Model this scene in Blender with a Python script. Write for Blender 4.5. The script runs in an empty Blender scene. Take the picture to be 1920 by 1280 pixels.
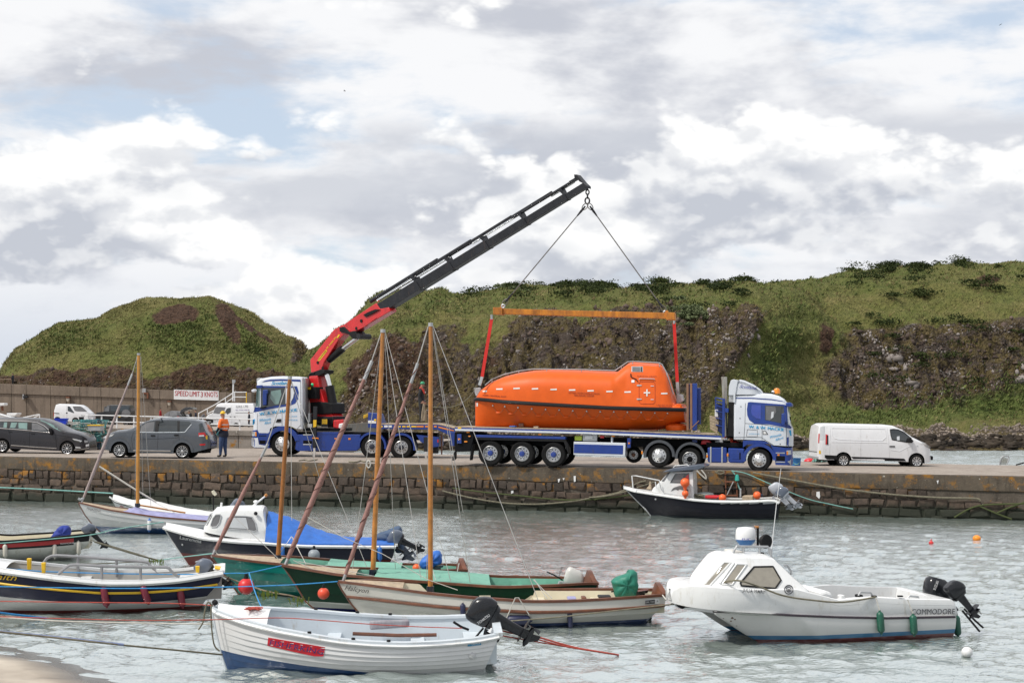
import bpy,bmesh,math,random
import numpy as np
from mathutils import Vector as V,Matrix
from mathutils.bvhtree import BVHTree
from mathutils.geometry import delaunay_2d_cdt
from mathutils import noise as mnoise
random.seed(7)
rng=np.random.default_rng(11)
S=bpy.context.scene
COL=S.collection
# camera, sky, sun
F,YH,CX,H=2700.0,770.0,960.0,4.0
cam=bpy.data.objects.new('camera',bpy.data.cameras.new('camera'))
COL.objects.link(cam);S.camera=cam
cam.location=(0,0,H);cam.rotation_euler=(math.radians(90),0,0)
cam.data.sensor_width=36;cam.data.lens=F/1920*36
cam.data.shift_y=(YH-640)/1920
cam.data.clip_start=0.5;cam.data.clip_end=6000
SUN_EL,SUN_AZ=48.0,-38.0
sd=bpy.data.lights.new('sun','SUN');sd.energy=2.9;sd.angle=math.radians(5);sd.color=(1.0,0.95,0.87)
sun=bpy.data.objects.new('sun',sd);COL.objects.link(sun)
SUN_DIR=V((-0.62,-0.35,0.95)).normalized()
sun.rotation_euler=SUN_DIR.to_track_quat('Z','Y').to_euler()
world=bpy.data.worlds.new('World');S.world=world;world.use_nodes=True
def build_world():
 nt=world.node_tree;N=nt.nodes;L=nt.links;N.clear()
 def nd(t,**k):
  n=N.new(t)
  for a,b in k.items():setattr(n,a,b)
  return n
 def mth(op,a=None,b=None,c=None,clamp=False):
  n=nd('ShaderNodeMath',operation=op,use_clamp=clamp)
  for i,x in enumerate((a,b,c)):
   if x is None:continue
   if isinstance(x,(int,float)):n.inputs[i].default_value=x
   else:L.new(x,n.inputs[i])
  return n.outputs[0]
 def rng_(x,a,b,c=0.0,d=1.0,smooth=True):
  n=nd('ShaderNodeMapRange');n.interpolation_type='SMOOTHSTEP' if smooth else 'LINEAR'
  L.new(x,n.inputs[0]);n.inputs[1].default_value=a;n.inputs[2].default_value=b
  n.inputs[3].default_value=c;n.inputs[4].default_value=d
  return n.outputs[0]
 def mixc(f,a,b):
  n=nd('ShaderNodeMix',data_type='RGBA')
  if isinstance(f,(int,float)):n.inputs[0].default_value=f
  else:L.new(f,n.inputs[0])
  for s,x in((6,a),(7,b)):
   if isinstance(x,tuple):n.inputs[s].default_value=(*x,1)
   else:L.new(x,n.inputs[s])
  return n.outputs[2]
 tc=nd('ShaderNodeTexCoord');sep=nd('ShaderNodeSeparateXYZ');L.new(tc.outputs['Generated'],sep.inputs[0])
 x,y,z=sep.outputs
 az=mth('ARCTAN2',x,y);el=mth('ARCSINE',z)
 def space(ka,ke,oz,da=0.0,de=0.0):
  c=nd('ShaderNodeCombineXYZ')
  L.new(mth('MULTIPLY_ADD',az,ka,da*ka+oz*7.3),c.inputs[0]);L.new(mth('MULTIPLY_ADD',el,ke,de*ke+oz*3.1),c.inputs[1])
  return c.outputs[0]
 def noise(vec,scale=1.0,detail=5,rough=0.55,dist=0.0):
  n=nd('ShaderNodeTexNoise',noise_dimensions='2D');n.inputs['Scale'].default_value=scale;n.inputs['Detail'].default_value=detail
  n.inputs['Roughness'].default_value=rough;n.inputs['Distortion'].default_value=dist
  L.new(vec,n.inputs['Vector']);return n.outputs['Fac']
 sky=nd('ShaderNodeTexSky',sky_type='NISHITA');sky.sun_disc=False
 sky.sun_elevation=math.asin(SUN_DIR.z);sky.sun_rotation=math.atan2(SUN_DIR.x,SUN_DIR.y)
 sky.air_density=1.0;sky.dust_density=1.5;sky.ozone_density=1.2
 blue=nd('ShaderNodeVectorMath',operation='SCALE');L.new(sky.outputs[0],blue.inputs[0]);blue.inputs['Scale'].default_value=SKY_STRENGTH
 # high veil with thin places that let the blue through
 v1=noise(space(3.4,10.0,3.1,0.17,0.028),1.0,6,0.56,0.12)
 v2=noise(space(9.0,30.0,5.4,0.17,0.028),1.0,6,0.58,0.2)
 thick=rng_(mth('MULTIPLY_ADD',v2,0.35,mth('MULTIPLY',v1,0.65)),0.36,0.50)
 grey=rng_(noise(space(4.6,12.0,7.7),1.0,6,0.56,0.1),0.44,0.66)
 vcol=mixc(grey,(0.77,0.775,0.79),(0.47,0.49,0.545))
 pale=mixc(0.58,blue.outputs[0],(0.64,0.72,0.82))
 c1=mixc(thick,pale,vcol)
 # cumulus in banks: billowed heads, lit above and grey beneath
 def billow(da,de,k):
  out=None
  for i,w in enumerate((0.5,0.3,0.2)):
   n=noise(space(15.0*2.1**i,25.0*2.1**i,2.2+i,da,de),1.0,1 if i<2 else 2,0.5)
   q=mth('MULTIPLY',mth('ABSOLUTE',mth('MULTIPLY_ADD',n,2.0,-1.0)),w*k)
   out=q if out is None else mth('ADD',out,q)
  return out
 def field(da=0.0,de=0.0):
  a=noise(space(4.6,12.5,1.37,da,de),1.0,2,0.5)
  b=noise(space(12.0,24.0,4.2,da,de),1.0,5,0.55,0.1)
  s=mth('ADD',mth('MULTIPLY',a,0.80),mth('MULTIPLY',b,0.40))
  q=billow(da,de,1.0)
  return mth('MULTIPLY_ADD',q,0.30,s),mth('MULTIPLY_ADD',q,0.62,s)
 (f0,g0),(f1_,g1)=field(),field(0.005,0.014)
 rise=mth('ADD',rng_(el,0.03,0.085,-0.02,0.09),rng_(el,0.13,0.23,0.0,-0.21))
 bank=mth('ADD',f0,rise)
 cum=rng_(bank,CUM0,CUM0+0.105)
 core=rng_(bank,CUM0+0.05,CUM0+0.30)
 la=noise(space(4.6,12.5,1.37,0.0,-0.004),1.0,3,0.5);lb=noise(space(4.6,12.5,1.37,0.012,0.034),1.0,2,0.5)
 lit=mth('ADD',rng_(mth('SUBTRACT',g0,g1),-0.15,0.13,0.0,0.62),rng_(mth('SUBTRACT',la,lb),-0.13,0.10,0.0,0.62))
 lit=mth('SUBTRACT',lit,mth('MULTIPLY',core,0.22),clamp=True)
 ccol=mixc(lit,(0.465,0.49,0.545),(0.86,0.86,0.855))
 # grey-blue air low down and a level grey deck above the heads
 hz=mixc(rng_(el,0.02,0.12),(0.55,0.59,0.66),c1)
 deck=mth('MULTIPLY',mth('MULTIPLY',rng_(el,0.10,0.15),rng_(el,0.185,0.205,1.0,0.0)),rng_(v1,0.40,0.56))
 hz=mixc(mth('MULTIPLY',deck,0.75),hz,(0.47,0.495,0.55))
 c2=mixc(mth('MULTIPLY',cum,rng_(el,-0.01,0.045,0.25,1.0)),hz,ccol)
 ground=mixc(rng_(el,-0.03,-0.005),(0.22,0.24,0.24),c2)
 bg=nd('ShaderNodeBackground');L.new(ground,bg.inputs[0]);bg.inputs[1].default_value=1.0
 out=nd('ShaderNodeOutputWorld');L.new(bg.outputs[0],out.inputs[0])
SKY_STRENGTH,CUM0=0.10,0.635
world.cycles.sampling_method='MANUAL';world.cycles.sample_map_resolution=512
build_world()
vs=S.view_settings;vs.view_transform='Standard';vs.look='None';vs.exposure=0.30;vs.gamma=1.0;vs.use_curve_mapping=False
S.cycles.max_bounces=6;S.cycles.glossy_bounces=3;S.cycles.transmission_bounces=3;S.cycles.diffuse_bounces=3
S.cycles.caustics_reflective=False;S.cycles.caustics_refractive=False
# reading the photograph: pixel -> ray -> plane
ZT=dict(z1=(0,540,3),z2=(440,540,3.5558),z3=(840,640,4),z4=(1140,680,4.5714),z5=(1280,480,3),z6=(0,900,4.1739),z7=(380,920,3.5558),z8=(840,960,4),a1=(1220,960,2.8235),a2=(1140,840,4.5714),a3=(560,300,2.5946),a4=(1000,300,8),a5=(0,700,4),a6=(140,840,4.5714),a7=(380,1100,5.0526),a8=(0,1140,4.1739),b1=(300,700,8),b2=(1270,690,6.0957),b3=(460,690,7.11),b4=(640,690,6.7364),b5=(560,500,5.82),b6=(1480,770,4.3636),b7=(840,760,5.8188),b8=(0,720,8))
def Z(k,pts):
 x0,y0,s=ZT[k]
 return[(x0+p[0]/s,y0+p[1]/s)for p in pts]
def ray(px,py):return V(((px-CX)/F,1.0,-(py-YH)/F))
def P(px,py,Y):return V((0,0,H))+ray(px,py)*Y
CAMO=V((0,0,H))
def pix(p):
 return(CX+F*p[0]/p[1],YH-F*(p[2]-H)/p[1])
class Fr:
 """A thing's own frame: origin on the ground, local x along, y away, z up."""
 def __init__(s,o,yaw=0.0):
  s.o=V(o);s.yaw=math.radians(yaw)
  s.d=V((math.cos(s.yaw),math.sin(s.yaw),0));s.n=V((-math.sin(s.yaw),math.cos(s.yaw),0))
  s.M=Matrix.Translation(s.o)@Matrix.Rotation(s.yaw,4,'Z');s.Mi=s.M.inverted()
  s.bvh=[]
 def L(s,px,py,y=0.0):
  r=ray(px,py);t=(y-(CAMO-s.o).dot(s.n))/r.dot(s.n)
  p=CAMO+r*t-s.o
  return V((p.dot(s.d),y,p.z))
 def Ls(s,pts,y=0.0):return[s.L(a,b,y)for a,b in pts]
 def px(s,p):return pix(s.M@V(p))
 def hit(s,px,py,off=0.006,default_y=None):
  r=ray(px,py).normalized();best=None
  for b in s.bvh:
   h=b.ray_cast(CAMO,r)
   if h[0]is not None and(best is None or h[3]<best):best=h[3]
  if best is None:
   if s.last is not None:best=s.last
   else:return s.L(px,py,default_y or 0.0)
  s.last=best
  return s.Mi@(CAMO+r*(best-off))
 last=None
 # materials
MATS={}
def principled(name):
 m=bpy.data.materials.new(name);m.use_nodes=True
 return m,m.node_tree.nodes,m.node_tree.links,m.node_tree.nodes['Principled BSDF']
def mat(name,col=None,rough=0.5,metal=0.0,var=0.12,scale=3.0,bump=0.0,bscale=40,coat=0.0,dirt=None,dirt_amt=0.0,spec=None,alpha=1.0,trans=0.0):
 if name in MATS:return MATS[name]
 m,N,L,b=principled(name)
 tc=N.new('ShaderNodeTexCoord')
 nz=N.new('ShaderNodeTexNoise');nz.inputs['Scale'].default_value=scale;nz.inputs['Detail'].default_value=6;nz.inputs['Roughness'].default_value=0.62
 L.new(tc.outputs['Object'],nz.inputs['Vector'])
 rp=N.new('ShaderNodeValToRGB');rp.color_ramp.elements[0].position=0.3;rp.color_ramp.elements[1].position=0.72
 rp.color_ramp.elements[0].color=tuple(c*(1-var)for c in col)+(1,);rp.color_ramp.elements[1].color=tuple(min(1,c*(1+var))for c in col)+(1,)
 L.new(nz.outputs['Fac'],rp.inputs[0]);out=rp.outputs[0]
 if dirt_amt:
  n2=N.new('ShaderNodeTexNoise');n2.inputs['Scale'].default_value=scale*2.3;n2.inputs['Detail'].default_value=8;n2.inputs['Roughness'].default_value=0.7
  mp=N.new('ShaderNodeMapping');mp.inputs['Scale'].default_value=(1,1,0.35);L.new(tc.outputs['Object'],mp.inputs[0]);L.new(mp.outputs[0],n2.inputs['Vector'])
  r2=N.new('ShaderNodeValToRGB');r2.color_ramp.elements[0].position=0.62-dirt_amt*0.3;r2.color_ramp.elements[1].position=0.80
  mx=N.new('ShaderNodeMix');mx.data_type='RGBA';L.new(n2.outputs['Fac'],r2.inputs[0]);L.new(r2.outputs[0],mx.inputs[0])
  L.new(out,mx.inputs[6]);mx.inputs[7].default_value=(*(dirt or(0.12,0.08,0.05)),1);out=mx.outputs[2]
 L.new(out,b.inputs['Base Color'])
 b.inputs['Metallic'].default_value=metal
 rr=N.new('ShaderNodeMapRange');L.new(nz.outputs['Fac'],rr.inputs[0]);rr.inputs[3].default_value=max(0.02,rough-0.08);rr.inputs[4].default_value=min(1,rough+0.1)
 L.new(rr.outputs[0],b.inputs['Roughness'])
 if coat:b.inputs['Coat Weight'].default_value=coat;b.inputs['Coat Roughness'].default_value=0.06
 if spec is not None:b.inputs['Specular IOR Level'].default_value=spec
 if bump:
  n3=N.new('ShaderNodeTexNoise');n3.inputs['Scale'].default_value=bscale;n3.inputs['Detail'].default_value=5;L.new(tc.outputs['Object'],n3.inputs['Vector'])
  bp=N.new('ShaderNodeBump');bp.inputs['Strength'].default_value=bump;bp.inputs['Distance'].default_value=0.05;L.new(n3.outputs['Fac'],bp.inputs['Height']);L.new(bp.outputs[0],b.inputs['Normal'])
 if trans:b.inputs['Transmission Weight'].default_value=trans;b.inputs['IOR'].default_value=1.2
 MATS[name]=m;return m
def mat_bands(name,bands,slope=0.0,rough=0.35,var=0.06,x0=0.0,coat=0.3,grime=0.10,spec=0.5):
 """Painted hull: bands = [(z_upto, colour), ...] from the keel up, in the thing's own height; slope tilts the lines along the hull."""
 if name in MATS:return MATS[name]
 m,N,L,b=principled(name)
 tc=N.new('ShaderNodeTexCoord');sp=N.new('ShaderNodeSeparateXYZ');L.new(tc.outputs['Object'],sp.inputs[0])
 mm=N.new('ShaderNodeMath');mm.operation='MULTIPLY_ADD';L.new(sp.outputs[0],mm.inputs[0]);mm.inputs[1].default_value=-slope;L.new(sp.outputs[2],mm.inputs[2])
 nz=N.new('ShaderNodeTexNoise');nz.inputs['Scale'].default_value=2.5;nz.inputs['Detail'].default_value=8;nz.inputs['Roughness'].default_value=0.65;L.new(tc.outputs['Object'],nz.inputs['Vector'])
 cur=None
 for zz,c in bands:
  if cur is None:cur=(*c,1);continue_=True
  else:
   st=N.new('ShaderNodeMath');st.operation='GREATER_THAN';L.new(mm.outputs[0],st.inputs[0]);st.inputs[1].default_value=prev
   mx=N.new('ShaderNodeMix');mx.data_type='RGBA';L.new(st.outputs[0],mx.inputs[0])
   if isinstance(cur,tuple):mx.inputs[6].default_value=cur
   else:L.new(cur,mx.inputs[6])
   mx.inputs[7].default_value=(*c,1);cur=mx.outputs[2]
  prev=zz
  # weathering: blotches and rain streaks
 mp=N.new('ShaderNodeMapping');mp.inputs['Scale'].default_value=(9,9,0.8);L.new(tc.outputs['Object'],mp.inputs[0])
 n2=N.new('ShaderNodeTexNoise');n2.inputs['Scale'].default_value=1.2;n2.inputs['Detail'].default_value=6;n2.inputs['Roughness'].default_value=0.7;L.new(mp.outputs[0],n2.inputs['Vector'])
 r2=N.new('ShaderNodeValToRGB');r2.color_ramp.elements[0].position=0.56;r2.color_ramp.elements[1].position=0.9
 r2.color_ramp.elements[0].color=(0,0,0,1);r2.color_ramp.elements[1].color=(grime*2.5,)*3+(1,);L.new(n2.outputs['Fac'],r2.inputs[0])
 m2=N.new('ShaderNodeMix');m2.data_type='RGBA';L.new(r2.outputs[0],m2.inputs[0]);L.new(cur,m2.inputs[6])if not isinstance(cur,tuple)else setattr(m2.inputs[6],'default_value',cur)
 m2.inputs[7].default_value=(0.20,0.17,0.12,1)
 hv=N.new('ShaderNodeHueSaturation');vr=N.new('ShaderNodeMapRange');L.new(nz.outputs['Fac'],vr.inputs[0]);vr.inputs[1].default_value=0.3;vr.inputs[2].default_value=0.7;vr.inputs[3].default_value=1-var;vr.inputs[4].default_value=1+var
 L.new(vr.outputs[0],hv.inputs['Value']);L.new(m2.outputs[2],hv.inputs['Color']);L.new(hv.outputs[0],b.inputs['Base Color'])
 b.inputs['Specular IOR Level'].default_value=spec;b.inputs['Roughness'].default_value=rough;b.inputs['Coat Weight'].default_value=coat;b.inputs['Coat Roughness'].default_value=0.1
 MATS[name]=m;return m
WHITE=mat('white_paint',(0.74,0.745,0.75),0.32,var=0.05,coat=0.2,dirt=(0.45,0.42,0.36),dirt_amt=0.25)
GELCOAT=mat('white_gelcoat',(0.74,0.75,0.75),0.28,var=0.04,coat=0.3,dirt=(0.5,0.47,0.40),dirt_amt=0.2)
CREAM=mat('cream_paint',(0.62,0.57,0.44),0.45,var=0.08)
BLUE=mat('blue_paint',(0.006,0.036,0.23),0.35,var=0.12,coat=0.2,dirt=(0.05,0.05,0.09),dirt_amt=0.2)
CABWHITE=mat('cab_white',(0.66,0.69,0.74),0.28,var=0.03,coat=0.5)
RED=mat('crane_red',(0.55,0.014,0.016),0.32,var=0.12,coat=0.4,dirt=(0.16,0.02,0.02),dirt_amt=0.3)
BLACK=mat('black_plastic',(0.010,0.010,0.011),0.5,var=0.25,spec=0.2)
STEELBLK=mat('black_steel',(0.017,0.018,0.022),0.42,var=0.3,spec=0.3,dirt=(0.07,0.05,0.04),dirt_amt=0.2)
CHASSIS=mat('chassis_dark',(0.007,0.0075,0.009),0.7,var=0.3,spec=0.1)
RUBBER=mat('tyre_rubber',(0.011,0.011,0.0115),0.85,var=0.3,dirt=(0.035,0.032,0.028),dirt_amt=0.25,spec=0.15)
ALLOY=mat('alloy',(0.62,0.62,0.62),0.3,0.75,var=0.15)
STEEL=mat('galvanised',(0.42,0.43,0.44),0.45,0.5,var=0.2)
CHROME=mat('chrome',(0.8,0.8,0.8),0.12,1.0,var=0.03)
GLASS=mat('dark_glass',(0.018,0.024,0.026),0.05,var=0.3,coat=0.6,spec=0.7)
GLASSG=mat('green_glass',(0.16,0.26,0.24),0.06,var=0.2,coat=0.5,spec=0.7)
GREYGLASS=mat('grey_glass',(0.13,0.13,0.135),0.12,var=0.2,coat=0.4)
AMBER=mat('amber_lens',(0.75,0.24,0.02),0.25,var=0.05)
REDLENS=mat('red_lens',(0.5,0.012,0.012),0.2,var=0.1,coat=0.5)
LENS=mat('clear_lens',(0.6,0.62,0.64),0.1,0.3,var=0.1,coat=0.5)
WOOD=mat('varnished_wood',(0.42,0.17,0.032),0.4,var=0.35,scale=5,coat=0.2,dirt=(0.16,0.06,0.02),dirt_amt=0.3)
DARKWOOD=mat('brown_wood',(0.13,0.045,0.022),0.45,var=0.35,scale=6,coat=0.15)
PALEWOOD=mat('pale_timber',(0.42,0.33,0.23),0.75,var=0.25,scale=6,dirt=(0.15,0.11,0.08),dirt_amt=0.4)
NAVYPAINT=mat('navy_paint',(0.012,0.016,0.03),0.35,var=0.2,coat=0.3)
ROPEW=mat('pale_rope',(0.55,0.53,0.48),0.85,var=0.2,scale=20)
ROPEB=mat('blue_rope',(0.03,0.25,0.55),0.75,var=0.25,scale=20)
ROPER=mat('red_rope',(0.40,0.065,0.045),0.8,var=0.3,scale=14)
ROPEG=mat('sea_green_rope',(0.20,0.42,0.38),0.8,var=0.25,scale=14)
ROPEK=mat('weathered_rope',(0.17,0.155,0.11),0.9,var=0.4,scale=14)
WIRE=mat('steel_wire',(0.16,0.15,0.14),0.5,0.6,var=0.2)
STAYW=mat('rigging_wire',(0.45,0.44,0.42),0.45,0.4,var=0.2)
SAIL=mat('rust_sailcloth',(0.30,0.165,0.145),0.9,var=0.2,scale=9,bump=0.3)
SAILD=mat('dark_lacing',(0.13,0.06,0.05),0.9,var=0.2)
TARPB=mat('blue_tarp',(0.022,0.13,0.48),0.55,var=0.2,scale=4,bump=0.35,bscale=7)
TARPG=mat('green_tarp',(0.012,0.17,0.115),0.5,var=0.2,scale=4,bump=0.3,bscale=7)
TARPM=mat('mint_tarp',(0.15,0.37,0.28),0.55,var=0.14,scale=4,bump=0.3,bscale=6)
TARPV=mat('violet_tarp',(0.30,0.30,0.50),0.6,var=0.3,scale=5,bump=0.35,bscale=8)
TARPD=mat('slate_cover',(0.05,0.085,0.15),0.7,var=0.25,scale=5,bump=0.4,bscale=8)
OUTBK=mat('outboard_black',(0.010,0.011,0.014),0.25,var=0.2,coat=0.25,spec=0.3)
OUTGY=mat('outboard_grey',(0.09,0.11,0.15),0.3,var=0.15,coat=0.4)
OUTLG=mat('outboard_silver',(0.36,0.38,0.42),0.35,var=0.15,coat=0.3)
LETK=mat('black_lettering',(0.015,0.015,0.018),0.6,var=0.1)
LETW=mat('white_lettering',(0.75,0.75,0.75),0.6,var=0.05)
LETB=mat('sky_blue_lettering',(0.02,0.33,0.62),0.5,var=0.08)
LETN=mat('blue_lettering',(0.03,0.05,0.35),0.5,var=0.08)
LETR=mat('red_lettering',(0.42,0.02,0.025),0.6,var=0.15)
LETBR=mat('dark_red_lettering',(0.22,0.02,0.006),0.6,var=0.1)
LETY=mat('yellow_lettering',(0.75,0.48,0.02),0.5,var=0.1)
YELLOW=mat('yellow_paint',(0.75,0.46,0.015),0.45,var=0.15)
# mesh building
class MB:
 def __init__(s):s.v=[];s.f=[];s.m=[];s.mats=[]
 def mi(s,m):
  if m is None:return 0
  if m not in s.mats:s.mats.append(m)
  return s.mats.index(m)
 def add(s,vs,fs,m=None):
  o=len(s.v);k=s.mi(m);s.v+=[tuple(x)for x in vs]
  for f in fs:s.f.append(tuple(i+o for i in f));s.m.append(k)
  return s
 def box(s,a,b,m=None):
  x0,y0,z0=a;x1,y1,z1=b
  return s.add([(x0,y0,z0),(x1,y0,z0),(x1,y1,z0),(x0,y1,z0),(x0,y0,z1),(x1,y0,z1),(x1,y1,z1),(x0,y1,z1)],[(0,3,2,1),(4,5,6,7),(0,1,5,4),(1,2,6,5),(2,3,7,6),(3,0,4,7)],m)
 def prism(s,poly,y0,y1,m=None,inset=0.0):
  """poly: list of (x,z); extruded from y0 to y1."""
  p=[(q[0],q[-1])for q in poly]
  area=sum(p[i][0]*p[(i+1)%len(p)][1]-p[(i+1)%len(p)][0]*p[i][1]for i in range(len(p)))
  if area<0:p.reverse()
  n=len(p)
  vs=[(x,y0,z)for x,z in p]+[(x,y1,z)for x,z in p]
  fs=[tuple(range(n)),tuple(range(2*n-1,n-1,-1))]+[((i+1)%n,i,n+i,n+(i+1)%n)for i in range(n)]
  return s.add(vs,fs,m)
 def tube(s,pts,r,n=6,m=None,closed=False,cap=True):
  pts=[V(p)for p in pts];k=len(pts);rs=r if isinstance(r,(list,tuple))else[r]*k
  rings=[];up=None
  for i,p in enumerate(pts):
   if closed:t=pts[(i+1)%k]-pts[i-1]
   else:t=pts[min(i+1,k-1)]-pts[max(i-1,0)]
   if t.length<1e-9:t=V((0,0,1))
   t.normalize()
   if up is None:
    up=V((0,0,1))if abs(t.z)<0.9 else V((0,1,0))
   a=up-t*up.dot(t)
   if a.length<1e-5:a=t.orthogonal()
   a.normalize();up=a;b=t.cross(a)
   rings.append([p+(a*math.cos(2*math.pi*j/n)+b*math.sin(2*math.pi*j/n))*rs[i]for j in range(n)])
  return s.loft(rings,m,closed_u=closed,cap=cap and not closed)
 def loft(s,rings,m=None,closed_u=False,ring_closed=True,cap=True,flip=False):
  k=len(rings);n=len(rings[0]);vs=[p for r in rings for p in r];fs=[]
  for i in range(k if closed_u else k-1):
   a=i*n;b=((i+1)%k)*n
   for j in range(n if ring_closed else n-1):
    q=(a+j,a+(j+1)%n,b+(j+1)%n,b+j)
    fs.append(q[::-1]if flip else q)
  if cap and ring_closed:
   c0=tuple(range(n-1,-1,-1));c1=tuple((k-1)*n+j for j in range(n))
   fs+=[c0[::-1],c1[::-1]]if flip else[c0,c1]
  return s.add(vs,fs,m)
 def lathe(s,prof,o=(0,0,0),axis='y',n=24,m=None,cap=True):
  """prof: (radius, height along axis)."""
  o=V(o);ax={'x':(V((0,1,0)),V((0,0,1)),V((1,0,0))),'y':(V((0,0,1)),V((1,0,0)),V((0,1,0))),'z':(V((1,0,0)),V((0,1,0)),V((0,0,1)))}
  if isinstance(axis,str):a,b,c=ax[axis]
  else:
   c=V(axis).normalized();a=c.orthogonal().normalized();b=c.cross(a)
  rings=[[o+a*(r*math.cos(2*math.pi*j/n))+b*(r*math.sin(2*math.pi*j/n))+c*h for j in range(n)]for r,h in prof]
  return s.loft(rings,m,cap=cap)
 def ball(s,c,r,n=14,k=8,m=None):
  rx,ry,rz=r if isinstance(r,(tuple,list))else(r,r,r);rings=[]
  for i in range(k+1):
   th=math.pi*i/k;th=min(max(th,0.02),math.pi-0.02)
   rings.append([(c[0]+rx*math.sin(th)*math.cos(2*math.pi*j/n),c[1]+ry*math.sin(th)*math.sin(2*math.pi*j/n),c[2]-rz*math.cos(th))for j in range(n)])
  return s.loft(rings,m)
 def beam(s,a,b,w,h,m=None,up=(0,0,1)):
  """A rectangular bar from a to b, w across, h tall."""
  a=V(a);b=V(b);t=(b-a).normalized();u=V(up);u=(u-t*u.dot(t)).normalized();c=t.cross(u)
  rings=[[p+c*(w/2*i)+u*(h/2*j)for i,j in((-1,-1),(1,-1),(1,1),(-1,1))]for p in(a,b)]
  return s.loft(rings,m)
 def build(s,name,m=None,parent=None,smooth=False,bevel=0.0,sharp=38,fr=None,kind=None,fix=True):
  me=bpy.data.meshes.new(name);me.from_pydata(s.v,[],s.f)
  if not s.mats:me.materials.append(m)
  else:
   for x in s.mats:me.materials.append(x)
   me.polygons.foreach_set('material_index',s.m)
  if fix:
   bm=bmesh.new();bm.from_mesh(me);bmesh.ops.recalc_face_normals(bm,faces=bm.faces);bm.to_mesh(me);bm.free()
  if smooth:
   me.shade_smooth();me.set_sharp_from_angle(angle=math.radians(sharp))
  me.update()
  o=bpy.data.objects.new(name,me);COL.objects.link(o)
  if parent is not None:o.parent=parent
  if bevel:
   bv=o.modifiers.new('edge','BEVEL');bv.width=bevel;bv.segments=2;bv.limit_method='ANGLE';bv.angle_limit=math.radians(35);bv.harden_normals=False
  if kind:o['kind']=kind
  return o
 def bvh(s,fr=None):
  M=fr.M if fr else Matrix.Identity(4)
  return BVHTree.FromPolygons([M@V(p)for p in s.v],s.f)
def tag(o,label=None,cat=None,group=None,kind=None):
 if label:o['label']=label
 if cat:o['category']=cat
 if group:o['group']=group
 if kind:o['kind']=kind
 return o
def thing(name,label,cat,fr,group=None):
 o=bpy.data.objects.new(name,None);COL.objects.link(o);o.empty_display_size=0.3
 o.location=fr.o;o.rotation_euler=(0,0,fr.yaw)
 return tag(o,label,cat,group)
def copy_tree(o,parent=None):
 c=o.copy();COL.objects.link(c);c.parent=parent
 for ch in list(o.children):copy_tree(ch,c)
 return c
def smooth_px(pts,k=4,closed=False):
 """Catmull-Rom through photo points."""
 n=len(pts);out=[]
 for i in range(n if closed else n-1):
  p0=pts[(i-1)%n]if closed or i>0 else pts[0];p1=pts[i];p2=pts[(i+1)%n];p3=pts[(i+2)%n]if closed or i+2<n else pts[n-1]
  for j in range(k):
   t=j/k
   out.append(tuple(0.5*(2*b+(c-a)*t+(2*a-5*b+4*c-d)*t*t+(3*b-a-3*c+d)*t**3)for a,b,c,d in zip(p0,p1,p2,p3)))
 if not closed:out.append(tuple(pts[-1]))
 return out
def lerp(a,b,t):return a+(b-a)*t
def interp(x,xs,ys):return float(np.interp(x,xs,ys))
def dens(pts,step):
 out=[]
 n=len(pts)
 for i in range(n):
  a=pts[i];b=pts[(i+1)%n];d=math.hypot(b[0]-a[0],b[1]-a[1]);k=max(1,int(d/step))
  out+=[(lerp(a[0],b[0],j/k),lerp(a[1],b[1],j/k))for j in range(k)]
 return out
def decal(fr,poly,m,parent,name,off=0.008,step=4.0):
 """A panel, pane or painted shape that lies on the bodies registered in fr.bvh, outline given in photo pixels."""
 b=dens(poly,step);xs=[p[0]for p in b];ys=[p[1]for p in b]
 pts=[V(p)for p in b];nb=len(pts)
 gx=np.arange(min(xs)+step,max(xs),step);gy=np.arange(min(ys)+step,max(ys),step)
 from_in=[]
 for x in gx:
  for y in gy:
   c=False;j=nb-1
   for i in range(nb):
    if(b[i][1]>y)!=(b[j][1]>y)and x<(b[j][0]-b[i][0])*(y-b[i][1])/(b[j][1]-b[i][1]+1e-12)+b[i][0]:c=not c
    j=i
   if c and min((x-q[0])**2+(y-q[1])**2 for q in b)>(step*0.35)**2:from_in.append(V((x,y)))
 r=delaunay_2d_cdt(pts+from_in,[(i,(i+1)%nb)for i in range(nb)],[],1,1e-4)
 fr.last=None
 mb=MB();mb.add([fr.hit(p[0],p[1],off)for p in r[0]],[tuple(f)for f in r[2]],m)
 return mb.build(name,None,parent,smooth=True,fix=False)
def line_on(fr,pts,r,m,parent,name,off=0.004,closed=False,step=4.0,n=5):
 """A moulding, seam or frame: a thin round bar laid along photo points on the bodies in fr.bvh."""
 if closed:q=dens(pts,step)
 else:q=dens(pts+pts[-2:0:-1],step);q=q[:len(q)//2+1]if len(pts)>2 else[(lerp(pts[0][0],pts[1][0],i/8),lerp(pts[0][1],pts[1][1],i/8))for i in range(9)]
 fr.last=None
 mb=MB();mb.tube([fr.hit(x,y,off)for x,y in q],r,n,m,closed=closed)
 return mb.build(name,None,parent,smooth=True)
_tc={}
def text_mesh(txt,shear=0.0,bold=0.0,space=1.0):
 k=(txt,shear,bold,space)
 if k not in _tc:
  c=bpy.data.curves.new('lettering','FONT');c.body=txt;c.shear=shear;c.offset=bold;c.resolution_u=2;c.space_character=space
  o=bpy.data.objects.new('lettering',c);COL.objects.link(o)
  me=bpy.data.meshes.new_from_object(o.evaluated_get(bpy.context.evaluated_depsgraph_get()))
  vs=[tuple(v.co)for v in me.vertices];fs=[tuple(p.vertices)for p in me.polygons]
  bpy.data.objects.remove(o);bpy.data.curves.remove(c);bpy.data.meshes.remove(me);_tc[k]=(vs,fs)
 return _tc[k]
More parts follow.
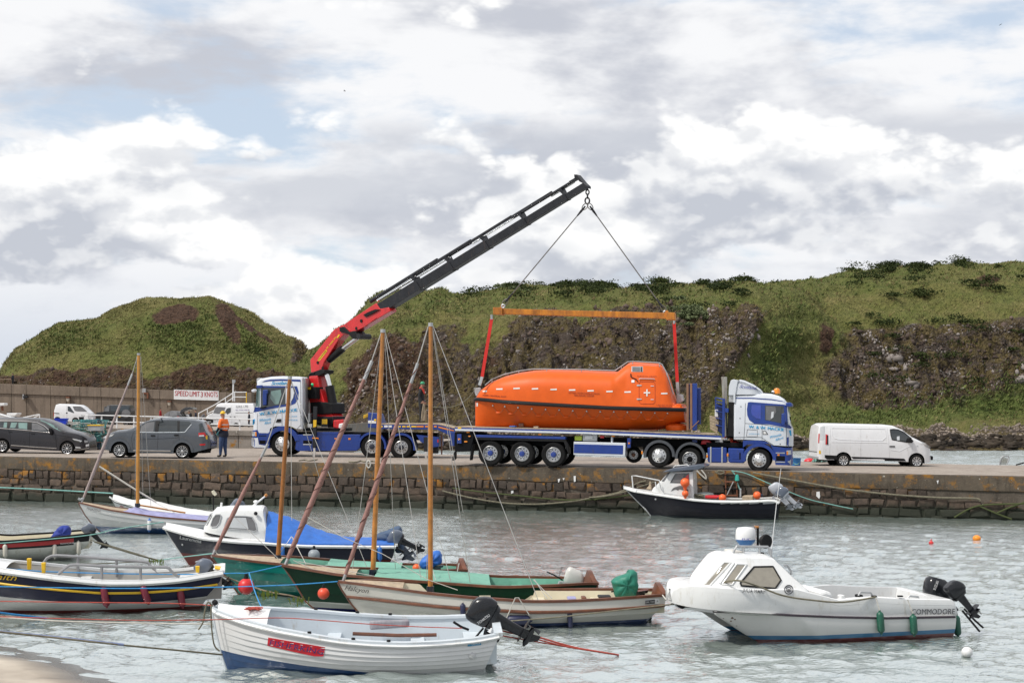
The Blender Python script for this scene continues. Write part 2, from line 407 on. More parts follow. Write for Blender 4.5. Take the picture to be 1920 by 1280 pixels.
def lettering(fr,txt,p0,p1,h,m,parent,shear=0.0,bold=0.0,space=1.0,off=0.012,name='lettering',curve=0.0,flat_y=None):
 """Writing laid on a body: baseline from photo point p0 to p1, capital height h pixels."""
 vs,fs=text_mesh(txt,shear,0.0,space)
 xs=[v[0]for v in vs];ys=[v[1]for v in vs];w=max(xs)-min(xs);x0=min(xs);ch=0.69
 d=(p1[0]-p0[0],p1[1]-p0[1])
 ln=math.hypot(*d);nx,ny=-d[1]/ln,d[0]/ln
 mb=MB();steps=(0.0,)if bold<0.008 else(-0.5,0.5)if bold<0.016 else(-1.0,0.0,1.0)
 for n_,s in enumerate(steps):
  fr.last=None;out=[]
  for x,y,_ in vs:
   t=(x-x0)/w;k=-y/ch*h+curve*4*t*(1-t);e=s*min(0.035,bold*1.4)*h/ch
   px,py=p0[0]+d[0]*t+nx*k+d[0]/ln*e,p0[1]+d[1]*t+ny*k+d[1]/ln*e
   out.append(fr.hit(px,py,off+0.002*n_)if flat_y is None else fr.L(px,py,flat_y))
  mb.add(out,fs,m)
 return mb.build(name,None,parent,fix=False,kind='stuff' if len(steps)>1 else None)
 # THE SETTING
def npnoise(x,y,seed=0):
 """Smooth value noise on arrays, about -1..1."""
 r=np.random.default_rng(seed);T=r.random((64,64))*2-1
 xi=np.floor(x).astype(int);yi=np.floor(y).astype(int);fx=x-xi;fy=y-yi
 fx=fx*fx*(3-2*fx);fy=fy*fy*(3-2*fy)
 a=T[xi%64,yi%64];b=T[(xi+1)%64,yi%64];c=T[xi%64,(yi+1)%64];d=T[(xi+1)%64,(yi+1)%64]
 return(a*(1-fx)+b*fx)*(1-fy)+(c*(1-fx)+d*fx)*fy
def fbm(x,y,seed=0,oct=5,gain=0.5):
 s=np.zeros_like(x,dtype=float);a=1.0;n=0
 for i in range(oct):
  s+=a*npnoise(x*2**i+17.3*i,y*2**i-9.1*i,seed+i);n+=a;a*=gain
 return s/n
def grid_mesh(name,VX,mtl,kind='structure',smooth=True,attr=None):
 """VX: rows x cols x 3 array of world points."""
 r,c,_=VX.shape;me=bpy.data.meshes.new(name)
 idx=np.arange(r*c).reshape(r,c)
 q=np.stack([idx[:-1,:-1],idx[:-1,1:],idx[1:,1:],idx[1:,:-1]],-1).reshape(-1,4)
 me.vertices.add(r*c);me.vertices.foreach_set('co',VX.reshape(-1).astype(np.float32))
 me.loops.add(q.size);me.loops.foreach_set('vertex_index',q.reshape(-1).astype(np.int32))
 me.polygons.add(len(q));me.polygons.foreach_set('loop_start',np.arange(0,q.size,4,dtype=np.int32));me.polygons.foreach_set('loop_total',np.full(len(q),4,np.int32))
 me.update(calc_edges=True)
 if attr is not None:
  a=me.color_attributes.new('zone','FLOAT_COLOR','POINT');a.data.foreach_set('color',attr.reshape(-1).astype(np.float32))
 if smooth:me.shade_smooth()
 me.materials.append(mtl);o=bpy.data.objects.new(name,me);COL.objects.link(o)
 if kind:o['kind']=kind
 return o
def tri_mesh(name,vs,fs,mtl,kind='stuff',parent=None,smooth=False):
 """vs: n x 3, fs: m x 3 arrays."""
 me=bpy.data.meshes.new(name);vs=np.asarray(vs,np.float32);fs=np.asarray(fs,np.int32);k=fs.shape[1]
 me.vertices.add(len(vs));me.vertices.foreach_set('co',vs.reshape(-1));me.loops.add(fs.size);me.loops.foreach_set('vertex_index',fs.reshape(-1))
 me.polygons.add(len(fs));me.polygons.foreach_set('loop_start',np.arange(0,fs.size,k,dtype=np.int32));me.polygons.foreach_set('loop_total',np.full(len(fs),k,np.int32))
 me.update(calc_edges=True)
 if smooth:me.shade_smooth()
 me.materials.append(mtl);o=bpy.data.objects.new(name,me);COL.objects.link(o)
 if kind:o['kind']=kind
 if parent:o.parent=parent
 return o
 # water
def water_material(name='harbour_water',rough=0.07):
 m,N,L,b=principled(name)
 tc=N.new('ShaderNodeTexCoord')
 nz=N.new('ShaderNodeTexNoise');nz.inputs['Scale'].default_value=0.12;nz.inputs['Detail'].default_value=4;L.new(tc.outputs['Object'],nz.inputs['Vector'])
 rp=N.new('ShaderNodeValToRGB');rp.color_ramp.elements[0].color=(0.27,0.345,0.31,1);rp.color_ramp.elements[1].color=(0.42,0.48,0.455,1)
 rp.color_ramp.elements[0].position=0.35;rp.color_ramp.elements[1].position=0.7
 L.new(nz.outputs['Fac'],rp.inputs[0]);L.new(rp.outputs[0],b.inputs['Base Color'])
 b.inputs['Roughness'].default_value=rough;b.inputs['IOR'].default_value=2.0
 mp=N.new('ShaderNodeMapping');mp.inputs['Scale'].default_value=(1.0,1.6,1);L.new(tc.outputs['Object'],mp.inputs[0])
 n1=N.new('ShaderNodeTexNoise');n1.inputs['Scale'].default_value=8.0;n1.inputs['Detail'].default_value=3;n1.inputs['Roughness'].default_value=0.5;L.new(mp.outputs[0],n1.inputs['Vector'])
 bp=N.new('ShaderNodeBump');bp.inputs['Strength'].default_value=0.6;bp.inputs['Distance'].default_value=0.05;L.new(n1.outputs['Fac'],bp.inputs['Height']);L.new(bp.outputs[0],b.inputs['Normal'])
 # bright sheen of the rippled surface under a white sky
 gl=N.new('ShaderNodeBsdfGlossy');gl.inputs['Color'].default_value=(0.93,0.955,0.95,1);gl.inputs['Roughness'].default_value=rough+0.04;L.new(bp.outputs[0],gl.inputs['Normal'])
 mx=N.new('ShaderNodeMixShader');mx.inputs[0].default_value=0.68;L.new(b.outputs[0],mx.inputs[1]);L.new(gl.outputs[0],mx.inputs[2]);L.new(mx.outputs[0],N['Material Output'].inputs['Surface'])
 return m
WATER=water_material();SEA=water_material('open_sea',0.22)
def waves(X,Y):
 r=np.random.default_rng(5);Zs=np.zeros_like(X)
 # patches of stronger ripple where gusts touch the surface
 gust=0.75+0.55*fbm(X*0.09,Y*0.05,41,3)
 for i in range(70):
  lam=0.22*(7.0**r.random());k=2*math.pi/lam
  th=math.radians(78)+r.normal()*0.55
  ph=r.random()*6.28;amp=0.0046*lam**0.55
  wob=0.8*np.sin(X*0.31*r.random()+Y*0.23*r.random()+ph)
  Zs+=amp*np.sin(k*(X*math.cos(th)+Y*math.sin(th))+ph+wob)
 return Zs*gust
rows=np.concatenate([np.arange(1420,1290,-6.0),np.arange(1290,928,-1.35)])
Yw=F*H/(rows-YH)
cols=np.linspace(-420,2340,1250)
YY,PX=np.meshgrid(Yw,cols,indexing='ij');XX=(PX-CX)/F*YY
grid_mesh('harbour_water',np.stack([XX,YY,waves(XX,YY)],-1),WATER)
# sea beyond the quay and out to the horizon, a few centimetres lower so that it never meets the harbour sheet
def sea():
 Y=np.concatenate([np.linspace(58,170,240),np.linspace(180,4500,40)]);px=np.linspace(-1800,3700,420)
 YY,PX=np.meshgrid(Y,px,indexing='ij');XX=(PX-CX)/F*YY
 Zs=np.where(YY<175,2.6*waves(XX,YY),0)-0.10
 grid_mesh('sea',np.stack([XX,YY,Zs],-1),SEA)
sea()
# wet sand at the near left corner of the harbour
def sand_material():
 m,N,L,b=principled('wet_sand');tc=N.new('ShaderNodeTexCoord')
 nz=N.new('ShaderNodeTexNoise');nz.inputs['Scale'].default_value=1.3;nz.inputs['Detail'].default_value=8;L.new(tc.outputs['Object'],nz.inputs['Vector'])
 rp=N.new('ShaderNodeValToRGB');rp.color_ramp.elements[0].color=(0.30,0.25,0.20,1);rp.color_ramp.elements[1].color=(0.52,0.46,0.38,1);rp.color_ramp.elements[0].position=0.3;rp.color_ramp.elements[1].position=0.7
 L.new(nz.outputs['Fac'],rp.inputs[0])
 sp=N.new('ShaderNodeSeparateXYZ');L.new(tc.outputs['Object'],sp.inputs[0])
 wet=N.new('ShaderNodeMapRange');L.new(sp.outputs[2],wet.inputs[0]);wet.inputs[1].default_value=0.03;wet.inputs[2].default_value=0.10
 mx=N.new('ShaderNodeMix');mx.data_type='RGBA';L.new(wet.outputs[0],mx.inputs[0]);mx.inputs[6].default_value=(0.085,0.07,0.055,1);L.new(rp.outputs[0],mx.inputs[7]);L.new(mx.outputs[2],b.inputs['Base Color'])
 rr=N.new('ShaderNodeMapRange');L.new(wet.outputs[0],rr.inputs[0]);rr.inputs[3].default_value=0.18;rr.inputs[4].default_value=0.75;L.new(rr.outputs[0],b.inputs['Roughness'])
 n2=N.new('ShaderNodeTexNoise');n2.inputs['Scale'].default_value=60;n2.inputs['Detail'].default_value=4;L.new(tc.outputs['Object'],n2.inputs['Vector'])
 bp=N.new('ShaderNodeBump');bp.inputs['Strength'].default_value=0.3;bp.inputs['Distance'].default_value=0.02;L.new(n2.outputs['Fac'],bp.inputs['Height']);L.new(bp.outputs[0],b.inputs['Normal'])
 return m
def beach():
 a=P(-10,1216,F*H/(1216-YH));c=P(215,1282,F*H/(1282-YH));d=(c-a).normalized();n=V((d.y,-d.x,0))
 if n.y>0:n=-n
 us=np.linspace(-30,30,240);ws=np.linspace(-1.5,25,160);U,W=np.meshgrid(us,ws,indexing='ij')
 X=a.x+d.x*U+n.x*W;Y=a.y+d.y*U+n.y*W
 Zs=0.11*W-0.0+0.02*fbm(X*0.8,Y*0.8,3,4)+0.05*np.sin(U*0.7)*0.5
 Zs=np.minimum(Zs,1.4)
 grid_mesh('beach',np.stack([X,Y,Zs],-1),sand_material())
beach()
# quay
EL=P(0,938,F*H/(938-YH));ER=P(1920,974,F*H/(974-YH))
QYAW=math.degrees(math.atan2(ER.y-EL.y,ER.x-EL.x));QLEN=(ER-EL).length
FQ=Fr((EL.x,EL.y,0),QYAW)
def qz(u):return lerp(1.98,1.60,u/QLEN)
def ground(px,py):
 """Where a photo pixel meets the quay's surface."""
 r=ray(px,py);k=(1.60-1.98)/QLEN
 # z = 1.98 + k*u ; u = (p-EL).d
 o=CAMO-FQ.o;t=(1.98+k*o.dot(FQ.d)-CAMO.z)/(r.z-k*r.dot(FQ.d))
 return CAMO+r*t
def concrete_material(name,c1,c2,lichen=0.0,algae=None,rough=0.85,crack=True,scale=1.0):
 m,N,L,b=principled(name);tc=N.new('ShaderNodeTexCoord')
 def nz(sc,det=8,ro=0.65,vec=None):
  n=N.new('ShaderNodeTexNoise');n.inputs['Scale'].default_value=sc*scale;n.inputs['Detail'].default_value=det;n.inputs['Roughness'].default_value=ro
  L.new(vec or tc.outputs['Object'],n.inputs['Vector']);return n.outputs['Fac']
 def ramp(x,a,b_,ca=(0,0,0),cb=(1,1,1)):
  r=N.new('ShaderNodeValToRGB');r.color_ramp.elements[0].position=a;r.color_ramp.elements[1].position=b_;r.color_ramp.elements[0].color=(*ca,1);r.color_ramp.elements[1].color=(*cb,1);L.new(x,r.inputs[0]);return r.outputs[0]
 def mix(f,a,c):
  x=N.new('ShaderNodeMix');x.data_type='RGBA';L.new(f,x.inputs[0])
  for s,q in((6,a),(7,c)):
   if isinstance(q,tuple):x.inputs[s].default_value=(*q,1)
   else:L.new(q,x.inputs[s])
  return x.outputs[2]
 base=ramp(nz(1.1),0.32,0.70,c1,c2)
 mp=N.new('ShaderNodeMapping');mp.inputs['Scale'].default_value=(3.2,3.2,0.25);L.new(tc.outputs['Object'],mp.inputs[0])
 streak=ramp(nz(1.6,6,0.7,mp.outputs[0]),0.50,0.78)
 base=mix(streak,base,tuple(c*0.42 for c in c1))
 base=mix(ramp(nz(14,4),0.55,0.75),base,tuple(min(1,c*1.25)for c in c2))
 if lichen:
  base=mix(ramp(nz(1.7,9,0.72),0.60-0.12*lichen,0.66),base,(0.30,0.135,0.012))
  base=mix(ramp(nz(5.2,5,0.6),0.69,0.72),base,(0.50,0.48,0.42))
 if algae is not None:
  sp=N.new('ShaderNodeSeparateXYZ');L.new(tc.outputs['Object'],sp.inputs[0])
  ad=N.new('ShaderNodeMath');ad.operation='MULTIPLY_ADD';L.new(nz(0.9,6),ad.inputs[0]);ad.inputs[1].default_value=1.1;L.new(sp.outputs[2],ad.inputs[2])
  base=mix(ramp(ad.outputs[0],algae+0.45,algae+0.85,(1,1,1),(0,0,0)),base,(0.016,0.021,0.011))
 L.new(base,b.inputs['Base Color']);b.inputs['Roughness'].default_value=rough
 bp=N.new('ShaderNodeBump');bp.inputs['Strength'].default_value=0.6;bp.inputs['Distance'].default_value=0.03;L.new(nz(22,6),bp.inputs['Height']);L.new(bp.outputs[0],b.inputs['Normal'])
 return m
QTOP=concrete_material('quay_concrete',(0.22,0.18,0.15),(0.36,0.31,0.265))
QCAP=concrete_material('quay_coping',(0.052,0.039,0.027),(0.125,0.100,0.072),lichen=0.7,scale=1.3)
QMORT=concrete_material('quay_mortar',(0.055,0.044,0.033),(0.14,0.115,0.09),lichen=0.2,algae=0.45)
SEAWALL=concrete_material('seawall_concrete',(0.145,0.112,0.085),(0.225,0.178,0.138),lichen=0.0,scale=0.5)
RETAIN=concrete_material('retaining_concrete',(0.17,0.15,0.13),(0.28,0.25,0.22),lichen=0.15,scale=0.7)
def stone_material():
 m,N,L,b=principled('quay_stone');tc=N.new('ShaderNodeTexCoord');oi=N.new('ShaderNodeObjectInfo');geo=N.new('ShaderNodeNewGeometry')
 rp=N.new('ShaderNodeValToRGB');rp.color_ramp.elements[0].color=(0.034,0.025,0.018,1);rp.color_ramp.elements[1].color=(0.095,0.066,0.047,1)
 e=rp.color_ramp.elements.new(0.5);e.color=(0.060,0.041,0.030,1);L.new(oi.outputs['Random'],rp.inputs[0])
 nz=N.new('ShaderNodeTexNoise');nz.inputs['Scale'].default_value=6;nz.inputs['Detail'].default_value=8;nz.inputs['Roughness'].default_value=0.7;L.new(geo.outputs['Position'],nz.inputs['Vector'])
 mr=N.new('ShaderNodeMapRange');L.new(nz.outputs['Fac'],mr.inputs[0]);mr.inputs[1].default_value=0.3;mr.inputs[2].default_value=0.7;mr.inputs[3].default_value=0.55;mr.inputs[4].default_value=1.5
 hv=N.new('ShaderNodeHueSaturation');L.new(mr.outputs[0],hv.inputs['Value']);L.new(rp.outputs[0],hv.inputs['Color'])
 sp=N.new('ShaderNodeSeparateXYZ');L.new(geo.outputs['Position'],sp.inputs[0])
 n2=N.new('ShaderNodeTexNoise');n2.inputs['Scale'].default_value=0.8;n2.inputs['Detail'].default_value=6;L.new(geo.outputs['Position'],n2.inputs['Vector'])
 ad=N.new('ShaderNodeMath');ad.operation='MULTIPLY_ADD';L.new(n2.outputs['Fac'],ad.inputs[0]);ad.inputs[1].default_value=0.8;L.new(sp.outputs[2],ad.inputs[2])
 r2=N.new('ShaderNodeValToRGB');r2.color_ramp.elements[0].position=0.70;r2.color_ramp.elements[1].position=1.12 if False else 1.0;r2.color_ramp.elements[0].color=(1,1,1,1);r2.color_ramp.elements[1].color=(0,0,0,1);L.new(ad.outputs[0],r2.inputs[0])
 mx=N.new('ShaderNodeMix');mx.data_type='RGBA';L.new(r2.outputs[0],mx.inputs[0]);L.new(hv.outputs[0],mx.inputs[6]);mx.inputs[7].default_value=(0.017,0.020,0.011,1)
 n3=N.new('ShaderNodeTexNoise');n3.inputs['Scale'].default_value=1.9;n3.inputs['Detail'].default_value=8;L.new(geo.outputs['Position'],n3.inputs['Vector'])
 r3=N.new('ShaderNodeValToRGB');r3.color_ramp.elements[0].position=0.58;r3.color_ramp.elements[1].position=0.63;L.new(n3.outputs['Fac'],r3.inputs[0])
 gt=N.new('ShaderNodeMapRange');L.new(sp.outputs[2],gt.inputs[0]);gt.inputs[1].default_value=0.75;gt.inputs[2].default_value=1.1
 ml=N.new('ShaderNodeMath');ml.operation='MULTIPLY';L.new(r3.outputs[0],ml.inputs[0]);L.new(gt.outputs[0],ml.inputs[1])
 m3=N.new('ShaderNodeMix');m3.data_type='RGBA';L.new(ml.outputs[0],m3.inputs[0]);L.new(mx.outputs[2],m3.inputs[6]);m3.inputs[7].default_value=(0.25,0.11,0.012,1)
 L.new(m3.outputs[2],b.inputs['Base Color']);b.inputs['Roughness'].default_value=0.8
 bp=N.new('ShaderNodeBump');bp.inputs['Strength'].default_value=0.7;bp.inputs['Distance'].default_value=0.05;L.new(nz.outputs['Fac'],bp.inputs['Height']);L.new(bp.outputs[0],b.inputs['Normal'])
 return m
def quay():
 us=np.linspace(-16,QLEN+26,90)
 # far edge of the quay as the photograph shows it, from pixels on the quay's surface
 far=[FQ.Mi@ground(px,py)for px,py in((560,846),(800,851),(1000,853.5),(1300,860),(1600,867),(1800,870),(1920,872))]
 fu=[p.x for p in far];fv=[p.y for p in far]
 back=lambda u:interp(u,fu,fv)if u>fu[0]else 46.0
 vs=np.linspace(0,1,40);VX=np.zeros((len(us),len(vs),3))
 for i,u in enumerate(us):
  w=back(u)
  for j,t in enumerate(vs):
   v=t*w;p=FQ.M@V((u,v,qz(u)+0.02*float(mnoise.noise(V((u*0.5,v*0.5,0))))*min(1,v)))
   VX[i,j]=p
 grid_mesh('quay_pavement',VX,QTOP)
 wall=thing('quay_wall','long weathered stone and concrete harbour wall topped by the quay, its foot in the water','wall',FQ)
 # coping: one cast band along the top with a rounded, chipped arris
 mb=MB();rings=[]
 for u in np.linspace(-16,QLEN+26,260):
  z=qz(u);n1=mnoise.noise(V((u*1.3,0,3)))*0.03;n2=mnoise.noise(V((u*0.7,5,0)))*0.05
  rings.append([(u,0.6,z-0.006),(u,0.06,z-0.006),(u,-0.10+n1*0.4,z-0.03+n1*0.5),(u,-0.13+n1,z-0.30),(u,-0.12+n1*0.6,z-0.56+n2),(u,-0.06,z-0.60+n2),(u,0.6,z-0.60)])
 mb.loft(rings,QCAP);mb.build('coping',None,wall,smooth=True)
 mb=MB();rings=[]
 for u in np.linspace(-16,QLEN+26,60):rings.append([(u,-0.07,-0.8),(u,-0.07,qz(u)-0.55),(u,0.7,qz(u)-0.55),(u,0.7,-0.8)])
 mb.loft(rings,QMORT);mb.build('mortar_core',None,wall)
 SM=stone_material();variants=[]
 for k in range(9):
  bm=bmesh.new();bmesh.ops.create_cube(bm,size=1.0)
  front=[f for f in bm.faces if f.normal.y<-0.5]
  r=bmesh.ops.inset_region(bm,faces=front,thickness=0.17,depth=0.13)
  for v in bm.verts:
   v.co.x+=random.uniform(-0.09,0.09);v.co.z+=random.uniform(-0.10,0.10);v.co.y+=random.uniform(-0.10,0.10)
  me=bpy.data.meshes.new('stone');bm.to_mesh(me);bm.free();me.materials.append(SM);me.shade_smooth();me.set_sharp_from_angle(angle=math.radians(50));variants.append(me)
  # four courses of blocks; sizes run larger to the lower courses
 tops=[0.60,0.96,1.26,1.58];n=0;hs=[0.36,0.30,0.32,0.40];ws=[[0.24,0.30,0.36,0.44,0.6],[0.42,0.5,0.62,0.8],[0.40,0.55,0.7,0.9],[0.5,0.65,0.85,1.0]]
 for ci in range(4):
  h=hs[ci];u=-1.4+random.random()*0.3;cap=(104,177,243,298)[ci]
  while u<QLEN+1.2 and n<cap:
   w=random.choice(ws[ci])*random.uniform(0.9,1.2);z1=qz(u)-tops[ci]+0.02+0.05*mnoise.noise(V((u*0.4,ci*7.0,2)));hh=h*random.uniform(0.78,0.98)
   o=bpy.data.objects.new('stone',random.choice(variants));COL.objects.link(o);o.parent=wall
   o.location=(u+w/2,random.uniform(-0.06,0.0)+0.02,z1-h/2+random.uniform(-0.035,0.035));o.scale=(w*random.uniform(0.86,0.95)*random.choice((1,-1)),0.22,hh);o.rotation_euler=(0,random.uniform(-0.07,0.07),0)
   u+=w+0.02;n+=1
   # whitish bird droppings and an iron ladder on the face
quay()
# upper road, retaining wall, seawall (left)
def upper_road():
 nu,nv=40,30;VX=np.zeros((nu,nv,3))
 for i in range(nu):
  px=lerp(-260,483,i/(nu-1));yf=lerp(797.5,807.5,(px+60)/540);yb=lerp(789.5,799.5,(px+60)/540)
  a=P(px,yf,79.0);b=P(px,yb,166.0)
  for j in range(nv):VX[i,j]=a.lerp(b,j/(nv-1))
 grid_mesh('upper_road',VX,QTOP)
 fr=Fr(P(390,842,79.0),0)
 w=thing('retaining_wall','low stained concrete retaining wall below the white railings, behind the orange jacket','wall',fr)
 # cast in bays with open joints
 px=[-260,-160,-60,40,140,240,318,361,404,447,483]
 for i in range(len(px)-1):
  a=fr.L(px[i],800,0).x;b=fr.L(px[i+1],800,0).x;yt=lerp(797.5,807.5,(px[i]+60)/540);zt=fr.L(px[i],yt,0).z;z2=fr.L(px[i+1],lerp(797.5,807.5,(px[i+1]+60)/540),0).z
  MB().prism([(a+0.015,-0.6),(b-0.015,-0.6),(b-0.015,z2-0.008-0.28),(a+0.015,zt-0.008-0.28)],-0.02,0.5,RETAIN).build('bay',None,w,bevel=0.01)
  MB().prism([(a+0.008,zt-0.285),(b-0.008,z2-0.285),(b-0.008,z2-0.008),(a+0.008,zt-0.008)],-0.10,0.5,RETAIN).build('coping',None,w,bevel=0.02)
 MB().box((fr.L(482,800,0).x,-0.02,-1.5),(fr.L(484,800,0).x+0.1,90,fr.L(483,807.5).z-0.02),RETAIN).build('return_wall',None,w)
upper_road()
SWY=160.0
def seawall():
 fr=Fr(P(200,800,SWY),0)
 w=thing('seawall','high brown concrete seawall carrying the painted speed limit board','wall',fr)
 top=lambda px:interp(px,(-300,0,333,472),(706,719,732,737));led=lambda px:interp(px,(-300,0,333,472),(727,737.5,749,754))
 px=[-300,-200,-100,-20,22,50,95,150,190,250,300,366,425,472]
 for i in range(len(px)-1):
  a,b=fr.L(px[i],800).x,fr.L(px[i+1],800).x
  MB().prism([(a+0.02,-1.2),(b-0.02,-1.2),(b-0.02,fr.L(px[i+1],led(px[i+1])).z),(a+0.02,fr.L(px[i],led(px[i])).z)],0.0,2.2,SEAWALL).build('wall_panel',None,w,bevel=0.02)
 for i in range(0,len(px)-1):
  a,b=fr.L(px[i],800).x,fr.L(px[i+1],800).x
  MB().prism([(a+0.015,fr.L(px[i],led(px[i])).z+0.003),(b-0.015,fr.L(px[i+1],led(px[i+1])).z+0.003),(b-0.015,fr.L(px[i+1],top(px[i+1])).z),(a+0.015,fr.L(px[i],top(px[i])).z)],-0.14,1.6,SEAWALL).build('parapet',None,w,bevel=0.03)
 fr.bvh=[BVHTree.FromPolygons([fr.M@V(p)for p in[fr.L(-300,700,-0.14),fr.L(480,700,-0.14),fr.L(480,800,-0.14),fr.L(-300,800,-0.14)]],[(0,1,2,3)])]
 return fr
FW=seawall()
def speed_sign():
 fr=Fr(P(368,760,SWY-0.16),0)
 t=thing('speed_limit_sign','white board painted SPEED LIMIT 3 KNOTS in red on the seawall','sign',fr)
 q=fr.Ls(Z('b1',[(208,240),(880,264),(880,407),(208,388)]));b=MB().prism([(p.x,p.z)for p in q],-0.03,0.012,WHITE);b.build('board',None,t,bevel=0.005)
 fr.bvh=[b.bvh(fr)]
 for wd,x0,y0,x1,y1 in(('SPEED',222,332,426,339),('LIMIT',444,339,592,346),('3',608,350,642,351),('KNOTS',668,350,866,350)):
  a,c=Z('b1',[(x0,y0),(x1,y1)]);lettering(fr,wd,a,c,9.4,LETR,t,bold=0.008,off=0.02)
speed_sign()
# headlands
def hill_material():
 m,N,L,b=principled('headland');tc=N.new('ShaderNodeTexCoord');at=N.new('ShaderNodeAttribute');at.attribute_name='zone'
 sp=N.new('ShaderNodeSeparateColor');L.new(at.outputs['Color'],sp.inputs[0]);rock,lush,earth=sp.outputs
 def nz(sc,det=8,ro=0.65,vec=None):
  n=N.new('ShaderNodeTexNoise');n.inputs['Scale'].default_value=sc;n.inputs['Detail'].default_value=det;n.inputs['Roughness'].default_value=ro
  L.new(vec or tc.outputs['Object'],n.inputs['Vector']);return n.outputs['Fac']
 def ramp(x,*st):
  r=N.new('ShaderNodeValToRGB');e=r.color_ramp.elements
  while len(e)<len(st):e.new(0.5)
  for i,(p,c)in enumerate(st):e[i].position=p;e[i].color=(*c,1)if isinstance(c,tuple)else(c,c,c,1)
  L.new(x,r.inputs[0]);return r.outputs[0]
 def mix(f,a,c):
  x=N.new('ShaderNodeMix');x.data_type='RGBA';L.new(f,x.inputs[0])
  for s,q in((6,a),(7,c)):
   if isinstance(q,tuple):x.inputs[s].default_value=(*q,1)
   else:L.new(q,x.inputs[s])
  return x.outputs[2]
 def thr(mask,amp,lo,hi):
  a=N.new('ShaderNodeMath');a.operation='MULTIPLY_ADD';n=nz(0.55,8,0.7);L.new(n,a.inputs[0]);a.inputs[1].default_value=amp;L.new(mask,a.inputs[2])
  return ramp(a.outputs[0],(lo,0.0),(hi,1.0))
 mp=N.new('ShaderNodeMapping');mp.inputs['Scale'].default_value=(2.2,2.2,0.55);mp.inputs['Rotation'].default_value=(0,0.5,0);L.new(tc.outputs['Object'],mp.inputs[0])
 g1=ramp(nz(0.5,9,0.68),(0.33,(0.065,0.068,0.022)),(0.46,(0.135,0.130,0.045)),(0.56,(0.185,0.155,0.066)),(0.70,(0.29,0.235,0.115)))
 g2=ramp(nz(1.5,6,0.7,mp.outputs[0]),(0.35,(0.10,0.105,0.028)),(0.7,(0.32,0.28,0.105)))
 g=N.new('ShaderNodeMix');g.data_type='RGBA';g.inputs[0].default_value=0.5;L.new(g1,g.inputs[6]);L.new(g2,g.inputs[7])
 grass=mix(ramp(nz(0.10,4,0.6),(0.40,0.0),(0.62,0.75)),g.outputs[2],ramp(nz(0.9,8,0.7),(0.35,(0.065,0.088,0.022)),(0.68,(0.17,0.19,0.055))))
 lu=ramp(nz(1.4,8,0.7),(0.35,(0.045,0.068,0.017)),(0.68,(0.14,0.175,0.048)))
 grass=mix(lush,grass,lu)
 vor=N.new('ShaderNodeTexVoronoi');vor.inputs['Scale'].default_value=1.7;vor.inputs['Detail'].default_value=2.0;L.new(tc.outputs['Object'],vor.inputs['Vector'])
 rk=ramp(nz(1.2,10,0.75),(0.32,(0.026,0.021,0.018)),(0.5,(0.074,0.058,0.048)),(0.66,(0.125,0.10,0.085)),(0.8,(0.22,0.185,0.16)))
 rk=mix(ramp(nz(0.42,8,0.68),(0.44,0.0),(0.56,1.0)),rk,mix(ramp(nz(2.6,6),(0.4,0.0),(0.65,1.0)),(0.080,0.062,0.028),(0.165,0.13,0.058)))
 pale=N.new('ShaderNodeMath');pale.operation='MULTIPLY';L.new(ramp(nz(3.4,5,0.6),(0.615,0.0),(0.66,1.0)),pale.inputs[0]);L.new(ramp(nz(0.28,3,0.5),(0.44,0.0),(0.56,1.0)),pale.inputs[1])
 rk=mix(pale.outputs[0],rk,(0.34,0.31,0.29))
 col=mix(thr(rock,0.9,0.72,1.12),grass,rk)
 col=mix(thr(earth,0.9,0.85,1.05),col,ramp(nz(1.6,8),(0.35,(0.045,0.026,0.018)),(0.7,(0.125,0.075,0.05))))
 L.new(col,b.inputs['Base Color']);b.inputs['Roughness'].default_value=0.95;b.inputs['Specular IOR Level'].default_value=0.15
 bp=N.new('ShaderNodeBump');bp.inputs['Strength'].default_value=1.0;bp.inputs['Distance'].default_value=0.5
 s=N.new('ShaderNodeMath');s.operation='ADD';L.new(nz(1.6,8,0.75),s.inputs[0]);L.new(vor.outputs['Distance'],s.inputs[1]);L.new(s.outputs[0],bp.inputs['Height']);L.new(bp.outputs[0],b.inputs['Normal'])
 return m
HILL=hill_material()
def blob(px,py,x,y,rx,ry,ang=0.0):
 c,s=math.cos(ang),math.sin(ang);dx,dy=px-x,py-y
 return np.exp(-(((dx*c+dy*s)/rx)**2+((-dx*s+dy*c)/ry)**2))
def sstep(x,a,b):
 t=np.clip((x-a)/(b-a),0,1);return t*t*(3-2*t)
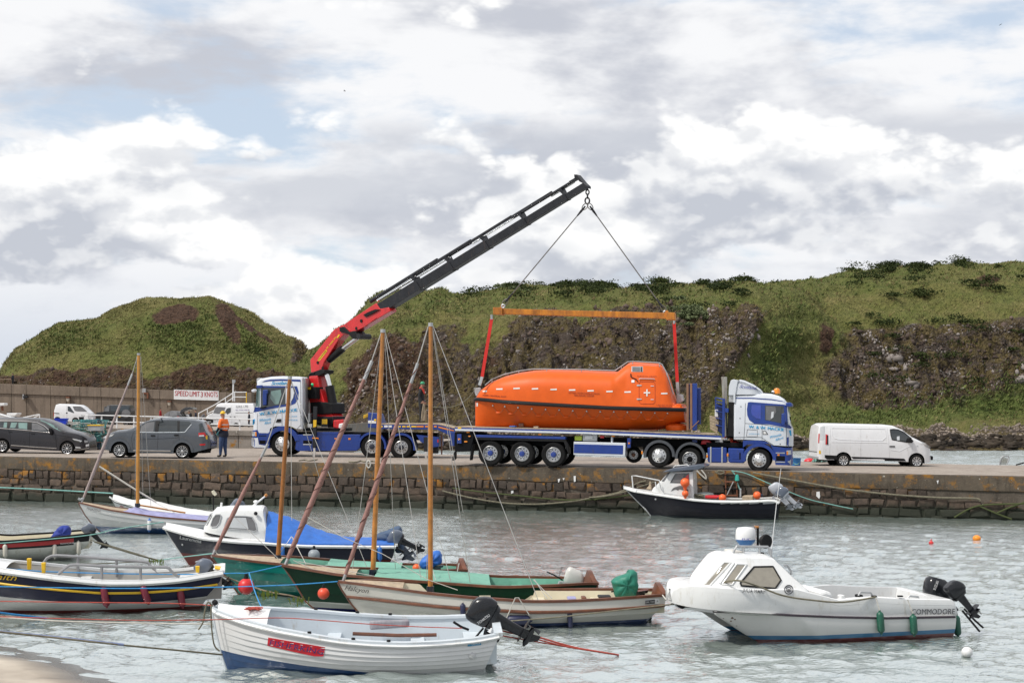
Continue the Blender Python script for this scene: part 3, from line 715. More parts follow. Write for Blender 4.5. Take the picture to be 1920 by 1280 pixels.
def headland(name,cols,profile,zones,seed,rowsn=190,rough=1.0):
 """profile(px) -> list of (py, depth) from the waterline up and over the crest."""
 PXc=np.array(cols);VX=np.zeros((len(PXc),rowsn,3));T=np.linspace(0,1,rowsn);PYv=np.zeros((len(PXc),rowsn))
 for i,px in enumerate(PXc):
  pr=profile(px);py=np.array([p[0]for p in pr],float);Y=np.array([p[1]for p in pr],float)
  d=np.concatenate([[0],np.cumsum(np.hypot(np.diff(py)*0.07,np.diff(Y)*0.35))]);d/=d[-1]
  yy=np.interp(T,d,py);YY=np.interp(T,d,Y)
  k=np.ones(9)/9;yy2=np.convolve(np.pad(yy,4,'edge'),k,'valid');Y2=np.convolve(np.pad(YY,4,'edge'),k,'valid')
  yy2[0]=yy[0];Y2[0]=YY[0]
  VX[i,:,0]=(px-CX)/F*Y2;VX[i,:,1]=Y2;VX[i,:,2]=H-(yy2-YH)/F*Y2;PYv[i]=yy2
 PXv=np.repeat(PXc[:,None],rowsn,1)
 zn=zones(PXv,PYv,VX)
 rk=zn[...,0]
 gx=np.gradient(VX,axis=0);gy=np.gradient(VX,axis=1);nrm=np.cross(gx,gy);nrm/=np.linalg.norm(nrm,axis=2,keepdims=True)+1e-9
 if nrm[...,2].mean()<0:nrm=-nrm
 a=VX[...,0]*0.16+VX[...,1]*0.02;b=VX[...,2]*0.22+VX[...,1]*0.12
 n1=fbm(a,b,seed,6,0.55);n2=1-np.abs(fbm(a*3.1,b*3.1,seed+20,5,0.6))*2
 gul=fbm(VX[...,0]*0.30+0.1*VX[...,2],VX[...,2]*0.05+VX[...,1]*0.03,seed+60,4,0.5);crag=1-np.abs(fbm(VX[...,0]*0.42,VX[...,2]*0.16,seed+70,5,0.55))*2
 ter=np.sin(VX[...,2]*2.3+3.0*fbm(VX[...,0]*0.12,VX[...,2]*0.2,seed+80,3))*0.12*(1-rk)
 disp=rough*(1.3*gul+1.25*rk*crag+ter+0.8*n1+(0.42+0.58*rk)*0.55*n2+0.18*fbm(a*14,b*14,seed+40,3,0.6))
 fade=np.clip(T*14,0,1)[None,:]
 VX=VX+nrm*(disp*fade)[...,None]
 o=grid_mesh(name,VX,HILL,attr=zn)
 return VX,zn,nrm,PXv,PYv
 # right headland
RIDGE=[(540,742),(558,716),(570,690),(585,665),(620,640),(680,592),(700,572),(720,554),(735,549),(760,551),(820,556),(880,558),(930,550),(1040,543),(1150,545),(1290,541),(1400,538),(1430,541),(1500,536),(1540,531),(1600,520),(1700,511),(1760,508),(1850,504),(1920,500),(2200,488)]
rx=[r[0]for r in RIDGE];ry=[r[1]for r in RIDGE]
def prof_right(px):
 top=interp(px,rx,ry);w=sstep(np.array(px),1400,1600)
 ww=sstep(np.array(float(px)),1360,1420)*(1-sstep(np.array(float(px)),1480,1580))
 near=[(844,148),(831,150.5),(819,154),(806,160),(770,166),(690,171),(lerp(690,top,0.55),178),(lerp(690,top,0.88),188),(top,200),(top-1.2,240),(top+8,330)]
 far=[(844,148),(829,150),(818,155),(806,170),(784,184),(700,191),(lerp(700,top,0.5),196),(lerp(700,top,0.85),207),(top,222),(top-1.2,260),(top+8,350)]
 out=[(lerp(a[0],c[0],w),lerp(a[1],c[1],w))for a,c in zip(near,far)]
 return[(p,y+ww*4*math.sin(min(1,max(0,(830-p)/250))*math.pi))for p,y in out]
def zones_right(px,py,VX):
 top=np.interp(px,rx,ry);h=py-top;n=fbm(px*0.012,py*0.018,77,4)
 jag=n*58+22*fbm(px*0.05,py*0.06,88,4)
 # rock faces
 r1=sstep(h+jag,62,105)*sstep(px,610,660)*(1-sstep(px-(py-640)*0.35+n*30,880,935))*(1-0.75*blob(px,py,770,590,120,36,-0.45))
 r2=sstep(h+jag,46,72)*sstep(px+(py-640)*0.30-n*40,905,965)*(1-sstep(px+(py-640)*0.62,1390,1420))
 r3=np.clip((1+0.9*n)*(1.5*blob(px,py,1720,680,150,74,0.06)+1.2*blob(px,py,1860,650,110,55)+1.1*blob(px,py,1630,720,75,55,0.5)),0,1.2)*sstep(h,84,120)*(1-sstep(py+jag*0.3,768,786))
 shore=sstep(py+jag*0.2,814,821)
 rock=np.clip(np.maximum.reduce([r1,r2*1.0,np.clip(r3,0,1),shore]),0,1)
 rock=rock*(1-0.9*blob(px,py,1450,700,55,130,0.45)*(px>1300))
 rock*=1-0.8*np.clip(blob(px,py,600,740,30,60),0,1)
 lush=np.clip(1.2*blob(px,py,1700,775,210,26,-0.1)+1.0*blob(px,py,1880,735,110,40)+0.9*blob(px,py,1440,690,40,150,0.45)+0.7*blob(px,py,790,590,110,14,-0.55)+0.25*blob(px,py,1330,640,60,90),0,1)*(1-shore)
 lush=np.maximum(lush,0.35*(h<30))
 earth=np.clip(1.0*blob(px,py,700,700,120,80)*0.45+0.8*blob(px,py,1540,640,18,40)+0.9*blob(px,py,1850,530,30,8)+0.35*r2+0.3*r1,0,1)*(1-shore)
 return np.stack([rock,lush,earth,np.ones_like(rock)],-1)
RH=headland('right_headland',np.concatenate([np.arange(536,1960,3.2),np.arange(1964,2204,12)]),prof_right,zones_right,100)
# left headland
LR=[(-160,745),(-60,735),(-12,722),(2,706),(14,684),(33,657),(80,628),(110,613),(143,609),(187,598),(233,578),(267,565),(320,560),(393,559),(410,566),(433,575),(473,592),(510,614),(550,639),(566,658),(573,676),(582,716),(600,770)]
lx=[r[0]for r in LR];ly=[r[1]for r in LR]
def prof_left(px):
 top=interp(px,lx,ly);e=min(1,max(0.0,(790-top)/180.0))
 return[(792,196),(770,198),(lerp(770,top,0.3),201),(lerp(770,top,0.6),206),(lerp(770,top,0.85),212),(lerp(770,top,0.97),219),(top,226),(top-0.5,236),(lerp(top,770,0.3),262)]
def zones_left(px,py,VX):
 n=fbm(px*0.014,py*0.02,55,4);top=np.interp(px,lx,ly)
 rock=sstep(py+n*34,676,712)*0.95+0.9*sstep(px+n*20,535,560);rock=np.clip(rock-0.35*blob(px,py,240,700,60,40),0,1)
 lush=np.clip(0.8*blob(px,py,340,625,70,40)+0.6*blob(px,py,470,650,50,30,0.6)+0.5*blob(px,py,120,640,60,30,-0.4),0,1)
 earth=np.clip(1.6*blob(px,py,330,590,40,16,-0.15)+1.7*blob(px,py,428,612,13,36,-0.5)+1.5*blob(px,py,470,615,50,5,0.62)+0.5*sstep(py+n*30,670,700),0,1)
 return np.stack([rock,lush,earth,np.ones_like(rock)],-1)
LHd=headland('left_headland',np.arange(-160,604,3.2),prof_left,zones_left,300,rough=0.55)
# growth and loose rock on the headlands: uncountable, so one object for each sort
LEAFD=mat('gorse_leaf',(0.028,0.040,0.014),0.8,var=0.55,scale=0.8)
def tuft_mat(name,c1,c2):
 m,N,L,b=principled(name);geo=N.new('ShaderNodeNewGeometry');rp=N.new('ShaderNodeValToRGB');rp.color_ramp.elements[0].color=(*c1,1);rp.color_ramp.elements[1].color=(*c2,1)
 tc=N.new('ShaderNodeTexCoord');nz=N.new('ShaderNodeTexNoise');nz.inputs['Scale'].default_value=0.35;nz.inputs['Detail'].default_value=5;L.new(tc.outputs['Object'],nz.inputs['Vector'])
 a=N.new('ShaderNodeMath');a.operation='MULTIPLY_ADD';L.new(geo.outputs['Random Per Island'],a.inputs[0]);a.inputs[1].default_value=0.16;s=N.new('ShaderNodeMapRange');L.new(nz.outputs['Fac'],s.inputs[0]);s.inputs[1].default_value=0.3;s.inputs[2].default_value=0.7;s.inputs[4].default_value=0.84;L.new(s.outputs[0],a.inputs[2])
 L.new(a.outputs[0],rp.inputs[0]);L.new(rp.outputs[0],b.inputs['Base Color']);b.inputs['Roughness'].default_value=0.9;b.inputs['Specular IOR Level'].default_value=0.2
 return m
def pick(HV,n,prob):
 VX,zn,nrm,px,py=HV;p=prob(px,py,zn).copy();p[:2]=0;p[-2:]=0;p=np.clip(p,0,None)
 area=np.linalg.norm(np.cross(np.gradient(VX,axis=0),np.gradient(VX,axis=1)),axis=2);p=(p*np.minimum(area,0.5)).reshape(-1);p/=p.sum()
 i=rng.choice(p.size,n,p=p);C=VX.shape[1];r,c=i//C,i%C
 r2=np.clip(r+rng.integers(-1,2,n),0,VX.shape[0]-1);c2=np.clip(c+rng.integers(-1,2,n),0,C-1);t=rng.random((n,1))*0.5
 return VX[r,c]*(1-t)+VX[r2,c2]*t,nrm[r,c]
def tufts(name,sets,mtl,h=(0.12,0.38),w=0.05,blades=4):
 pos=np.concatenate([s[0]for s in sets]);n=len(pos);vs=[];
 hh=rng.uniform(h[0],h[1],(n,1));out=[]
 for k in range(blades):
  th=rng.uniform(0,6.283,n);d=np.stack([np.cos(th),np.sin(th),np.zeros(n)],1);off=rng.normal(0,0.16,(n,3))*[1,1,0.2]
  lean=d*hh*rng.uniform(0.2,0.9,(n,1))+np.array([0.25,0,0])*hh;side=np.stack([-d[:,1],d[:,0],np.zeros(n)],1)*w
  b0=pos+off-[0,0,0.08];out+=[b0-side,b0+side,b0+lean*0.45+np.array([0,0,1])*hh*0.7+side*0.6,b0+lean+np.array([0,0,1])*hh]
 A=np.stack(out,1).reshape(-1,3);m_=len(A)//4;i=np.arange(m_)[:,None]*4
 fs=np.concatenate([i+[0,1,2],i+[0,2,3]]);return tri_mesh(name,A,fs,mtl)
GR=tuft_mat('hill_grass',(0.080,0.088,0.026),(0.26,0.225,0.100));GL=tuft_mat('lush_herbage',(0.038,0.058,0.016),(0.155,0.18,0.055));GD=tuft_mat('brown_growth',(0.050,0.038,0.018),(0.17,0.125,0.06))
grassy=lambda px,py,z:np.clip(1-1.25*z[...,0]-1.5*z[...,2],0,1)*(py<822)*(0.25+1.2*sstep(fbm(px*0.02,py*0.04,61,4),-0.25,0.3))
tufts('hill_grass',[pick(RH,30000,grassy),pick(LHd,16000,lambda px,py,z:grassy(px,py,z)*(py<760))],GR)
tufts('lush_herbage',[pick(RH,16000,lambda px,py,z:z[...,1]**2*(1-z[...,0]*0.5)*(py<815)),pick(LHd,3500,lambda px,py,z:z[...,1]**2*(z[...,2]<.4))],GL,h=(0.18,0.55),w=0.085)
tufts('brown_growth',[pick(RH,9000,lambda px,py,z:np.clip(z[...,0],0.1,0.8)*(py<800)),pick(LHd,5000,lambda px,py,z:np.clip(z[...,0],0,1)*(py<770))],GD,h=(0.15,0.5))
def rocks(name,sets,mtl,lo,hi,power=2.5,flat=1.0):
 ico=bmesh.new();bmesh.ops.create_icosphere(ico,subdivisions=1,radius=1.0);ico.verts.ensure_lookup_table()
 bv=np.array([v.co[:]for v in ico.verts]);bf=np.array([[v.index for v in f.verts]for f in ico.faces]);ico.free()
 pos=np.concatenate([s[0]for s in sets]);n=len(pos)
 sc=(lo+(hi-lo)*rng.random(n)**power)[:,None,None]*rng.uniform(0.5,1.5,(n,1,3))*[1.0/flat**0.5,1.0,flat];jit=rng.uniform(0.45,1.3,(n,len(bv),1))
 th=rng.uniform(0,6.283,n);c,s=np.cos(th),np.sin(th);R=np.zeros((n,3,3));R[:,0,0]=c;R[:,0,1]=-s;R[:,1,0]=s;R[:,1,1]=c;R[:,2,2]=1
 vs=np.einsum('nij,nkj->nki',R,bv[None]*jit*sc)+pos[:,None,:]
 fs=bf[None]+(np.arange(n)*len(bv))[:,None,None]
 return tri_mesh(name,vs.reshape(-1,3),fs.reshape(-1,3),mtl)
RKP=tuft_mat('pale_rock',(0.09,0.078,0.070),(0.36,0.32,0.30));RKD=tuft_mat('dark_rock',(0.030,0.022,0.019),(0.15,0.11,0.092));RKS=tuft_mat('shore_rock',(0.008,0.0075,0.007),(0.060,0.046,0.033));PEB=tuft_mat('shingle',(0.085,0.068,0.055),(0.33,0.275,0.23))
clump=lambda px,py,s:sstep(fbm(px*0.03,py*0.045,s,4),0.02,0.30)**2
rocks('pale_rocks',[pick(RH,2000,lambda px,py,z:(z[...,0]>0.55)*(py<800)*clump(px,py,9)*(1+3*blob(px,py,1700,660,90,60))),pick(LHd,160,lambda px,py,z:(z[...,0]>0.6)*(py<770)*clump(px,py,19))],RKP,0.05,0.26,2.4)
rocks('big_pale_boulders',[pick(RH,9,lambda px,py,z:blob(px,py,1682,683,16,22)),pick(RH,10,lambda px,py,z:blob(px,py,1915,708,16,14)),pick(RH,4,lambda px,py,z:blob(px,py,1710,730,14,8)),pick(RH,5,lambda px,py,z:blob(px,py,1412,640,8,25,0.3))],RKP,0.3,0.85,1.3)
rocks('crag_rocks',[pick(RH,2600,lambda px,py,z:(z[...,0]>0.5)*(py<805)),pick(LHd,1100,lambda px,py,z:(z[...,0]>0.5)*(py<770))],RKD,0.06,0.42,2.6)
rocks('shore_rocks',[pick(RH,5200,lambda px,py,z:(py>827)*(py<843)*1.0)],RKS,0.12,0.55,2.2,flat=0.55)
rocks('shingle_bank',[pick(RH,4200,lambda px,py,z:(py>813)*(py<832)*1.0)],PEB,0.06,0.24,2.0)
def bushes(name,sets,mtl,rad,leaves=150,leaf=0.13):
 pos=np.concatenate([s[0]for s in sets]);n=len(pos);r=rng.uniform(rad[0],rad[1],(n,1,1))
 d=rng.normal(0,1,(n,leaves,3));d/=np.linalg.norm(d,axis=2,keepdims=True);d[...,2]=np.abs(d[...,2])*1.0-0.15
 lump=0.72+0.35*np.sin(d[...,:1]*4.1+np.arange(n)[:,None,None])*np.cos(d[...,1:2]*3.7+1.3*np.arange(n)[:,None,None])+0.2*np.sin(d[...,2:]*6)
 c=pos[:,None,:]+d*r*lump*rng.uniform(0.75,1.08,(n,leaves,1))*[1.25,1.0,0.8]+[0,0,0.5]
 a=rng.normal(0,1,(n,leaves,3));b=rng.normal(0,1,(n,leaves,3));a*=leaf/np.linalg.norm(a,axis=2,keepdims=True);b*=leaf/np.linalg.norm(b,axis=2,keepdims=True)
 A=np.stack([c-a,c+b,c+a,c-b],2).reshape(-1,3);i=np.arange(len(A)//4)[:,None]*4
 return tri_mesh(name,A,np.concatenate([i+[0,1,2],i+[0,2,3]]),mtl)
GORSE=tuft_mat('gorse',(0.010,0.018,0.005),(0.055,0.072,0.020))
def ridge_h(px,py):return py-np.interp(px,rx,ry)
bushes('gorse_thicket',[pick(RH,210,lambda px,py,z:(np.abs(ridge_h(px,py)-4)<9)*(px>880)*(px<1480)*clump(px*1.4,py*0.2,31)),pick(RH,150,lambda px,py,z:(ridge_h(px,py)>0)*(ridge_h(px,py)<45)*(px>900)*(px<1420)*clump(px,py,32)),pick(RH,230,lambda px,py,z:blob(px,py,1745,550,95,42,0.05)*clump(px*1.3,py*1.3,33)),pick(RH,60,lambda px,py,z:(np.abs(ridge_h(px,py)-3)<6)*(px>1590)*(px<1830)*1.0),pick(RH,40,lambda px,py,z:(py<770)*(py>600)*(px>1600)*(z[...,0]<1.5))],GORSE,(0.7,1.9))
bushes('pale_broom',[pick(RH,34,lambda px,py,z:blob(px,py,1292,596,20,18)),pick(RH,14,lambda px,py,z:blob(px,py,965,556,16,8))],tuft_mat('broom',(0.05,0.07,0.03),(0.17,0.2,0.10)),(0.5,1.1))
def ridge_post(px,py0,py1,label):
 fr=Fr(P(px,py1,221),0);t=MB().box((-0.12,-0.12,-0.4),(0.12,0.12,fr.L(px,py0).z)).build('fence_post',DARKWOOD,None,bevel=0.01);t.location=fr.o
 tag(t,label,'post')
ridge_post(1540,523.5,534,'dark wooden fence post alone on the grassy skyline, above the pale crag')
# VEHICLE BUILDERS
def zfun(fr,pts,y=0.0):
 q=sorted([(p.x,p.z)for p in fr.Ls(pts,y)]);xs=[a for a,_ in q];zs=[b for _,b in q]
 return lambda x:interp(x,xs,zs)
def body(fr,top,bot,W,m,parent,name='body',belt=None,tumble=0.14,round0=0.3,round1=0.3,arches=(),crown=0.03,n=110,barrel=0.04,shoulder=0.06,mbot=None,y0=0.0,well=None):
 """A vehicle's shell: traced roof line and sill line, rounded in plan at both ends, leaning in above the belt line."""
 tq=fr.Ls(top,y0);zt=zfun(fr,top,y0);zb0=zfun(fr,bot,y0)
 xa=min(p.x for p in tq);xb=max(p.x for p in tq)
 zbelt=zfun(fr,belt,y0)if belt else(lambda x:1e9)
 ar=[(a.x,a.z,r)for a,r in arches]
 def zb(x):
  z=zb0(x)
  for cx,cz,r in ar:
   if abs(x-cx)<r:z=max(z,cz+math.sqrt(r*r-(x-cx)**2))
  return z
 xs=sorted(set([xa+(xb-xa)*i/n for i in range(n+1)]+[min(max(cx+r*math.cos(math.pi*j/16),xa),xb)for cx,cz,r in ar for j in range(17)]+[p.x for p in tq]))
 zmax=max(p.z for p in tq);skin=[];low=[]
 for x in xs:
  t,b=zt(x),zb(x);t=max(t,b+0.01)
  e0=0.0
  d=x-xa
  if d<round0:e0=max(e0,round0*0.8*(1-math.sqrt(max(0,1-(1-d/round0)**2))))
  d=xb-x
  if d<round1:e0=max(e0,round1*0.8*(1-math.sqrt(max(0,1-(1-d/round1)**2))))
  bl=min(zbelt(x),t-0.01);sh=min(shoulder,(t-b)*0.35)
  def yin(z):
   y=e0
   if z>bl:y+=tumble*(z-bl)/max(0.3,zmax-bl)
   else:
    k=(z-b)/max(0.05,bl-b);y+=barrel*(1-k)**2*0.6+barrel*0.3*k**2
   return y
  zz=[b,lerp(b,bl,0.22),lerp(b,bl,0.5),lerp(b,bl,0.8),bl,lerp(bl,t-sh,0.5),t-sh]
  near=[(yin(z),z)for z in zz]
  yt=yin(t-sh);near+=[(yt+sh*0.35,t-sh*0.3),(yt+sh*1.1,t),(lerp(yt+sh,W/2,0.5),t+crown*0.75),(W/2,t+crown)]
  if well:
   k=min(1.0,max(0.0,(x-well[0])/0.06))*min(1.0,max(0.0,(well[1]-x)/0.06));dz=well[2]*k
   near[-3:]=[(yt+well[3]*0.5,t),(yt+well[3],t),(yt+well[3]+0.02,t-dz),(W/2,t-dz+crown*0)]
  ring=[(x,y0+y,z)for y,z in near]+[(x,y0+W-y,z)for y,z in near[-2::-1]]
  skin.append(ring);low.append([ring[0],ring[-1]])
 mb=MB();mb.loft(skin,m,ring_closed=False,cap=False)
 for r in(skin[0],skin[-1]):mb.add(r,[tuple(range(len(r)))],m)
 mb.loft(low,mbot or CHASSIS,ring_closed=False,cap=False)
 o=mb.build(name,None,parent,smooth=True,sharp=32)
 b=mb.bvh(fr)
 return o,b,xs
def rad_px(fr,px,py,r,y=0.0):return(fr.L(px,py,y)-fr.L(px,py+r,y)).length
def wheel(fr,parent,px,py,rpx,width,style,rimfrac=0.66,y=0.0,hub=None,far=None,twin=False):
 c=fr.L(px,py,y);R=rad_px(fr,px,py,rpx,y);rr=R*rimfrac;w=width
 T=MB();T.lathe([(rr*0.98,0.02),(rr*1.03,0.0),(R*0.90,-0.012),(R*0.975,0.03),(R,0.07),(R,w-0.07),(R*0.975,w-0.03),(rr,w)],(0,0,0),'y',36,RUBBER,cap=False)
 if twin:T.lathe([(rr,w+0.05),(R*0.97,w+0.08),(R,w+0.12),(R,2*w-0.02),(rr,2*w+0.03)],(0,0,0),'y',30,RUBBER,cap=False)
 for k in range(36):
  a=2*math.pi*k/36;ca,sa=math.cos(a),math.sin(a);h=2*math.pi/36*0.32
  p=[(R*1.006*math.cos(a+s),yy,R*1.006*math.sin(a+s))for yy in(0.06,w-0.06)for s in(-h,h)]
  T.add(p,[(0,1,3,2)],RUBBER)
 t=T.build('wheel',None,parent,smooth=True,sharp=40);t.location=c
 M=MB()
 if style=='truck_front':
  M.lathe([(rr,0.015),(rr*0.93,-0.005),(rr*0.88,0.03),(rr*0.60,-0.03),(rr*0.42,-0.05),(rr*0.40,-0.10),(rr*0.30,-0.125),(0.01,-0.13)],(0,0,0),'y',30,ALLOY)
  for k in range(10):
   a=2*math.pi*k/10;M.lathe([(rr*0.085,-0.003),(rr*0.085,0.02)],(rr*0.75*math.cos(a),-0.012,rr*0.75*math.sin(a)),'y',10,BLACK)
   a+=0.31;M.lathe([(rr*0.045,0.02),(rr*0.045,-0.03)],(rr*0.5*math.cos(a),-0.045,rr*0.5*math.sin(a)),'y',6,STEEL)
 elif style=='truck_rear':
  M.lathe([(rr,0.01),(rr*0.93,-0.008),(rr*0.86,0.03),(rr*0.80,0.12),(rr*0.42,0.10),(rr*0.40,0.02),(rr*0.34,-0.01)],(0,0,0),'y',30,ALLOY,cap=False)
  M.lathe([(rr*0.40,0.03),(rr*0.36,-0.02),(rr*0.25,-0.035),(0.01,-0.04)],(0,0,0),'y',20,hub or CHASSIS)
  for k in range(10):
   a=2*math.pi*k/10;M.lathe([(rr*0.085,0.0),(rr*0.085,0.02)],(rr*0.66*math.cos(a),0.095,rr*0.66*math.sin(a)),'y',8,BLACK)
   a+=0.31;M.lathe([(rr*0.05,0.10),(rr*0.05,0.03)],(rr*0.53*math.cos(a),0.0,rr*0.53*math.sin(a)),'y',6,hub or STEEL)
 else:
  n={'alloy10':10,'alloy7':7,'cap':9}[style]
  M.lathe([(rr,0.02),(rr*0.97,-0.005),(rr*0.90,0.0),(rr*0.87,0.05),(rr*0.2,0.09)],(0,0,0),'y',36,STEELBLK)
  M.lathe([(rr*0.995,0.0),(rr*0.97,-0.012),(rr*0.91,-0.004),(rr*0.90,0.03)],(0,0,0),'y',36,ALLOY,cap=False)
  M.lathe([(rr*0.24,0.05),(rr*0.22,-0.005),(rr*0.14,-0.015),(0.005,-0.016)],(0,0,0),'y',18,ALLOY)
  for k in range(n):
   a=2*math.pi*k/n+0.2
   offs=(-0.10,0.10)if style=='alloy7' else(0.0,)
   for of in offs:
    i_=a+of*0.4;o_=a+of*2.0;wi,wo=(0.045,0.05)if style=='alloy7' else((0.05,0.065)if style=='alloy10' else(0.10,0.16))
    q=[(rr*0.18,i_-wi*1.5),(rr*0.93,o_-wo),(rr*0.93,o_+wo),(rr*0.18,i_+wi*1.5)]
    f=[(r*math.cos(b),-0.006+(0.012 if r<rr*.5 else 0),r*math.sin(b))for r,b in q];g=[(x,yy+0.035,z)for x,yy,z in f]
    M.add(f+g,[(0,1,2,3),(0,1,5,4),(1,2,6,5),(2,3,7,6),(3,0,4,7)],ALLOY)
 rim=M.build('rim',None,t,smooth=True,sharp=30)
 if far:
  f=copy_tree(t,parent);f.location=c+V((0,far,0));f.scale=(1,-1,1)
 return t
def pbox(fr,parent,name,a,b,y0,y1,m,bevel=0.012,mb=None):
 """A box whose near face spans photo points a..b, from depth y0 to y1."""
 p,q=fr.L(*a,y0),fr.L(*b,y0)
 r=(mb or MB()).box((min(p.x,q.x),y0,min(p.z,q.z)),(max(p.x,q.x),y1,max(p.z,q.z)),m)
 return r.build(name,None,parent,bevel=bevel)if mb is None else r
def pprism(fr,parent,name,pts,y0,y1,m,bevel=0.012,mb=None,smooth=False):
 q=[(p.x,p.z)for p in fr.Ls(pts,y0)];r=(mb or MB()).prism(q,y0,y1,m)
 return r.build(name,None,parent,bevel=bevel,smooth=smooth)if mb is None else r
def arc_guard(fr,parent,name,c,r0,r1,a0,a1,y0,y1,m):
 """A mudguard: a curved sheet over a wheel. Radii in photo pixels, angles in degrees from ahead-right."""
 C=fr.L(*c,y0);k=rad_px(fr,c[0],c[1],1.0,y0);o=[];i=[]
 for j in range(17):
  a=math.radians(lerp(a0,a1,j/16));o.append((C.x+r1*k*math.cos(a),C.z+r1*k*math.sin(a)));i.append((C.x+r0*k*math.cos(a),C.z+r0*k*math.sin(a)))
 mb=MB()
 for j in range(16):mb.add([(x,y,z)for y in(y0,y1)for x,z in(o[j],o[j+1],i[j+1],i[j])],[(0,1,2,3),(7,6,5,4),(0,4,5,1),(2,6,7,3)],m)
 return mb.build(name,None,parent,smooth=False)
 # LEFT LORRY WITH CRANE
def crane_lorry():
 g=ground(640,857);fr=Fr(g,-3.0);b3=lambda p:Z('b3',p);b4=lambda p:Z('b4',p)
 t=thing('crane_lorry','white and blue lorry with a red and black loader crane behind its cab','truck',fr);W=2.35
 top=b3([(84,860),(90,700),(107,575),(134,500),(150,165),(205,136),(340,112),(500,105),(720,112),(752,124),(766,300)]);bot=b3([(84,900),(310,900),(330,800),(400,772),(600,772),(680,806),(766,812)])
 cab,bv,_=body(fr,top,bot,W,CABWHITE,t,'cab',belt=b3([(84,520),(766,520)]),tumble=0.09,round0=0.42,round1=0.10,crown=0.0,barrel=0.02,shoulder=0.10)
 fr.bvh=[bv]
 decal(fr,b3([(150,234),(690,240),(712,320),(702,410),(665,470),(600,498),(350,540),(170,578),(106,590),(128,520),(205,520),(205,268),(150,262)]),BLUE,cab,'colour_band')
 w=decal(fr,b3([(208,262),(660,258),(655,330),(640,400),(600,470),(530,484),(400,496),(240,532),(205,522)]),GLASS,cab,'side_window',off=0.016)
 decal(fr,b3([(536,266),(640,262),(652,310),(638,390),(600,462),(538,474)]),CABWHITE,cab,'sleeper_panel',off=0.024)
 decal(fr,b3([(345,305),(470,285),(480,350),(440,480),(390,480),(330,400)]),GLASSG,cab,'far_window',off=0.022)
 decal(fr,b3([(152,258),(194,262),(188,508),(137,516)]),GLASSG,cab,'windscreen',off=0.012)
 decal(fr,b3([(218,188),(260,165),(330,150),(480,145),(735,152),(740,180),(500,168),(330,172)]),BLUE,cab,'roof_stripe')
 decal(fr,b3([(97,690),(112,680),(128,676),(122,730),(112,752),(97,752)]),LETB,cab,'emblem')
 pprism(fr,t,'sun_visor',b3([(140,232),(225,225),(225,262),(152,268)]),-0.01,W+0.01,BLUE)
 for ln in([(160,600),(160,850)],[(490,540),(490,770)],[(735,180),(740,780)],[(690,806),(735,760)],[(162,632),(490,590)]):line_on(fr,b3(ln),0.008,CHASSIS,cab,'panel_gap',off=0.0)
 decal(fr,b3([(425,678),(480,676),(474,720),(402,722)]),BLACK,cab,'door_handle',off=0.02)
 L_=lambda s,a,b_,h,m=LETB,**k:lettering(fr,s,*b3([a,b_]),h,m,cab,**k)
 L_('Scotland',(345,222),(600,216),6.6,shear=0.45,bold=0.02);L_('W. & W. MACKIE',(190,630),(694,572),5.6,bold=0.03)
 L_('Whiteside',(190,712),(345,690),5.0,shear=0.5,bold=0.01);L_('Alford',(252,750),(345,735),5.0,shear=0.5,bold=0.01)
 L_('MOB: LEWIS',(530,652),(690,650),2.4);L_('WHITESIDE',(520,698),(696,700),2.6)
 # lower front: bumper, lamps, steps
 bm,bv2,_=body(fr,b3([(78,1000),(80,830),(160,818),(180,860),(320,862)]),b3([(78,1040),(120,1060),(320,1068)]),W,BLUE,t,'bumper',round0=0.35,round1=0.02,crown=0,barrel=0.02)
 fr.bvh=[bv2];decal(fr,b3([(82,925),(165,925),(180,1015),(285,1035),(285,1062),(120,1052),(82,1030)]),CABWHITE,bm,'bumper_skirt')
 hl=decal(fr,b3([(84,840),(145,848),(150,905),(88,900)]),LENS,bm,'headlight',off=0.015);decal(fr,b3([(130,850),(148,852),(150,905),(134,905)]),AMBER,bm,'indicator',off=0.025)
 decal(fr,b3([(180,895),(300,895),(300,905),(180,905)]),CHASSIS,bm,'step');decal(fr,b3([(186,960),(270,962),(270,1010),(190,1008)]),CHASSIS,bm,'step')
 pprism(fr,t,'mirror',b3([(232,290),(300,284),(300,330),(284,345),(278,490),(232,495),(228,380)]),-0.22,-0.06,BLUE,bevel=0.03)
 pprism(fr,t,'mirror_arm',b3([(190,520),(268,510),(262,530),(200,538)]),-0.16,0.05,BLACK)
 pprism(fr,t,'roof_mirror',b3([(78,290),(120,274),(132,300),(100,324),(80,312)]),W-0.3,W+0.1,CABWHITE,bevel=0.03)
 for px in(150,178):pprism(fr,t,'air_horn',b3([(px,140),(px+40,128),(px+40,140),(px,200)]),0.3,0.42,STEEL)
 # chassis, skirts and guards
 pprism(fr,t,'chassis',b3([(330,850),(1422,850),(2560,862),(2560,960),(330,960)]),0.75,W-0.75,CHASSIS)
 sk=pprism(fr,t,'side_skirt',b3([(690,885),(860,880),(1340,884),(1530,884),(1530,1060),(1480,1100),(700,1104),(664,1080)]),0.0,0.3,BLUE,bevel=0.02)
 for q in([(768,880),(885,880),(885,896),(768,896)],[(768,1008),(880,1010),(880,1026),(768,1024)]):pprism(fr,sk,'step_tread',b3(q),-0.012,0.1,STEEL)
 pprism(fr,sk,'step_recess',b3([(770,960),(890,965),(890,1008),(770,1005)]),-0.006,0.1,CHASSIS);pprism(fr,sk,'locker_door',b3([(950,850),(1270,852),(1270,884),(950,884)]),-0.01,0.25,BLUE)
 for x in(962,1203,1388):pprism(fr,sk,'marker_lamp',b3([(x-16,930),(x+16,932),(x+16,948),(x-16,946)]),-0.02,0.02,AMBER)
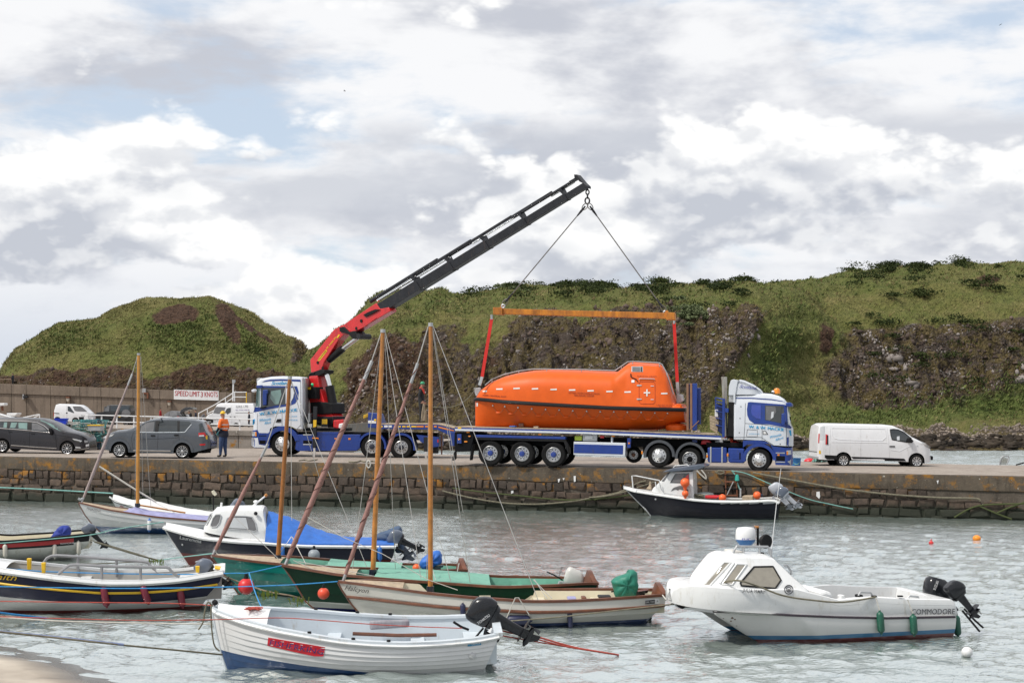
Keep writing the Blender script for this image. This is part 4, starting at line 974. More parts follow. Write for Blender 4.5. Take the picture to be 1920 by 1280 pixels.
 pprism(fr,sk,'marker_lamp',b4([(88,886),(116,886),(116,904),(88,904)]),-0.02,0.02,AMBER)
 arc_guard(fr,t,'wheel_arch',b3([(492,1010)])[0],25.0,33.5,12,168,-0.02,0.6,BLUE)
 arc_guard(fr,t,'mudguard',b4([(385,990)])[0],23.5,27.5,-10,182,-0.01,0.7,BLUE);arc_guard(fr,t,'mudguard',b4([(755,1000)])[0],23.0,27.0,-12,160,-0.01,0.7,BLUE)
 wheel(fr,t,*b3([(492,1010)])[0],22.4,0.30,'truck_front',0.62,0.05,far=W-0.1)
 wheel(fr,t,*b4([(385,990)])[0],21.8,0.28,'truck_rear',0.60,0.04,hub=NAVYPAINT,far=W-0.08,twin=True);wheel(fr,t,*b4([(755,1000)])[0],21.4,0.28,'truck_rear',0.60,0.04,hub=NAVYPAINT,far=W-0.08,twin=True)
 # stabiliser legs
 for q,foot in(([(905,510),(955,510),(940,1060),(893,1060)],[(860,1190),(990,1196),(990,1212),(860,1206)]),):
  l=pprism(fr,t,'stabiliser_leg',b3(q),-0.16,0.04,STEELBLK);pprism(fr,l,'ram',b3([(903,1060),(934,1060),(930,1190),(903,1190)]),-0.13,-0.01,CHROME);pprism(fr,l,'foot_pad',b3(foot),-0.45,0.2,STEELBLK)
  pprism(fr,l,'warning_plate',b3([(905,690),(950,690),(945,780),(905,790)]),-0.175,-0.155,YELLOW);pprism(fr,l,'reflector',b3([(890,925),(975,925),(975,938),(890,938)]),-0.18,-0.155,AMBER)
 l=pprism(fr,t,'stabiliser_leg',b4([(1040,870),(1100,870),(1100,1050),(1040,1050)]),-0.1,0.1,STEELBLK);pprism(fr,l,'ram',b4([(1052,1050),(1085,1050),(1080,1160),(1055,1160)]),-0.06,0.06,CHROME);pprism(fr,l,'foot_pad',b4([(985,1165),(1130,1165),(1130,1180),(985,1180)]),-0.4,0.3,STEELBLK)
 # rear of the chassis
 pprism(fr,t,'rear_frame',b4([(945,840),(1230,870),(1228,990),(1160,1000),(1000,930)]),0.05,W-0.05,BLUE)
 pprism(fr,t,'rear_lamp',b4([(1212,900),(1228,900),(1228,938),(1212,938)]),0.02,0.05,REDLENS);pprism(fr,t,'spray_flap',b4([(1120,960),(1220,960),(1215,1075),(1120,1075)]),0.1,0.6,BLACK);pprism(fr,t,'spray_flap',b4([(1250,830),(1275,830),(1272,1090),(1258,1090)]),0.3,0.5,DARKWOOD)
 # raised flat bed with a sloping tail, amber markers along its rail
 bed=pprism(fr,t,'flat_bed',b4([(455,696),(1210,698),(1260,706),(1460,757),(1460,770),(1255,722),(1210,712),(455,712)]),0.02,W-0.02,PALEWOOD)
 pprism(fr,bed,'side_rail',b4([(455,713),(1210,714),(1255,724),(1440,772),(1440,830),(1360,845),(1210,775),(455,765)]),0.0,0.12,BLUE);pprism(fr,bed,'side_rail',b4([(455,713),(1210,714),(1255,724),(1440,772),(1440,830),(1210,765),(455,765)]),W-0.12,W,BLUE)
 for a,b_ in((500,522),(700,712),(725,752),(768,812),(824,868),(884,950),(952,1040),(1056,1110),(1170,1205)):pprism(fr,bed,'marker_strip',b4([(a,727),(b_,727),(b_,748),(a,747)]),-0.012,0.01,YELLOW if a<900 else AMBER)
 pprism(fr,bed,'marker_strip',b4([(1225,735),(1355,767),(1355,785),(1225,752)]),-0.012,0.01,AMBER);pprism(fr,bed,'marker_strip',b4([(1366,770),(1424,783),(1424,796),(1366,785)]),-0.012,0.01,AMBER)
 for a in(540,592):pprism(fr,bed,'white_plate',b4([(a,722),(a+46,722),(a+46,748),(a,748)]),-0.012,0.01,LETW)
 # deck-front locker with yellow lashing handles
 lk=pprism(fr,t,'locker',b4([(338,560),(480,575),(520,700),(500,760),(335,750)]),0.1,1.4,BLUE,bevel=0.02);pprism(fr,lk,'plate',b4([(338,660),(440,664),(440,698),(338,696)]),0.085,0.11,LETW);pprism(fr,lk,'warning_plate',b4([(412,642),(440,640),(440,668),(412,668)]),0.075,0.11,YELLOW)
 for k in range(3):pprism(fr,lk,'yellow_handle',b4([(276,596+k*14),(335,574+k*14),(338,584+k*14),(282,608+k*14)]),0.2+0.1*k,0.28+0.1*k,YELLOW)
 mbs=MB()
 for k in range(4):mbs.tube(fr.Ls(b4([(560+k*6,640),(700,634+k*2),(860,648),(970,684)]),0.4+0.15*k),0.05,6,PALEWOOD)
 # pump gear between cab and column
 for a,b_,y0,y1,m in(((770,130),(800,640),0.4,1.9,STEEL),((835,600),(865,720),0.3,0.8,STEEL),((1012,672),(1100,780),0.15,0.6,STEELBLK),((1020,680),(1090,745),0.10,0.16,YELLOW),((1100,670),(1160,790),0.3,0.9,CHASSIS),((830,745),(890,790),0.1,0.7,STEEL),((770,800),(1340,840),0.2,2.0,CHASSIS)):pbox(fr,t,'pump_gear',*b3([a,b_]),y0,y1,m)
 pprism(fr,t,'red_tank',b3([(1170,690),(1310,680),(1320,800),(1260,810),(1170,796)]),0.2,0.9,RED,bevel=0.06);pprism(fr,t,'white_tank',b3([(1245,740),(1310,730),(1330,790),(1290,812),(1240,800)]),0.12,0.3,WHITE,bevel=0.05)
 mb=MB()
 for k in range(7):mb.tube([V(p)for p in smooth_px([tuple(fr.L(*q,0.35+0.12*k))for q in b3([(840,620+10*k),(900,600+25*k),(930,700+6*k),(1010,720+8*k)])],3)],0.022,5,BLACK)
 mb.build('hoses',None,t,smooth=True)
 # crane: column, main boom, outer boom, telescope
 tipY=(fr.M@V((0,1.25,0))).y
 base=fr.M@fr.L(*b3([(1075,700)])[0],W/2)
 far=P(1102,345,LIFE_Y);yaw=math.degrees(math.atan2(far.y-base.y,far.x-base.x))
 fc=Fr((base.x,base.y,fr.o.z),yaw);loc=fr.Mi@fc.M
 def cp(nm,pts,w,m,par,bevel=0.02,off=0.0):
  q=[(p.x,p.z)for p in fc.Ls(pts,0.0)];o=MB().prism(q,-w/2+off,w/2+off,m).build(nm,None,par,bevel=bevel)
  if par is t:o.matrix_local=loc
  return o
 z2=lambda p:Z('z2',p);b5=lambda p:Z('b5',p);a3=lambda p:Z('a3',p)
 col=cp('crane_column',z2([(533,588),(586,583),(600,660),(632,755),(688,850),(690,872),(538,872),(538,770),(530,735),(520,655)]),0.7,RED,t)
 cp('slew_base',z2([(530,855),(700,855),(700,900),(530,900)]),0.9,STEELBLK,col);cp('slew_cover',z2([(545,762),(600,757),(650,760),(690,768),(694,835),(620,842),(552,836)]),0.86,BLACK,col,0.04)
 cp('control_box',z2([(511,655),(604,660),(606,738),(514,732)]),0.5,BLACK,col,0.02,-0.38);cp('box_label',z2([(546,660),(574,661),(573,676),(546,675)]),0.02,YELLOW,col,0.0,-0.635)
 fc.bvh=[]
 a,b_=fc.L(*z2([(668,835)])[0]),fc.L(*z2([(632,655)])[0]);MB().tube([a,b_],0.21,14,BLACK).build('lift_cylinder',None,col,smooth=True)
 MB().tube([b_,fc.L(*z2([(612,575)])[0])],0.12,12,CHROME).build('lift_rod',None,col,smooth=True)
 mb=MB();mb.tube(smooth_px([tuple(fc.L(*q,-0.3))for q in b5([(175,1160),(130,1165),(116,1200),(150,1235),(190,1225)])],4),0.05,6,BLACK);mb.build('hose',None,col,smooth=True)
 cp('knuckle',b5([(140,1210),(205,1150),(290,1120),(340,1130),(330,1160),(270,1190),(165,1245)]),0.6,BLACK,col)
 MB().ball(fc.L(*b3([(893,222)])[0],-0.5),0.08,10,6,mat('green_lamp',(0.05,0.6,0.25),0.3)).build('status_lamp',None,col,smooth=True)
 mboom=cp('main_boom',b5([(163,1018),(420,690),(510,638),(605,690),(600,742),(525,745),(470,800),(312,1045),(285,1128),(175,1190)]),0.46,RED,t,0.025)
 bp=MB().prism([(p.x,p.z)for p in fc.Ls(b5([(212,1005),(295,902),(312,915),(300,935),(230,1022),(208,1030)]),-0.24)],-0.238,-0.236,YELLOW);bp.build('maker_plate',None,mboom);
 fc.bvh=[BVHTree.FromPolygons([fc.M@fc.L(x,y,-0.236)for x,y in((560,540),(760,540),(760,720),(560,720))],[(0,1,2,3)])]
 lettering(fc,'PALFINGER',*b5([(222,1020),(305,918)]),2.4,LETK,mboom,bold=0.02,off=0.008);lettering(fc,'PK 92002 SH',*b5([(312,898),(412,775)]),2.8,LETY,mboom,bold=0.02,off=0.008)
 mb=MB();[mb.prism([(p.x,p.z)for p in fc.Ls(b5(q),-0.23)],-0.245,-0.238,YELLOW)for q in([(415,770),(440,735),(452,745),(430,778)],)];mb.build('emblem',None,mboom)
 for x,y in((205,1045),(260,1103)):MB().lathe([(0.07,0),(0.07,0.03)],fc.L(*b5([(x,y)])[0],-0.26),'y',12,BLACK).build('pivot_pin',None,mboom)
 a=fc.L(*b5([(330,1015)])[0]);b_=fc.L(*b5([(480,895)])[0]);MB().tube([a,b_],0.17,14,BLACK).build('boom_cylinder',None,mboom,smooth=True);MB().tube([b_,fc.L(*b5([(650,770)])[0])],0.10,12,CHROME).build('boom_rod',None,mboom,smooth=True)
 ob=cp('outer_boom',b5([(520,642),(560,610),(880,398),(925,462),(1020,444),(1036,486),(760,652),(668,704),(600,720),(530,668)]),0.44,RED,t,0.025)
 cp('knuckle_link',b5([(492,668),(540,655),(600,715),(660,700),(700,750),(680,790),(640,790),(600,745),(500,710)]),0.62,BLACK,ob);MB().lathe([(0.13,0),(0.13,0.75)],fc.L(*b5([(650,757)])[0],-0.37),'y',16,STEELBLK).build('pivot_pin',None,ob,smooth=True)
 cp('valve_block',b5([(750,530),(800,500),(880,468),(930,470),(860,510),(780,550)]),0.06,BLACK,ob,0.0,-0.25);cp('lower_plate',b5([(668,665),(800,600),(890,560),(760,655),(690,690)]),0.03,RED,ob,0.0,-0.235)
 for x,y in((680,590),(628,672)):MB().lathe([(0.075,0),(0.075,0.03)],fc.L(*b5([(x,y)])[0],-0.255),'y',12,BLACK).build('pivot_pin',None,ob)
 tel=bpy.data.objects.new('telescope',None);COL.objects.link(tel);tel.parent=t;tel.matrix_local=loc
 # beam sections, each narrower than the one before
 bot0,bot1=V((455,722)),V((1402,138));ax=(bot1-bot0);L0=ax.length;ax=ax/L0;nv=V((ax.y,-ax.x))
 if nv.y>0:nv=-nv
 cuts=[(-60,608,49),(590,766,44),(750,936,40),(920,1121,36),(1105,1316,32),(1300,1404,28)]
 for k,(xa,xb,th)in enumerate(cuts):
  A=bot0+ax*((max(xa,380)-455)/ax.x);B=bot0+ax*((xb-455)/ax.x)
  q=[A,B,B+nv*th,A+nv*th];cp('boom_section',a3([tuple(p)for p in q]),0.40-0.035*k,STEELBLK,tel,0.015)
  if k<5:
   C=B+nv*(th+32);D=B-ax*10;cp('ram_bracket',a3([tuple(B),tuple(B+nv*th),tuple(C+ax*2),tuple(C-ax*16),tuple(B+nv*(th-2)-ax*8),tuple(D)]),0.44-0.035*k,STEELBLK,tel,0.0)
 up=74
 for k,(xa,xb,r,m,oz)in enumerate(((395,720,0.10,STEELBLK,84),(420,612,0.07,CHROME,70),(545,880,0.085,STEELBLK,78),(610,770,0.05,CHROME,66),(715,1075,0.08,STEELBLK,74),(880,1080,0.045,CHROME,64),(860,1270,0.07,STEELBLK,72),(1070,1360,0.055,STEELBLK,66),(1260,1372,0.04,STEEL,58))):
  A=bot0+ax*((xa-455)/ax.x)+nv*oz;B=bot0+ax*((xb-455)/ax.x)+nv*oz;pa,pb=a3([tuple(A),tuple(B)]);yy=0.05-0.1*(k%2)
  MB().tube([fc.L(*pa,yy),fc.L(*pb,yy)],r,10,m).build('extension_ram',None,tel,smooth=True)
 cp('boom_head',Z('a4',[(640,225),(680,225),(780,345),(830,390),(836,430),(800,420),(770,355),(720,330),(690,285),(650,290)]),0.30,STEELBLK,tel,0.01);cp('ram_end',Z('a4',[(550,325),(660,260),(690,280),(600,330),(570,350)]),0.2,STEELBLK,tel,0.01)
 return fr,fc
 # ARTICULATED LORRY (right), ITS TRAILER, AND THE LIFEBOAT
FT=Fr(ground(1150,877.5),-12.0)
LIFE_Y=(FT.M@V(((FT.L(1090,760).x),1.25,0))).y
def tractor():
 fr=Fr(FT.M@FT.L(1360,882),-12.0);fr.o.z=FT.o.z-0.04;fr.M=Matrix.Translation(fr.o)@Matrix.Rotation(fr.yaw,4,'Z');fr.Mi=fr.M.inverted()
 b2=lambda p:Z('b2',p);z4=lambda p:Z('z4',p);W=2.35
 t=thing('tractor_unit','white and blue lorry tractor with a tall roof fairing coupled to the flat trailer','truck',fr)
 cab,bv,_=body(fr,b2([(645,400),(668,302),(820,292),(980,285),(1080,293),(1160,316),(1215,350),(1252,398),(1292,640),(1316,690),(1320,860)]),b2([(645,812),(760,814),(1000,826),(1090,880),(1320,893)]),W,CABWHITE,t,'cab',belt=b2([(645,640),(1320,660)]),tumble=0.09,round0=0.08,round1=0.42,crown=0.0,barrel=0.02,shoulder=0.12)
 fr.bvh=[bv]
 decal(fr,b2([(806,392),(830,385),(1215,415),(1245,425),(1254,445),(1262,640),(1316,668),(1318,698),(1190,668),(1050,642),(880,634),(822,592),(800,540),(795,470)]),BLUE,cab,'colour_band')
 decal(fr,b2([(1003,424),(1212,432),(1220,500),(1190,628),(1040,598),(1003,592)]),GLASS,cab,'side_window',off=0.016)
 decal(fr,b2([(1012,434),(1120,440),(1130,500),(1060,596),(1012,588)]),GREYGLASS,cab,'far_window',off=0.022);decal(fr,b2([(1075,500),(1102,494),(1098,560),(1068,580)]),LENS,cab,'mirror_glass',off=0.026)
 decal(fr,b2([(852,418),(955,422),(955,582),(900,572),(860,540),(840,500)]),mat('glossy_blue',(0.02,0.05,0.34),0.12,coat=0.8),cab,'sleeper_window',off=0.02)
 decal(fr,b2([(1264,448),(1280,452),(1300,600),(1298,650),(1264,636)]),GLASSG,cab,'windscreen',off=0.012)
 decal(fr,b2([(668,336),(850,336),(1080,352),(1200,374),(1240,386),(1215,384),(1080,364),(850,348),(668,348)]),BLUE,cab,'roof_stripe')
 decal(fr,b2([(1275,710),(1300,705),(1306,770),(1290,772)]),LETB,cab,'emblem');decal(fr,b2([(1252,790),(1275,785),(1272,892),(1252,892)]),BLUE,cab,'corner_panel')
 for ln in([(778,400),(772,640),(760,812)],[(968,600),(968,820)],[(1248,640),(1246,890)],[(645,790),(960,790),(1100,880)],[(770,630),(960,640),(1200,680)],[(800,700),(915,708),(915,780),(790,780),(800,700)]):line_on(fr,b2(ln),0.008,CHASSIS,cab,'panel_gap',off=0.0)
 decal(fr,b2([(976,715),(1010,715),(1040,758),(978,758)]),LETK,cab,'warning_sticker');decal(fr,b2([(984,722),(1004,722),(1024,752),(984,752)]),LETW,cab,'warning_sticker',off=0.012)
 for x,y in((726,438),(715,572),(708,736),(1175,866)):decal(fr,b2([(x-6,y-6),(x+6,y-6),(x+6,y+6),(x-6,y+6)]),GREYGLASS,cab,'badge')
 L_=lambda s,a,b_,h,m=LETB,**k:lettering(fr,s,*b2([a,b_]),h,m,cab,**k)
 L_('W. & W. MACKIE',(815,682),(1218,718),5.4,bold=0.03);L_('Whiteside',(1062,800),(1192,768),4.4,shear=0.5,bold=0.01);L_('Alford',(1120,832),(1216,802),4.4,shear=0.5,bold=0.01);L_('WHITESIDE ALFORD',(815,754),(938,756),1.8)
 # roof fairing and its side collar
 q=b2([(666,302),(668,240),(690,150),(705,138),(760,150),(860,196),(940,250),(976,290),(960,303)]);fm,bvf,_=body(fr,q[1:-1],b2([(666,302),(976,300)]),W*0.94,CABWHITE,t,'roof_fairing',round0=0.02,round1=0.5,crown=0.05,barrel=0.0,shoulder=0.12,y0=0.06)
 fr.bvh=[bvf];lettering(fr,'Scotland',*b2([(708,222),(908,248)]),6.4,LETN,fm,shear=0.45,off=0.02,bold=0.005)
 pprism(fr,t,'side_collar',b2([(586,310),(590,205),(612,140),(640,127),(705,140),(690,152),(664,300),(660,395),(640,392),(640,310)]),0.02,0.16,CABWHITE);pprism(fr,t,'side_collar',b2([(586,310),(590,205),(612,140),(640,127),(705,140),(664,300)]),W-0.16,W-0.02,CABWHITE)
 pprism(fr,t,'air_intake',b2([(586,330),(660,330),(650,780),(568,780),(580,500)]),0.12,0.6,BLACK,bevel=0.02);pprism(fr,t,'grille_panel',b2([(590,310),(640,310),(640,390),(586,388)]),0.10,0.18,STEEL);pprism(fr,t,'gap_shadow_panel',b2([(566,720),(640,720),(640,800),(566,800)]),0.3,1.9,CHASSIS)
 pprism(fr,t,'sun_visor',b2([(1240,395),(1290,390),(1310,405),(1314,438),(1245,440)]),-0.01,W+0.01,BLUE,bevel=0.03)
 pprism(fr,t,'mirror',b2([(1190,520),(1232,510),(1236,610),(1222,660),(1190,650)]),-0.24,-0.08,BLUE,bevel=0.03);pprism(fr,t,'mirror_arm',b2([(1225,590),(1265,610),(1262,630),(1225,625)]),-0.14,0.1,BLUE)
 be=MB();c=fr.L(*b2([(1138,282)])[0],0.7);be.lathe([(0.13,-0.03),(0.13,0.1),(0.09,0.17),(0.01,0.19)],c,'z',14,AMBER);be.build('beacon',None,t,smooth=True)
 pprism(fr,t,'roof_lamp',b2([(1068,275),(1085,252),(1110,256),(1112,284)]),0.55,0.85,WHITE,bevel=0.04);pprism(fr,t,'roof_hatch',b2([(980,272),(1100,284),(1100,292),(980,284)]),0.5,1.8,BLACK)
 # lower front
 bm,bv2,_=body(fr,b2([(750,822),(930,822),(1000,834),(1095,888),(1240,908),(1308,905),(1312,1020)]),b2([(750,905),(800,870),(1060,865),(1105,960),(1120,1105),(1300,1110)]),W,BLUE,t,'bumper',round0=0.02,round1=0.3,crown=0,barrel=0.02,arches=[(fr.L(*b2([(935,1050)])[0]),rad_px(fr,*b2([(935,1050)])[0],25.5))])
 fr.bvh=[bv2];decal(fr,b2([(1248,940),(1300,935),(1304,985),(1250,992)]),LENS,bm,'headlight',off=0.015);decal(fr,b2([(1248,950),(1268,948),(1266,990),(1248,988)]),AMBER,bm,'indicator',off=0.022)
 for q in([(1125,962),(1228,962),(1228,974),(1125,972)],[(1122,1065),(1232,1068),(1232,1078),(1122,1076)]):decal(fr,b2(q),STEEL,bm,'step_tread',off=0.012)
 decal(fr,b2([(1142,982),(1170,982),(1168,999),(1144,999)]),AMBER,bm,'marker_lamp',off=0.012);decal(fr,b2([(1130,1000),(1230,1005),(1230,1060),(1130,1055)]),CHASSIS,bm,'step_recess');decal(fr,b2([(1260,1065),(1300,1040),(1300,1110),(1262,1112)]),STEEL,bm,'bumper_corner')
 arc_guard(fr,t,'wheel_arch',b2([(935,1050)])[0],25.5,31.5,0,186,-0.03,0.5,BLUE)
 # tanks and lockers
 tk=pprism(fr,t,'fuel_tank',b2([(345,905),(565,908),(567,1080),(360,1078),(345,1060)]),0.03,0.68,BLUE,bevel=0.06)
 for x in(382,512):pprism(fr,tk,'tank_strap',b2([(x-9,900),(x+9,900),(x+7,1080),(x-11,1080)]),0.012,0.4,STEEL)
 bx=pprism(fr,t,'battery_box',b2([(580,912),(765,918),(765,1085),(600,1080),(580,1060)]),0.03,0.6,BLUE,bevel=0.04);pprism(fr,bx,'recess',b2([(615,962),(720,965),(720,1042),(615,1040)]),0.02,0.2,BLUE);pprism(fr,bx,'vent',b2([(708,962),(722,962),(722,1042),(708,1042)]),0.012,0.2,CHASSIS)
 for x,y in((340,1006),(575,992)):pprism(fr,t,'marker_lamp',b2([(x-10,y-16),(x+10,y-16),(x+10,y+16),(x-10,y+16)]),-0.02,0.03,AMBER)
 pprism(fr,t,'chassis',z4([(300,665),(1080,670),(1180,690),(1180,770),(300,770)]),0.75,W-0.75,CHASSIS);pprism(fr,t,'catwalk',b2([(330,850),(760,850),(760,905),(330,900)]),0.2,W-0.2,CHASSIS)
 lw=pprism(fr,t,'red_hose_reel',b2([(268,870),(275,830),(310,815),(350,815),(384,840),(388,872)]),0.3,0.7,mat('bright_red',(0.62,0.02,0.03),0.4),bevel=0.03)
 for q,m in(([(430,825),(520,820),(525,860),(430,860)],STEEL),([(525,790),(575,785),(575,825),(530,825)],LENS),([(605,795),(640,795),(635,860),(605,860)],mat('orange_hose',(0.6,0.1,0.02),0.5))):pprism(fr,t,'air_fitting',b2(q),0.5,0.9,m,bevel=0.03)
 mb=MB()
 for k in range(5):mb.tube([V(p)for p in smooth_px([tuple(fr.L(*q,0.5+0.25*k))for q in b2([(540,800),(580+8*k,770),(620,830-10*k),(700,850)])],4)],0.025,5,BLACK if k%2 else RED)
 mb.build('air_lines',None,t,smooth=True)
 for k in range(2):pprism(fr,t,'stack_pipe',b2([(502+32*k,100),(532+34*k,100),(560+10*k,780),(540+12*k,780)]),0.3+0.4*k,0.45+0.4*k,mat('stack_grey',(0.33,0.32,0.29),0.5,0.2,dirt=(0.2,0.13,0.08),dirt_amt=0.4))
 wheel(fr,t,*b2([(935,1050)])[0],21.9,0.30,'truck_front',0.63,0.02,far=W-0.04)
 wheel(fr,t,*z4([(438,795)])[0],22.0,0.28,'truck_front',0.63,0.04,far=W-0.08,twin=True);wheel(fr,t,*z4([(700,825)])[0],22.0,0.28,'truck_rear',0.64,0.04,hub=CHASSIS,far=W-0.08,twin=True)
 MG=mat('mudguard_grey',(0.055,0.06,0.07),0.6)
 arc_guard(fr,t,'mudguard',z4([(438,795)])[0],24.5,29.5,-4,188,-0.02,0.62,MG);arc_guard(fr,t,'mudguard',z4([(705,810)])[0],24.0,28.5,-4,186,-0.02,0.62,MG)
 return fr
def trailer():
 fr=FT;z3=lambda p:Z('z3',p);z4=lambda p:Z('z4',p);b7=lambda p:Z('b7',p);b2=lambda p:Z('b2',p);W=2.45
 t=thing('flatbed_trailer','long blue flatbed trailer with white side stripe carrying the orange lifeboat','trailer',fr)
 pprism(fr,t,'deck',[(852.5,799),(1100,804.0),(1337,813.2),(1341,815),(1100,806.6),(852.5,801)],0.0,W,PALEWOOD,bevel=0.0)
 rl=pprism(fr,t,'side_rail',[(852.5,801),(1100,806.6),(1352,816.5),(1353,824.5),(1100,813.5),(853,807.5)],-0.03,0.14,BLUE);pprism(fr,t,'side_rail',[(852.5,801),(1100,806.6),(1352,816.5),(1353,824.5),(1100,813.5),(853,807.5)],W-0.14,W+0.03,BLUE)
 pprism(fr,rl,'white_stripe',[(853,803.6),(1100,809.6),(1353,820.2),(1353,824.0),(1100,813.2),(853,807.2)],-0.036,-0.02,CABWHITE)
 pprism(fr,t,'chassis_beam',z3([(90,690),(900,715),(2050,745),(2050,790),(900,790),(90,760)]),0.55,1.9,CHASSIS)
 pprism(fr,t,'mudguard_rail',b7([(300,318),(1278,340),(1280,368),(310,345)]),-0.02,0.5,BLUE);pprism(fr,t,'mudguard',b7([(310,345),(1280,366),(1312,420),(1316,530),(1288,470),(1262,395),(330,372),(290,372)]),0.0,0.5,BLACK)
 for x,y in((460,518),(806,526),(1150,535)):wheel(fr,t,*b7([(x,y)])[0],23.4,0.36,'truck_rear',0.60,0.02,hub=BLUE,far=W-0.04)
 # rear end: bumper, lamps, flaps
 pprism(fr,t,'rear_frame',b7([(75,290),(290,300),(270,390),(240,500),(75,505)]),0.05,W-0.05,CHASSIS);pprism(fr,t,'lamp_panel',b7([(98,312),(146,312),(146,414),(98,414)]),-0.02,0.2,BLUE)
 pprism(fr,t,'marker_lamp',b7([(108,358),(134,358),(134,374),(108,374)]),-0.035,0.0,AMBER);pprism(fr,t,'marker_lamp',b7([(175,386),(210,386),(210,402),(175,402)]),0.02,0.1,AMBER)
 for x,y in((218,290),(1002,314),(1800,334)):pprism(fr,t,'marker_lamp',b7([(x-18,y-7),(x+18,y-7),(x+16,y+8),(x-16,y+8)]),0.0,0.06,AMBER)
 for x,y in((160,710),(372,634),(1520,715)):pprism(fr,t,'marker_lamp',(z3 if x!=372 else z4)([(x-9,y-4),(x+9,y-4),(x+9,y+4),(x-9,y+4)]),0.0,0.06,AMBER)
 pprism(fr,rl,'yellow_plate',b7([(106,238),(146,238),(146,254),(106,254)]),-0.036,0.0,YELLOW)
 pprism(fr,t,'marker_board',b7([(8,290),(75,290),(70,440),(30,440),(22,360)]),0.3,0.5,BLUE);pprism(fr,t,'spray_flap',b7([(250,420),(275,420),(246,598),(236,594)]),0.1,0.5,BLACK);pprism(fr,t,'spray_flap',b7([(68,500),(78,500),(76,580),(54,602),(44,592)]),0.1,0.4,BLACK)
 # locker with white surround
 lk=pprism(fr,t,'locker',z3([(943,750),(1332,760),(1328,862),(941,850)]),0.0,0.7,CABWHITE,bevel=0.02);pprism(fr,lk,'locker_door',z3([(945,768),(1314,778),(1312,846),(943,836)]),-0.012,0.2,BLUE)
 for q,m in(([(950,708),(1005,708),(1000,742),(950,740)],mat('lime',(0.4,0.5,0.05),0.5)),([(1028,700),(1083,702),(1083,730),(1024,728)],LETW),([(1140,704),(1170,704),(1168,724),(1140,724)],RED),([(1222,715),(1234,715),(1234,758),(1222,758)],CABWHITE),([(1010,690),(1120,692),(1116,748),(1010,745)],STEEL)):pprism(fr,t,'strap_box',z3(q),0.10 if m is not STEEL else 0.16,0.4,m)
 pprism(fr,t,'lamp_bracket',z4([(165,645),(196,645),(192,728),(165,728)]),0.0,0.2,BLUE);pprism(fr,t,'reflector',z4([(172,682),(188,682),(188,696),(172,696)]),-0.015,0.01,AMBER);pprism(fr,t,'reflector',z4([(285,756),(299,756),(299,782),(285,782)]),-0.015,0.03,AMBER)
 sp_=fr.L(*z4([(215,785)])[0],0.9);w=wheel(fr,t,*z4([(218,788)])[0],15,0.3,'truck_rear',0.62,0.9,hub=DARKWOOD);w.name='spare_wheel'
 for x,y0,y1 in((880,760,900),(1010,800,905)):pprism(fr,t,'landing_leg',z3([(x,760),(x+22,760),(x+20,842),(x+2,842)]),0.4,0.6,CHASSIS)
 # headboard at the cab end
 hb=pprism(fr,t,'headboard',b2([(515,345),(545,348),(540,790),(510,790)]),0.0,0.14,BLUE)
 for y in(330,372,420,480,560,640):pprism(fr,hb,'rail',b2([(436,y),(520,y+22),(520,y+34),(436,y+12)]),0.25 if y>400 else 0.2,2.2,BLUE)
 pprism(fr,hb,'panel',b2([(430,400),(516,420),(512,760),(440,700)]),0.5,2.2,BLUE);pprism(fr,hb,'post',b2([(428,335),(444,330),(446,560),(430,556)]),2.2,2.35,BLUE);pprism(fr,hb,'bracket',b2([(545,458),(585,458),(585,506),(545,506)]),0.0,0.2,BLUE);pprism(fr,hb,'notice',b2([(428,472),(468,474),(466,555),(428,552)]),0.46,0.5,LETW)
 # stanchions standing in the deck
 for a,b_,ya,yb,top,bt in((172,225,0.15,0.35,172,712),(228,268,0.45,0.65,225,640),(130,141,0.2,0.4,178,705)):pprism(fr,t,'stanchion',b2([(a,top+3),(b_,top),(b_,bt),(a,bt)]),ya,yb,BLUE,bevel=0.012)
 pprism(fr,t,'stanchion_foot',b2([(172,815),(225,815),(225,850),(172,845)]),0.3,0.5,BLUE)
 # loose things on the deck
 def loose(nm,lab,cat,pts,y0,y1,m,zz=b2,bev=0.01):
  q=fr.Ls(zz(pts),y0);c=V((sum(p.x for p in q)/len(q),(y0+y1)/2,min(p.z for p in q)));f2=Fr(fr.M@c,math.degrees(fr.yaw))
  o=MB().prism([(p.x-c.x,p.z-c.z)for p in q],y0-c.y,y1-c.y,m).build(nm,None,None,bevel=bev);o.location=f2.o;o.rotation_euler=(0,0,fr.yaw);tag(o,lab,cat);return o
 loose('timber_plank','outer upright brown timber plank beside the blue stanchions aft of the lifeboat','plank',[(105,178),(129,178),(131,709),(105,709)],0.12,0.36,mat('raw_brown_timber',(0.24,0.125,0.075),0.75,var=0.2))
 loose('timber_plank','upright brown timber plank held between two blue stanchions','plank',[(143,174),(170,174),(172,707),(145,707)],0.14,0.38,mat('raw_brown_timber',(0.24,0.125,0.075)))
 loose('timber_prop','slanting brown timber prop leaning on the blue stanchions','plank',[(132,706),(146,708),(250,604),(244,596)],0.0,0.1,mat('raw_brown_timber',(0.24,0.125,0.075)))
 bd=[None]
 root=thing('timber_hoarding','small weathered board of planks leaning on the blue headboard','board',Fr(fr.M@fr.L(*b2([(440,745)])[0],0.4),math.degrees(fr.yaw)))
 f3=Fr(root.location,math.degrees(fr.yaw))
 for k in range(5):pprism(f3,root,'plank',b2([(368+k*1,540+k*32),(480-k*5,566+k*36),(476-k*5,598+k*36),(370+k*1.5,570+k*32)]),0.0,0.09,PALEWOOD,bevel=0.006)
 loose('timber_block','thin brown timber bearer on the trailer deck under the stern of the lifeboat','timber',[(180,570),(420,574),(420,583),(180,578)],0.1,0.5,DARKWOOD,z4)
